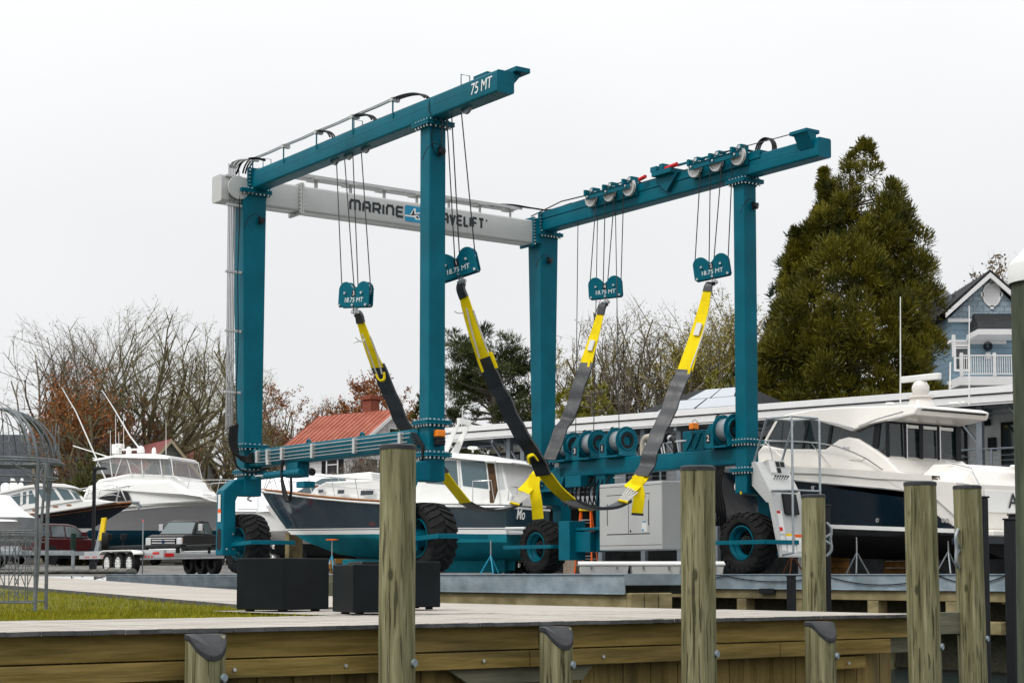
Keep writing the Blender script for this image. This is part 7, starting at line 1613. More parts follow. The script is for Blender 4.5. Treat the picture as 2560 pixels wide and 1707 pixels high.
def house(name, label, px, Y, yaw, Lx, Ly, zw, zr, wall, roofm, oh=.35, ribs=False, z=None, trimm=TRIM):
    """ridge along local x; near long wall at y=0; right gable at x=Lx"""
    a = at(px, 1436, Y); t = thing(name, label, 'house', (a.x, Y, gz(a.x, Y) if z is None else z), yaw)
    mb = MB(); mb.prism([(0, 0), (Ly, 0), (Ly, zw), (Ly / 2, zr), (0, zw)], 'u', 0, Lx); mb.build('wall', wall, t)
    sl_ = (zr - zw) / (Ly / 2)
    def slope(s):
        y0 = -oh if s < 0 else Ly + oh; return [(y0, zw - sl_ * oh), (Ly / 2, zr), (Ly / 2, zr + .14), (y0, zw - sl_ * oh + .12)]
    mb = MB()
    for s in (-1, 1): mb.prism(slope(s), 'u', -oh, Lx + oh)
    if ribs:
        for s in (-1, 1):
            y0 = -oh if s < 0 else Ly + oh; x = -oh + .1
            while x < Lx + oh: mb.hexa([(x - .02, y0, zw - sl_ * oh + .12), (x + .02, y0, zw - sl_ * oh + .12), (x + .02, Ly / 2, zr + .14), (x - .02, Ly / 2, zr + .14)], [(x - .02, y0, zw - sl_ * oh + .17), (x + .02, y0, zw - sl_ * oh + .17), (x + .02, Ly / 2, zr + .19), (x - .02, Ly / 2, zr + .19)]); x += .45
    rf = mb.build('roof', roofm, t)
    mb = MB()
    for x0, x1 in ((-oh - .05, -oh - .005), (Lx + oh + .005, Lx + oh + .05)):
        for s in (-1, 1):
            y0 = -oh - .02 if s < 0 else Ly + oh + .02; mb.prism([(y0, zw - sl_ * oh - .14), (Ly / 2, zr - .12), (Ly / 2, zr + .12), (y0, zw - sl_ * oh + .10)], 'u', x0, x1)
    for y in (-oh - .04, Ly + oh): mb.box((-oh, y, zw - sl_ * oh - .12), (Lx + oh, y + .04, zw - sl_ * oh + .08))
    for y in (-.02, Ly - .08): mb.box((Lx - .02, y, 0), (Lx + .03, y + .1, zw))
    mb.build('trim', trimm, t); return t, rf
# white house with the red roof
hY = R(-43); t, rf = house('red_roofed_house', 'white clapboard house with a red metal roof and brick chimney', 706, 104.5, hY, 6.5, 6.2, 6.9, 9.15, WSID, REDR, .4, True, z=.6)
mb = MB(); mb.box((3.7, 3.1, 8.5), (4.5, 3.8, 10.3)); mb.box((3.6, 3.0, 10.05), (4.6, 3.9, 10.25)); mb.build('chimney', BRICK, rf)
for x in (1.5, 4.6): window(t, (x, -.02, 5.9), (1, 0, 0), .9, 1.1, TRIM, .1, FRAMED)
for x in (1.5, 4.6): window(t, (x, -.02, 2.9), (1, 0, 0), .95, 1.5, TRIM, .1)
window(t, (6.52, 3.1, 7.6), (0, 1, 0), .75, 1.0, TRIM, .09); window(t, (6.52, 1.3, 5.6), (0, 1, 0), .9, 1.2, TRIM, .1, BRICK); window(t, (6.52, 4.5, 5.6), (0, 1, 0), .8, 1.2)
# dark grey house
t, rf = house('grey_house', 'dark grey gabled house with tan trimmed windows behind the white fishing yacht', 232, 106, R(-62), 7.7, 4.9, 4.3, 7.1, GSID, mat('dull_red_roof', (.20, .07, .065), .8, var=.2, scale=3), .3, z=.7, trimm=mat('tan_trim', (.36, .30, .20), .7))
TAN = MATS['tan_trim']
window(t, (7.72, 2.45, 5.6), (0, 1, 0), .6, .85, TAN, .1); window(t, (7.72, 2.45, 3.1), (0, 1, 0), .6, 1.4, TAN, .1); window(t, (7.72, 4.1, 3.1), (0, 1, 0), .45, 1.4, TAN, .1)
t, rf = house('red_roofed_shed', 'low house with a faded red roof left of the dark grey house', 335, 128, R(-8), 4.2, 7, 6.4, 8.9, GSID, MATS['dull_red_roof'], .3, z=.7)
window(t, (2.4, -.02, 4.5), (1, 0, 0), 1., 1.4, TAN, .1)
t, rf = house('slate_roofed_house', 'long dark slate roofed house with a white gable behind the gazebo', -150, 112, R(3), 13, 9, 4.0, 8.7, GSID, mat('slate_roof', (.06, .065, .075), .8, var=.25, scale=4), .4, z=.7)
window(t, (8.6, -.02, 3.0), (1, 0, 0), .8, 1.3, TAN, .1); window(t, (11.3, -.02, 3.0), (1, 0, 0), .8, 1.3, TAN, .1)
mb = MB(); mb.prism([(5.6, 3.2), (8.9, 3.2), (7.2, 6.3)], 'v', -.9, .8); g1 = mb.build('dormer', GSID, t)
mb = MB(); mb.hexa([(5.2, -1.2, 3.0), (5.5, -1.2, 3.0), (5.5, 1., 3.0), (5.2, 1., 3.0)], [(7.1, -1.2, 6.45), (7.3, -1.2, 6.45), (7.3, 1., 6.45), (7.1, 1., 6.45)]); mb.hexa([(9.0, -1.2, 3.0), (9.3, -1.2, 3.0), (9.3, 1., 3.0), (9.0, 1., 3.0)], [(7.1, -1.2, 6.4), (7.3, -1.2, 6.4), (7.3, 1., 6.4), (7.1, 1., 6.4)]); mb.build('dormer_trim', TRIM, t)
# ---- marina building: long canopy roof, set-back wall, balcony
A0, A1 = at(1124, 1069, 64.), at(2536, 961, 49.5); yawM = math.atan2(A1.y - A0.y, A1.x - A0.x); FM = Fr(A0.x, A0.y, yawM, .0)
mb_ = thing('marina_building', 'long white flat roofed marina building with dark glazed doors and a balcony', 'building', FM.o, yawM)
ZR = (A0.z + A1.z) / 2; X0, X1 = -.6, 30.
m_ = lambda px, py, y=0.: FM.L(px, py, y)
mb = MB(); mb.box((X0, .12, ZR - .44), (X1, 9, ZR - .03)); mb.build('roof', mat('grey_soffit', (.30, .32, .34), .7), mb_)
mb = MB(); mb.box((X0 - .03, -.03, ZR - .20), (X1, .12, ZR)); mb.box((X0, .03, ZR - .46), (X1, .12, ZR - .24)); mb.box((X0, .06, ZR - .52), (X1, .12, ZR - .47)); fa = mb.build('fascia', TRIM, mb_, .008)
mb = MB(); mb.box((X0, .08, ZR - .24), (X1, .119, ZR - .20)); mb.build('fascia_groove', FRAMED, fa)
mb = MB(); x = X0 + .5
while x < X1: mb.box((x, .13, ZR - .66), (x + .1, 2.4, ZR - .445)); x += 2.05
mb.box((X0, 1.0, ZR - .72), (X1, 1.12, ZR - .66)); mb.build('soffit_beam', PSTEEL, mb_)
YW = 2.4; FZ = 2.75
mb = MB(); mb.box((X0 + 1.2, YW, FZ), (X1, YW + .25, ZR - .44)); mb.build('wall', WWALL, mb_)
mb = MB(); x = X0 + 1.3
while x < X1: mb.box((x, YW - .012, FZ), (x + .03, YW, ZR - .45)); x += .45
mb.build('wall_batten', WWALL, mb_)
def door_span(pxa, pxb, n, top=ZR - .85, bot=FZ + .02):
    xa, xb = m_(pxa, 1150, YW)[0], m_(pxb, 1150, YW)[0]; w = (xb - xa) / n
    for k in range(n):
        a, b = xa + k * w, xa + (k + 1) * w; mb = MB(); f = .09; y0, y1 = YW - .06, YW - .014
        mb.box((a, y0, bot), (a + f, y1, top)); mb.box((b - f, y0, bot), (b, y1, top)); mb.box((a + f, y0, top - f), (b - f, y1, top)); mb.box((a + f, y0, bot), (b - f, y1, bot + f)); mb.box((a + f, y0, bot + .95), (b - f, y1, bot + 1.02))
        o = mb.build('glazed_door', FRAMED, mb_); mb = MB(); mb.box((a + f, YW - .04, bot + f), (b - f, YW - .02, bot + .95)); mb.box((a + f, YW - .04, bot + 1.02), (b - f, YW - .02, top - f)); mb.build('pane', WING, o)
door_span(1180, 1305, 4); door_span(1400, 1490, 3); door_span(1566, 1665, 4); door_span(1700, 1800, 3); door_span(1860, 1960, 3); door_span(2350, 2420, 2); door_span(2505, 2640, 3)
mb = MB(); x, z = m_(2483, 1110, YW); mb.box((x - .12, YW - .14, z - .2), (x + .12, YW, z + .2)); x, z = m_(2470, 1056, YW); mb.box((x - .1, YW - .14, z - .1), (x + .1, YW, z + .1)); mb.build('wall_lamp', FRAMED, mb_, .01)
mb = MB(); mb.box((X0 + .8, .4, FZ - .30), (X1, YW + 3, FZ)); mb.build('balcony_floor', mat('grey_balcony', (.3, .31, .32), .8), mb_)
for px in (1274, 1309, 1503, 1610, 1700, 1790, 2330, 2452, 2600):
    x = m_(px, 1150, .55)[0]; mb = MB(); mb.box((x - .09, .46, 0), (x + .09, .64, ZR - .45)); mb.hexa([(x - .03, .5, ZR - 1.7), (x + .03, .5, ZR - 1.7), (x + .03, .6, ZR - 1.7), (x - .03, .6, ZR - 1.7)], [(x - 1.0, .5, ZR - .5), (x - .92, .5, ZR - .5), (x - .92, .6, ZR - .5), (x - 1.0, .6, ZR - .5)]); mb.build('post', PSTEEL, mb_)
mb = MB()
for z in (FZ + .95, FZ + .75, FZ + .6, FZ + .45, FZ + .3, FZ + .15): mb.tube([(X0 + .8, .5, z), (X1, .5, z)], .03 if z > FZ + .9 else .008, 5)
x = X0 + .9
while x < X1: mb.box((x, .48, FZ), (x + .05, .53, FZ + .95)); x += 1.5
mb.build('balcony_rail', PSTEEL, mb_)
mb = MB(); mb.box((X0 + 1.2, YW + 1.2, 0), (X1, YW + 1.4, FZ - .3)); mb.build('lower_wall', mat('dark_lower_wall', (.05, .052, .055), .8, var=.3), mb_)
mb = MB()
for a, b in ((1105, 1170), (1230, 1260), (1960, 2030), (2180, 2240), (1700, 1745)): mb.box((m_(a, 1400, YW)[0], YW + .9, .0), (m_(b, 1400, YW)[0], YW + 1.19, 1.2))
mb.build('lower_panel', WWALL, mb_)
xa = m_(1412, 1400, 1.)[0]; mb = MB(); mb.box((xa, .9, 0), (xa + .55, 1.4, 1.15)); mb.build('stone_pier', mat('tan_stone', (.27, .22, .17), .9, var=.3, scale=5, bump=.5), mb_, .02)
# roof terrace house behind (blue)
bl_p = at(2338, 1436, 90); t = thing('blue_house', 'blue shingled gable house with white oval vent and a railed porch', 'house', (bl_p.x, 90, 0), R(0)); FB = Fr(bl_p.x, 90, 0, 0)
b_ = lambda px, py, y=0.: FB.L(px, py, y)
pk, le = b_(2470, 684), b_(2360, 786); sl_ = (pk[1] - le[1]) / (pk[0] - le[0]); re_ = (2 * pk[0] - le[0], le[1])
zwall = b_(2400, 797)[1]
mb = MB(); mb.prism([(le[0] + .4, 2.), (re_[0] - .4, 2.), (re_[0] - .4, le[1] - .05), (pk[0], pk[1] - .25), (le[0] + .4, le[1] - .05)], 'v', 0, 9); mb.build('wall', BSID, t)
mb = MB(); mb.prism([(le[0] + .2, zwall), (re_[0] - .2, zwall), (re_[0] - .4, le[1] - .1), (pk[0], pk[1] - .3), (le[0] + .4, le[1] - .1)], 'v', -.05, .0); mb.build('gable_shingles', BSHI, t)
mb = MB()
for s in (-1, 1):
    e = le if s < 0 else re_; mb.prism([(e[0], e[1] - .22), (pk[0], pk[1] - .30), (pk[0], pk[1]), (e[0], e[1] + .04)], 'v', -.45, -.3)
mb.box((le[0] + .2, -.08, zwall - .18), (re_[0] - .2, -.02, zwall)); mb.build('trim', TRIM, t)
mb = MB()
for s in (-1, 1):
    e = le if s < 0 else re_; mb.prism([(e[0] - .1 * (1 if s < 0 else -1), e[1] + .05), (pk[0], pk[1] + .01), (pk[0], pk[1] + .14), (e[0] - .1 * (1 if s < 0 else -1), e[1] + .16)], 'v', -.46, 9.3)
rl, rh = b_(2338, 790), b_(2420, 716); mb.hexa([(rl[0] - .2, 1.2, rl[1]), (pk[0] - .6, 1.2, rl[1]), (pk[0] - .6, 6, rl[1]), (rl[0] - .2, 6, rl[1])], [(rl[0] + .5, 2.8, rh[1]), (pk[0] - .7, 2.8, rh[1]), (pk[0] - .7, 4, rh[1]), (rl[0] + .5, 4, rh[1])]); mb.build('roof', DKR, t)
o_ = b_(2478, 737); mb = MB(); mb.lathe([(0, 0), (.37, 0), (.37, .07), (.45, .07), (.45, -.02)], (0, 0, 0), (0, -1, 0), 28); vt = mb.build('oval_vent', TRIM, t, smooth=30); vt.location = (o_[0], -.06, o_[1]); vt.scale = (1.1, 1, 1.45)
mb = MB(); mb.cbox((0, -.04, .47), (.16, .06, .14)); mb.cbox((0, -.04, -.47), (.16, .06, .14)); mb.cbox((.46, -.04, 0), (.14, .06, .16)); mb.cbox((-.46, -.04, 0), (.14, .06, .16))
for k in range(-5, 6): mb.cbox((0, -.075, k * .06), (.62, .015, .016))
v2 = mb.build('vent_slats', TRIM, vt)
h0_, h1_ = b_(2432, 838), b_(2534, 786); hx0, hx1 = b_(2420, 838)[0], b_(2515, 838)[0]
mb = MB(); mb.hexa([(hx0, -2.2, h0_[1]), (hx1 + .2, -2.2, h0_[1]), (hx1 + .2, 0, h0_[1]), (hx0, 0, h0_[1])], [(hx0 + .25, -.3, h1_[1]), (hx1 + .5, -.3, h1_[1]), (hx1 + .5, 0, h1_[1]), (hx0 + .25, 0, h1_[1])]); mb.build('porch_roof', DKR, t)
mb = MB(); mb.box((hx0 - .1, -2.3, h0_[1] - .28), (hx1 + .25, -.02, h0_[1])); zp = b_(2500, 905)[1]
for x in (hx1 + .05, hx0 - 1.4): mb.box((x, -2.2, zp), (x + .16, -2.05, h0_[1] - .28))
xl = b_(2378, 860)[0]; mb.box((xl - .3, -.06, b_(2378, 860)[1]), (hx1, -.02, b_(2378, 850)[1])); mb.build('porch_trim', TRIM, t)
c_ = b_(2404, 895); window(t, (c_[0], -.03, c_[1]), (1, 0, 0), .62, 1.2, TRIM, .12); c_ = b_(2404, 862); window(t, (c_[0], -.03, c_[1]), (1, 0, 0), .7, .3, TRIM, .06, mull=0)
c_ = b_(2469, 866); mb = MB()
for k in range(3): mb.lathe([(.10 + .06 * k, -.02), (.13 + .06 * k, -.02), (.13 + .06 * k, .03), (.10 + .06 * k, .03)], (c_[0], -.06, c_[1]), (0, -1, 0), 8, closed=True)
mb.build('wall_ornament', FRAMED, t); c_ = b_(2467, 890); mb = MB(); mb.cbox((c_[0], -.2, c_[1]), (.22, .3, .32)); mb.build('wall_light', TRIM, t, .02)
zd0, zd1 = b_(2450, 950)[1], b_(2450, 903)[1]; xa, xb = b_(2368, 950)[0], b_(2600, 950)[0]
mb = MB(); mb.box((xa, -2.6, zd0 - .55), (xb, 0, zd0 - .1)); mb.build('porch_deck', TRIM, t)
mb = MB(); mb.box((xa, -2.6, zd1 - .05), (xb, -2.5, zd1 + .02)); mb.box((xa, -2.58, zd0), (xb, -2.52, zd0 + .06)); x = xa
while x < xb: mb.box((x, -2.57, zd0 + .06), (x + .035, -2.535, zd1 - .05)); x += .115
for x in (b_(2372, 900)[0], b_(2452, 900)[0], b_(2536, 900)[0]): mb.box((x - .07, -2.62, zd0 - .1), (x + .07, -2.48, zd1 + .12))
mb.build('porch_rail', TRIM, t)
mb = MB(); mb.box((le[0] + .6, .1, 0), (re_[0], 8.5, 2.)); mb.build('foundation', GSID, t)
d_ = b_(2366, 740, 1.); mb = MB(); mb.lathe([(0, .1), (.3, .08), (.45, .0), (.4, -.02)], (d_[0], 1.4, d_[1]), (.3, -1, .2), 20); mb.build('satellite_dish', GALV2, t, smooth=40)
# dark hip roof with solar panels behind the marina
a = at(1560, 1034, 74.); rY = R(-40); t = thing('solar_roofed_building', 'dark hipped roof building carrying pale solar panels behind the marina roof', 'building', (a.x, a.y, 0), rY); FS = Fr(a.x, a.y, rY)
z0, z1 = a.z - .2, a.z + 1.1
mb = MB(); mb.box((.3, .3, 0), (9.7, 7.7, z0)); mb.build('wall', GSID, t)
mb = MB(); mb.add([(0, 0, z0), (10, 0, z0), (10, 8, z0), (0, 8, z0), (3., 4, z1), (7, 4, z1)], [(0, 1, 5, 4), (1, 2, 5), (2, 3, 4, 5), (3, 0, 4), (3, 2, 1, 0)]); mb.build('roof', DKR, t)
SOL = mat('solar_panel', (.33, .36, .40), .12, .3, var=.05, coat=.5); mb = MB()
def rp(u, v, off=.05):
    L0, R0 = Vector((u * 10, 0, z0)), Vector((3 + 4 * u, 4, z1)); return L0.lerp(R0, v) + Vector((0, -.05, .15)) * (off / .05 * .6)
t.scale = (.66, .66, 1)
for (u0, u1, v0, v1) in ((.22, .52, .12, .5), (.54, .88, .12, .5), (.3, .55, .53, .9), (.57, .82, .53, .9)): A = [rp(u0, v0), rp(u1, v0), rp(u1, v1), rp(u0, v1)]; mb.hexa([p - Vector((0, 0, .05)) for p in A], A)
mb.build('solar_panel', SOL, t)
# ================================================================== trees
BARK = mat('grey_bark', (.10, .088, .07), .9, c2=(.21, .185, .15), scale=4, bump=.3)
BARKM = mat('mossy_bark', (.085, .076, .044), .9, c2=(.185, .162, .095), scale=3, bump=.3)
def leafm(name, a, b, sc=.5):
    return mat(name, a, .6, c2=b, scale=sc, detail=3, spec=.25)
BUDO = leafm('orange_buds', (.20, .065, .015), (.34, .13, .03)); BUDG = leafm('green_buds', (.16, .155, .03), (.32, .28, .07)); BUDY = leafm('yellow_green_buds', (.20, .17, .02), (.34, .28, .05)); BUDT = leafm('tan_buds', (.13, .09, .04), (.24, .18, .09))
CEDAR = leafm('cedar_foliage', (.024, .032, .003), (.165, .145, .006), .8); CEDARD = leafm('spruce_foliage', (.016, .034, .022), (.04, .065, .035), .6); PINEM = leafm('pine_needles', (.022, .036, .009), (.07, .085, .02), .6); SHRUB = leafm('shrub_leaves', (.10, .11, .01), (.22, .20, .02), .8); DKSH = leafm('dark_conifer', (.03, .036, .008), (.085, .08, .012), .6)
def quad_at(mb, p, d, w, up):
    s = d.cross(up); 
    if s.length < 1e-5: s = Vector((1, 0, 0))
    s.normalize(); s *= w / 2; i = len(mb.v); mb.v += [p - s, p + s, p + d + s * .5, p + d - s * .5]; mb.f.append((i, i + 1, i + 2, i + 3))
def bare_tree(name, label, px, Y, H, spread, seed, stems=1, budm=None, buds=2500, bark=BARK, group='bare spring trees behind the yard', fork=.12, levels=5, bud_low=0., bsize=.07, twig=1., zmin=None, lean=0.):
    rnd = random.Random(seed); a = at(px, 1436, Y); t = thing(name, label, 'tree', (a.x, Y, gz(a.x, Y) - .1), 0, group)
    tr = MB(); br = MB(); tips = []; rx = H * .27 * spread
    def outside(q): return (q.x ** 2 + q.y ** 2) / rx ** 2 + ((q.z - .56 * H) / (.44 * H)) ** 2 > 1 + .45 * noise.noise(q * .35 + Vector((seed, 0, 0)))
    def grow(p, d, L, r, lev):
        n = 4 if lev < 3 else 3; pts = [p]; q = p.copy(); dd = d.copy()
        for i in range(n):
            dd = (dd + Vector((rnd.gauss(0, .17), rnd.gauss(0, .17), .035 if lev else .02))).normalized(); q = q + dd * (L / n); pts.append(q.copy())
            if lev and outside(q): break
        cut = len(pts) - 1 < n; n = len(pts) - 1
        rad = [max(.006, r * (1 - .45 * i / n)) for i in range(n + 1)]
        (tr if lev == 0 else br).tube(pts, rad, 8 if lev == 0 else (5 if lev < 3 else 3), cap=False)
        if lev >= levels - 2:
            for k in range(1, n + 1): tips.append((pts[k], dd, lev))
        if lev >= levels or (cut and lev > 2): return
        nb = {0: rnd.randint(4, 5), 1: rnd.randint(3, 4), 2: rnd.randint(3, 4), 3: rnd.randint(2, 4), 4: 2}.get(lev, 2)
        for k in range(nb):
            f = (.3 + .7 * (k + rnd.random() * .8) / nb) if lev else (.55 + .45 * (k + .5) / nb); f = min(1, f); i = min(n - 1, int(f * n)); p0 = pts[i].lerp(pts[i + 1], f * n - i)
            ang = rnd.uniform(.35, .95) if lev else rnd.uniform(.3, .8) * spread; az = rnd.uniform(0, 6.283) if lev else 6.283 * (k + rnd.random() * .5) / nb
            x = dd.orthogonal().normalized(); y = dd.cross(x); nd = (dd * math.cos(ang) + (x * math.cos(az) + y * math.sin(az)) * math.sin(ang)); nd.z = nd.z * .95 + .05; nd.normalize()
            grow(p0, nd, L * rnd.uniform(.58, .82) if lev else H * rnd.uniform(.36, .5), max(.008, r * rnd.uniform(.45, .66)), lev + 1)
    for s in range(stems):
        az = 6.283 * s / stems + seed; k = 0 if stems == 1 else .28 * spread; d = Vector((math.cos(az) * k + lean, math.sin(az) * k, 1)).normalized()
        grow(Vector((math.cos(az) * .2 * (stems > 1), math.sin(az) * .2 * (stems > 1), 0)), d, H * (fork + .33) * rnd.uniform(.85, 1.1), H * .021 / (stems ** .25), 0)
    for p, d, lev in tips:
        for k in range(2):
            dd = (d * .8 + Vector((rnd.gauss(0, .55), rnd.gauss(0, .55), rnd.gauss(.25, .4)))).normalized() * rnd.uniform(.25, .8) * H / 14; quad_at(br, p, dd, .016 * twig, Vector((rnd.gauss(0, 1), rnd.gauss(0, 1), rnd.gauss(0, 1))))
    tr.build('trunk', bark, t, smooth=60); cr = br.build('crown', bark, t)
    sc = 1.
    if budm and tips:
        mb = MB()
        for k in range(buds):
            p, d, lev = rnd.choice(tips)
            if p.z * sc < bud_low * H: continue
            q = p + Vector((rnd.gauss(0, .14), rnd.gauss(0, .14), rnd.gauss(0, .14))); dd = Vector((rnd.gauss(0, 1), rnd.gauss(0, 1), rnd.gauss(.4, 1))).normalized() * bsize * rnd.uniform(.6, 1.5); quad_at(mb, q, dd, bsize * .9, Vector((rnd.random(), rnd.random(), rnd.random())))
        b = mb.build('buds', budm, cr); 
    return t
L_ = 'large bare many stemmed tree behind the white fishing yacht'
bare_tree('bare_tree', 'tall grey bare tree at the far left behind the gazebo', 110, 110, 16.0, 1.1, 15, 2, BUDT, 2500, fork=.0)
bare_tree('bare_tree', 'orange budded tree between the gazebo and the outriggers', 205, 104, 12.8, .85, 12, 2, BUDO, 6500, BARKM, fork=.03, bsize=.12)
bare_tree('bare_tree', 'thin bare tree with rusty buds just left of the outriggers', 262, 108, 14.2, .8, 13, 1, BUDO, 5200, fork=.05)
bare_tree('bare_tree', L_, 345, 108, 16.0, 1.1, 14, 2, BUDG, 1800, BARKM, fork=.02)
bare_tree('bare_tree', 'wide bare mossy tree beside the left rear leg of the hoist', 448, 112, 16.2, 1.2, 27, 2, BUDG, 3500, BARKM, fork=.0)
bare_tree('bare_tree', 'greenish budding tree just left of the left rear leg', 530, 130, 14.5, 1.1, 16, 2, BUDG, 5200, BARKM, fork=.06, bsize=.085)
bare_tree('bare_tree', 'rounded twiggy tree with green buds above the grey house gable', 540, 126, 16.2, 1.15, 35, 2, BUDG, 5200, BARKM, fork=.0)
bare_tree('budding_tree', 'yellowish budding tree directly behind the left rear leg', 625, 108, 10.4, .9, 17, 2, BUDG, 3600, fork=.06)
bare_tree('budding_tree', 'rusty orange budded tree right of the left rear leg', 705, 118, 12.4, .75, 18, 2, BUDO, 9000, fork=.05, bsize=.11)
bare_tree('budding_tree', 'small rusty tree just left of the brick chimney', 655, 116, 9.8, .9, 19, 2, BUDO, 7000, fork=.04, bsize=.11)
bare_tree('budding_tree', 'pale twiggy tree above the middle of the red roof', 835, 125, 12.2, .75, 20, 3, BUDO, 4500, fork=.05, bsize=.10)
bare_tree('budding_tree', 'dense orange tree right of the brick chimney', 935, 122, 13.8, .85, 21, 3, BUDO, 13000, fork=.05, bsize=.13)
bare_tree('budding_tree', 'dark rusty tree behind the peak of the red roof', 1000, 120, 10.4, .8, 22, 2, BUDO, 7000, fork=.05, bsize=.12)
M_ = [(1405, 96, 13.2, BUDY, 3500, 'twiggy yellow tinged tree right of the right rear leg'), (1475, 100, 14.4, BUDT, 1600, 'bare tree between the two left winch ropes'), (1540, 98, 13.8, BUDG, 1500, 'bare tree behind the rope of the winch marked 1'), (1600, 102, 15.2, BUDT, 2200, 'tall brown bare tree between slings 4 and 2'), (1668, 98, 14.3, BUDT, 1800, 'bare tree left of the nearer right sling'), (1725, 100, 14.8, BUDG, 2600, 'green tinged tree behind the nearer right sling'), (1795, 94, 15.0, BUDY, 5200, 'yellow green tree left of the near right leg'), (1848, 96, 15.6, BUDY, 7000, 'taller yellow green tree against the near right leg')]
for i, (px, Y, H, bm_, nb, lb) in enumerate(M_): bare_tree('bare_tree', lb, px, Y, H, .8, 40 + i, 1 + i % 2, bm_, int(nb * 1.6), BARKM if i % 2 else BARK, 'spring trees behind the marina building', fork=.06)
bare_tree('budding_tree', 'tan budding tree left of the blue house roof', 2440, 100, 16.6, .9, 61, 3, BUDT, 9000, group='spring trees behind the blue house', fork=.08, bsize=.12)
bare_tree('budding_tree', 'tan budding tree behind the blue house peak', 2540, 98, 17.4, .9, 62, 3, BUDT, 11000, group='spring trees behind the blue house', fork=.08, bsize=.12)
bare_tree('bare_shrub', 'round bare shrub in front of the white clapboard house', 910, 96, 6.4, 1.3, 63, 5, BUDT, 900, group='shrubs by the houses', fork=.02)
# ---- needle and leaf crowns
def plume(mb, rnd, c, r, n, out, w, ln, droop=.0):
    """a feathery tuft: thin sprays standing out of an upward facing dome"""
    for k in range(n):
        d = Vector((rnd.gauss(0, 1), rnd.gauss(0, 1), rnd.gauss(.5, .9))).normalized(); d = (d + out * .55).normalized()
        p = c + Vector((d.x, d.y, d.z * 1.2)) * r * rnd.uniform(.45, .95); t = (d * .75 + Vector((rnd.gauss(0, .3), rnd.gauss(0, .3), rnd.uniform(.1, .8)))).normalized()
        quad_at(mb, p, t * ln * rnd.uniform(.6, 1.4), w * rnd.uniform(.7, 1.5), d + Vector((rnd.gauss(0, .6), rnd.gauss(0, .6), rnd.gauss(0, .6))))
def cone_tree(name, label, px, Y, H, prof, clumps, per, mleaf, seed, r0, ln, w, group='evergreens beyond the marina', extra=(), lean=.0):
    """prof: (height fraction, radius)"""
    rnd = random.Random(seed); a = at(px, 1436, Y); t = thing(name, label, 'tree', (a.x, Y, 0), 0, group)
    mb = MB(); mb.tube([(0, 0, 0), (0.05, 0, H * .5), (0, 0, H * .97)], [H * .028, H * .016, .02], 10); mb.build('trunk', BARK, t, smooth=60)
    mb = MB(); limbs = MB(); pick = []
    for i in range(200): h = (i + .5) / 200; pick.append(interp(prof, h) + .15 + .5 * sm(.75, .9, h))
    def spot():
        while True:
            h = rnd.random()
            if rnd.random() * max(pick) < pick[min(199, int(h * 200))]: return h
    for k in range(clumps):
        h = spot(); R_ = interp(prof, h); az = rnd.uniform(0, 6.283); rr = R_ * (rnd.uniform(.66, 1.14) if rnd.random() < .85 else rnd.uniform(.2, .7)) * (1 + .16 * noise.noise(Vector((math.cos(az) * 1.5, math.sin(az) * 1.5, h * 7 + seed))))
        c = Vector((math.cos(az) * rr + lean * max(0, h - .5) * 2, math.sin(az) * rr, h * H)); out = Vector((math.cos(az), math.sin(az), .35)).normalized()
        rr0 = r0 * rnd.uniform(.65, 1.35) * (.28 + .72 * min(1, R_ / 2.6)); plume(mb, rnd, c, rr0, int(per * (rr0 / r0) ** 1.5) + 12, out, w, ln)
        if k % 3 == 0: limbs.tube([(0, 0, h * H - rr * .25), c * .6 + Vector((0, 0, .4 * h * H - rr * .1)), c], [.05, .035, .015], 4, cap=False)
    for (x, y, z0, z1, rb) in extra:
        for k in range(60): f = rnd.random(); az = rnd.uniform(0, 6.283); rr = rb * (1 - f) * rnd.uniform(.5, 1.1) + .1; c = Vector((x + math.cos(az) * rr, y + math.sin(az) * rr, z0 + (z1 - z0) * f)); plume(mb, rnd, c, r0 * .42 * (1.15 - f * .8), int(per * .3), Vector((math.cos(az), math.sin(az), .6)).normalized(), w, ln)
        limbs.tube([(x * .5, y * .5, z0 * .8), (x, y, z1)], [.08, .02], 5)
    cr = mb.build('crown', mleaf, t); limbs.build('limb', BARK, t)
    return t
cone_tree('cedar_tree', 'huge olive green cedar with rounded plumes beside the near right leg', 2138, 78, 19.8, [(0, 3.45), (.45, 3.6), (.62, 3.35), (.69, 2.9), (.74, 2.4), (.81, 1.95), (.86, 1.5), (.92, .95), (.965, .5), (1, .1)], 600, 400, CEDAR, 81, .80, .22, .042, extra=[(-1.15, .0, 14.5, 18.6, .55), (-2.5, -.2, 12.5, 15.8, .7), (1.5, -.2, 13.2, 16.6, .6)], lean=.75)
cone_tree('spruce_tree', 'blue green spruce peeking out left of the big cedar', 1985, 92, 18.6, [(0, 3.4), (.3, 2.9), (.55, 1.9), (.8, .95), (1, .05)], 300, 70, CEDARD, 84, .5, .3, .07)
cone_tree('dark_conifer', 'dark orange green conifer behind the red car and trailer', 235, 96, 6.8, [(0, 2.0), (.4, 1.8), (.75, 1.2), (1, .2)], 160, 70, DKSH, 85, .6, .3, .08, 'conifers by the yard')
cone_tree('dark_conifer', 'small dark conifer between the red roof and the near left leg', 1062, 108, 11.2, [(0, 2.6), (.45, 2.0), (.7, 1.2), (1, .15)], 200, 60, DKSH, 88, .6, .35, .1, 'conifers by the yard')
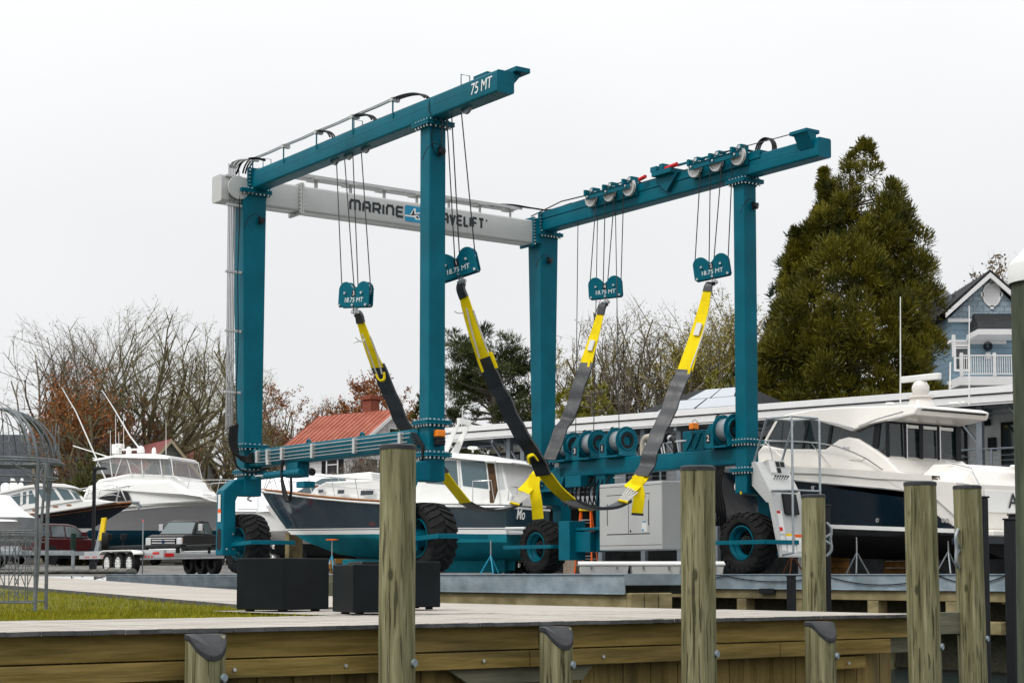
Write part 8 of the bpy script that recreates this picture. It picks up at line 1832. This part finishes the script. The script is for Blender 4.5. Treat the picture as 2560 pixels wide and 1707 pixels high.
for px, Y, H, r, lb in ((1480, 84, 9.6, 1.5, 'low green shrub above the marina roof near the ropes'), (1430, 86, 9.2, 1.2, 'low green shrub at the foot of the right rear leg'), (1810, 84, 10.0, 1.4, 'yellow green shrub beside the solar panels'), (1870, 86, 10.2, 1.6, 'dark green shrub beside the near right leg above the roof')):
    cone_tree('evergreen_shrub', lb, px, Y, H, [(0, r), (.75, r * 1.0), (.9, r * .8), (1, .3)], 110, 60, SHRUB if px < 1850 else PINEM, px, .5, .2, .08, 'shrubs above the marina roof')
# ---- pine with tufts on spreading limbs
rnd = random.Random(9); a = at(1246, 1436, 88); t = thing('pine_tree', 'dark irregular pine with tufted limbs between the left front and right rear legs', 'tree', (a.x, 88, 0)); H = 13.6
mb = MB(); mb.tube([(0, 0, 0), (.05, 0, 5), (-.15, 0, 9), (-.5, 0, 12.4), (-.7, 0, 13.3)], [.33, .27, .20, .10, .03], 10); mb.build('trunk', BARK, t, smooth=60); lm = MB(); cr = MB()
def tuft(c, r, n):
    for k in range(n):
        d = Vector((rnd.gauss(0, 1), rnd.gauss(0, 1), rnd.gauss(.3, .8))).normalized(); quad_at(cr, c + d * r * rnd.uniform(.2, .9), (d + Vector((0, 0, .4))).normalized() * .26, .045, Vector((rnd.gauss(0, 1), rnd.gauss(0, 1), rnd.gauss(0, 1))))
for i in range(58):
    h = 6.0 + 7.4 * (i / 57) ** .75; x0 = -.1 - .5 * max(0, (h - 8) / 5); az = rnd.uniform(0, 6.283); R_ = (3.6 if h < 8.5 else 2.9 if h < 11 else 2.5 if h < 12.4 else 1.9) * rnd.uniform(.6, 1.1); e = Vector((x0 + math.cos(az) * R_, math.sin(az) * R_, h + rnd.uniform(-.7, .9)))
    b0 = Vector((x0, 0, h - .8 - (.8 if h < 9 else 0))); mid = b0.lerp(e, .55) + Vector((0, 0, -.15)); lm.tube([b0, mid, e], [.085, .05, .02], 5, cap=False)
    for k in range(9):
        f = rnd.uniform(.45, 1.08); c = (mid.lerp(e, (f - .45) / .55) if f > .45 else b0.lerp(mid, f)) + Vector((rnd.gauss(0, .38), rnd.gauss(0, .38), rnd.gauss(.12, .22))); tuft(c, rnd.uniform(.26, .46), 55)
for (x, z, r) in ((-4.2, 8.2, .5), (-4.6, 7.1, .4), (-3.9, 7.5, .5), (-4.9, 6.3, .4)):
    lm.tube([(0, 0, 5.5), (x * .5, -.3, z - .6), (x, -.2, z)], [.10, .06, .02], 5, cap=False)
    for k in range(7): tuft(Vector((x + rnd.gauss(0, .4), rnd.gauss(0, .4), z + rnd.gauss(0, .25))), .4, 50)
lm.build('limb', BARK, t); cr.build('crown', PINEM, t)
t.scale = (1, 1, .885)
# ---- the far wood that closes the view
rnd = random.Random(77); mb = MB()
for k in range(1500):
    x = rnd.uniform(-140, 140); y = rnd.uniform(165, 200); h = 5.0 + 3.0 * noise.noise(Vector((x * .03, 0, 1))) + rnd.uniform(-4, 1.5); c = Vector((x, y, max(.8, h)))
    for j in range(26): d = Vector((rnd.gauss(0, 1), rnd.gauss(0, 1), rnd.gauss(0, .7))); quad_at(mb, c + d * 1.1, Vector((rnd.gauss(0, .3), rnd.gauss(0, .3), .7)), .22, Vector((1, rnd.random(), 0)))
o = mb.build('far_wood', leafm('far_wood_foliage', (.06, .055, .03), (.14, .12, .06), .1)); tag(o, 'low hazy brown green wood far behind the houses', 'wood', kind='stuff')
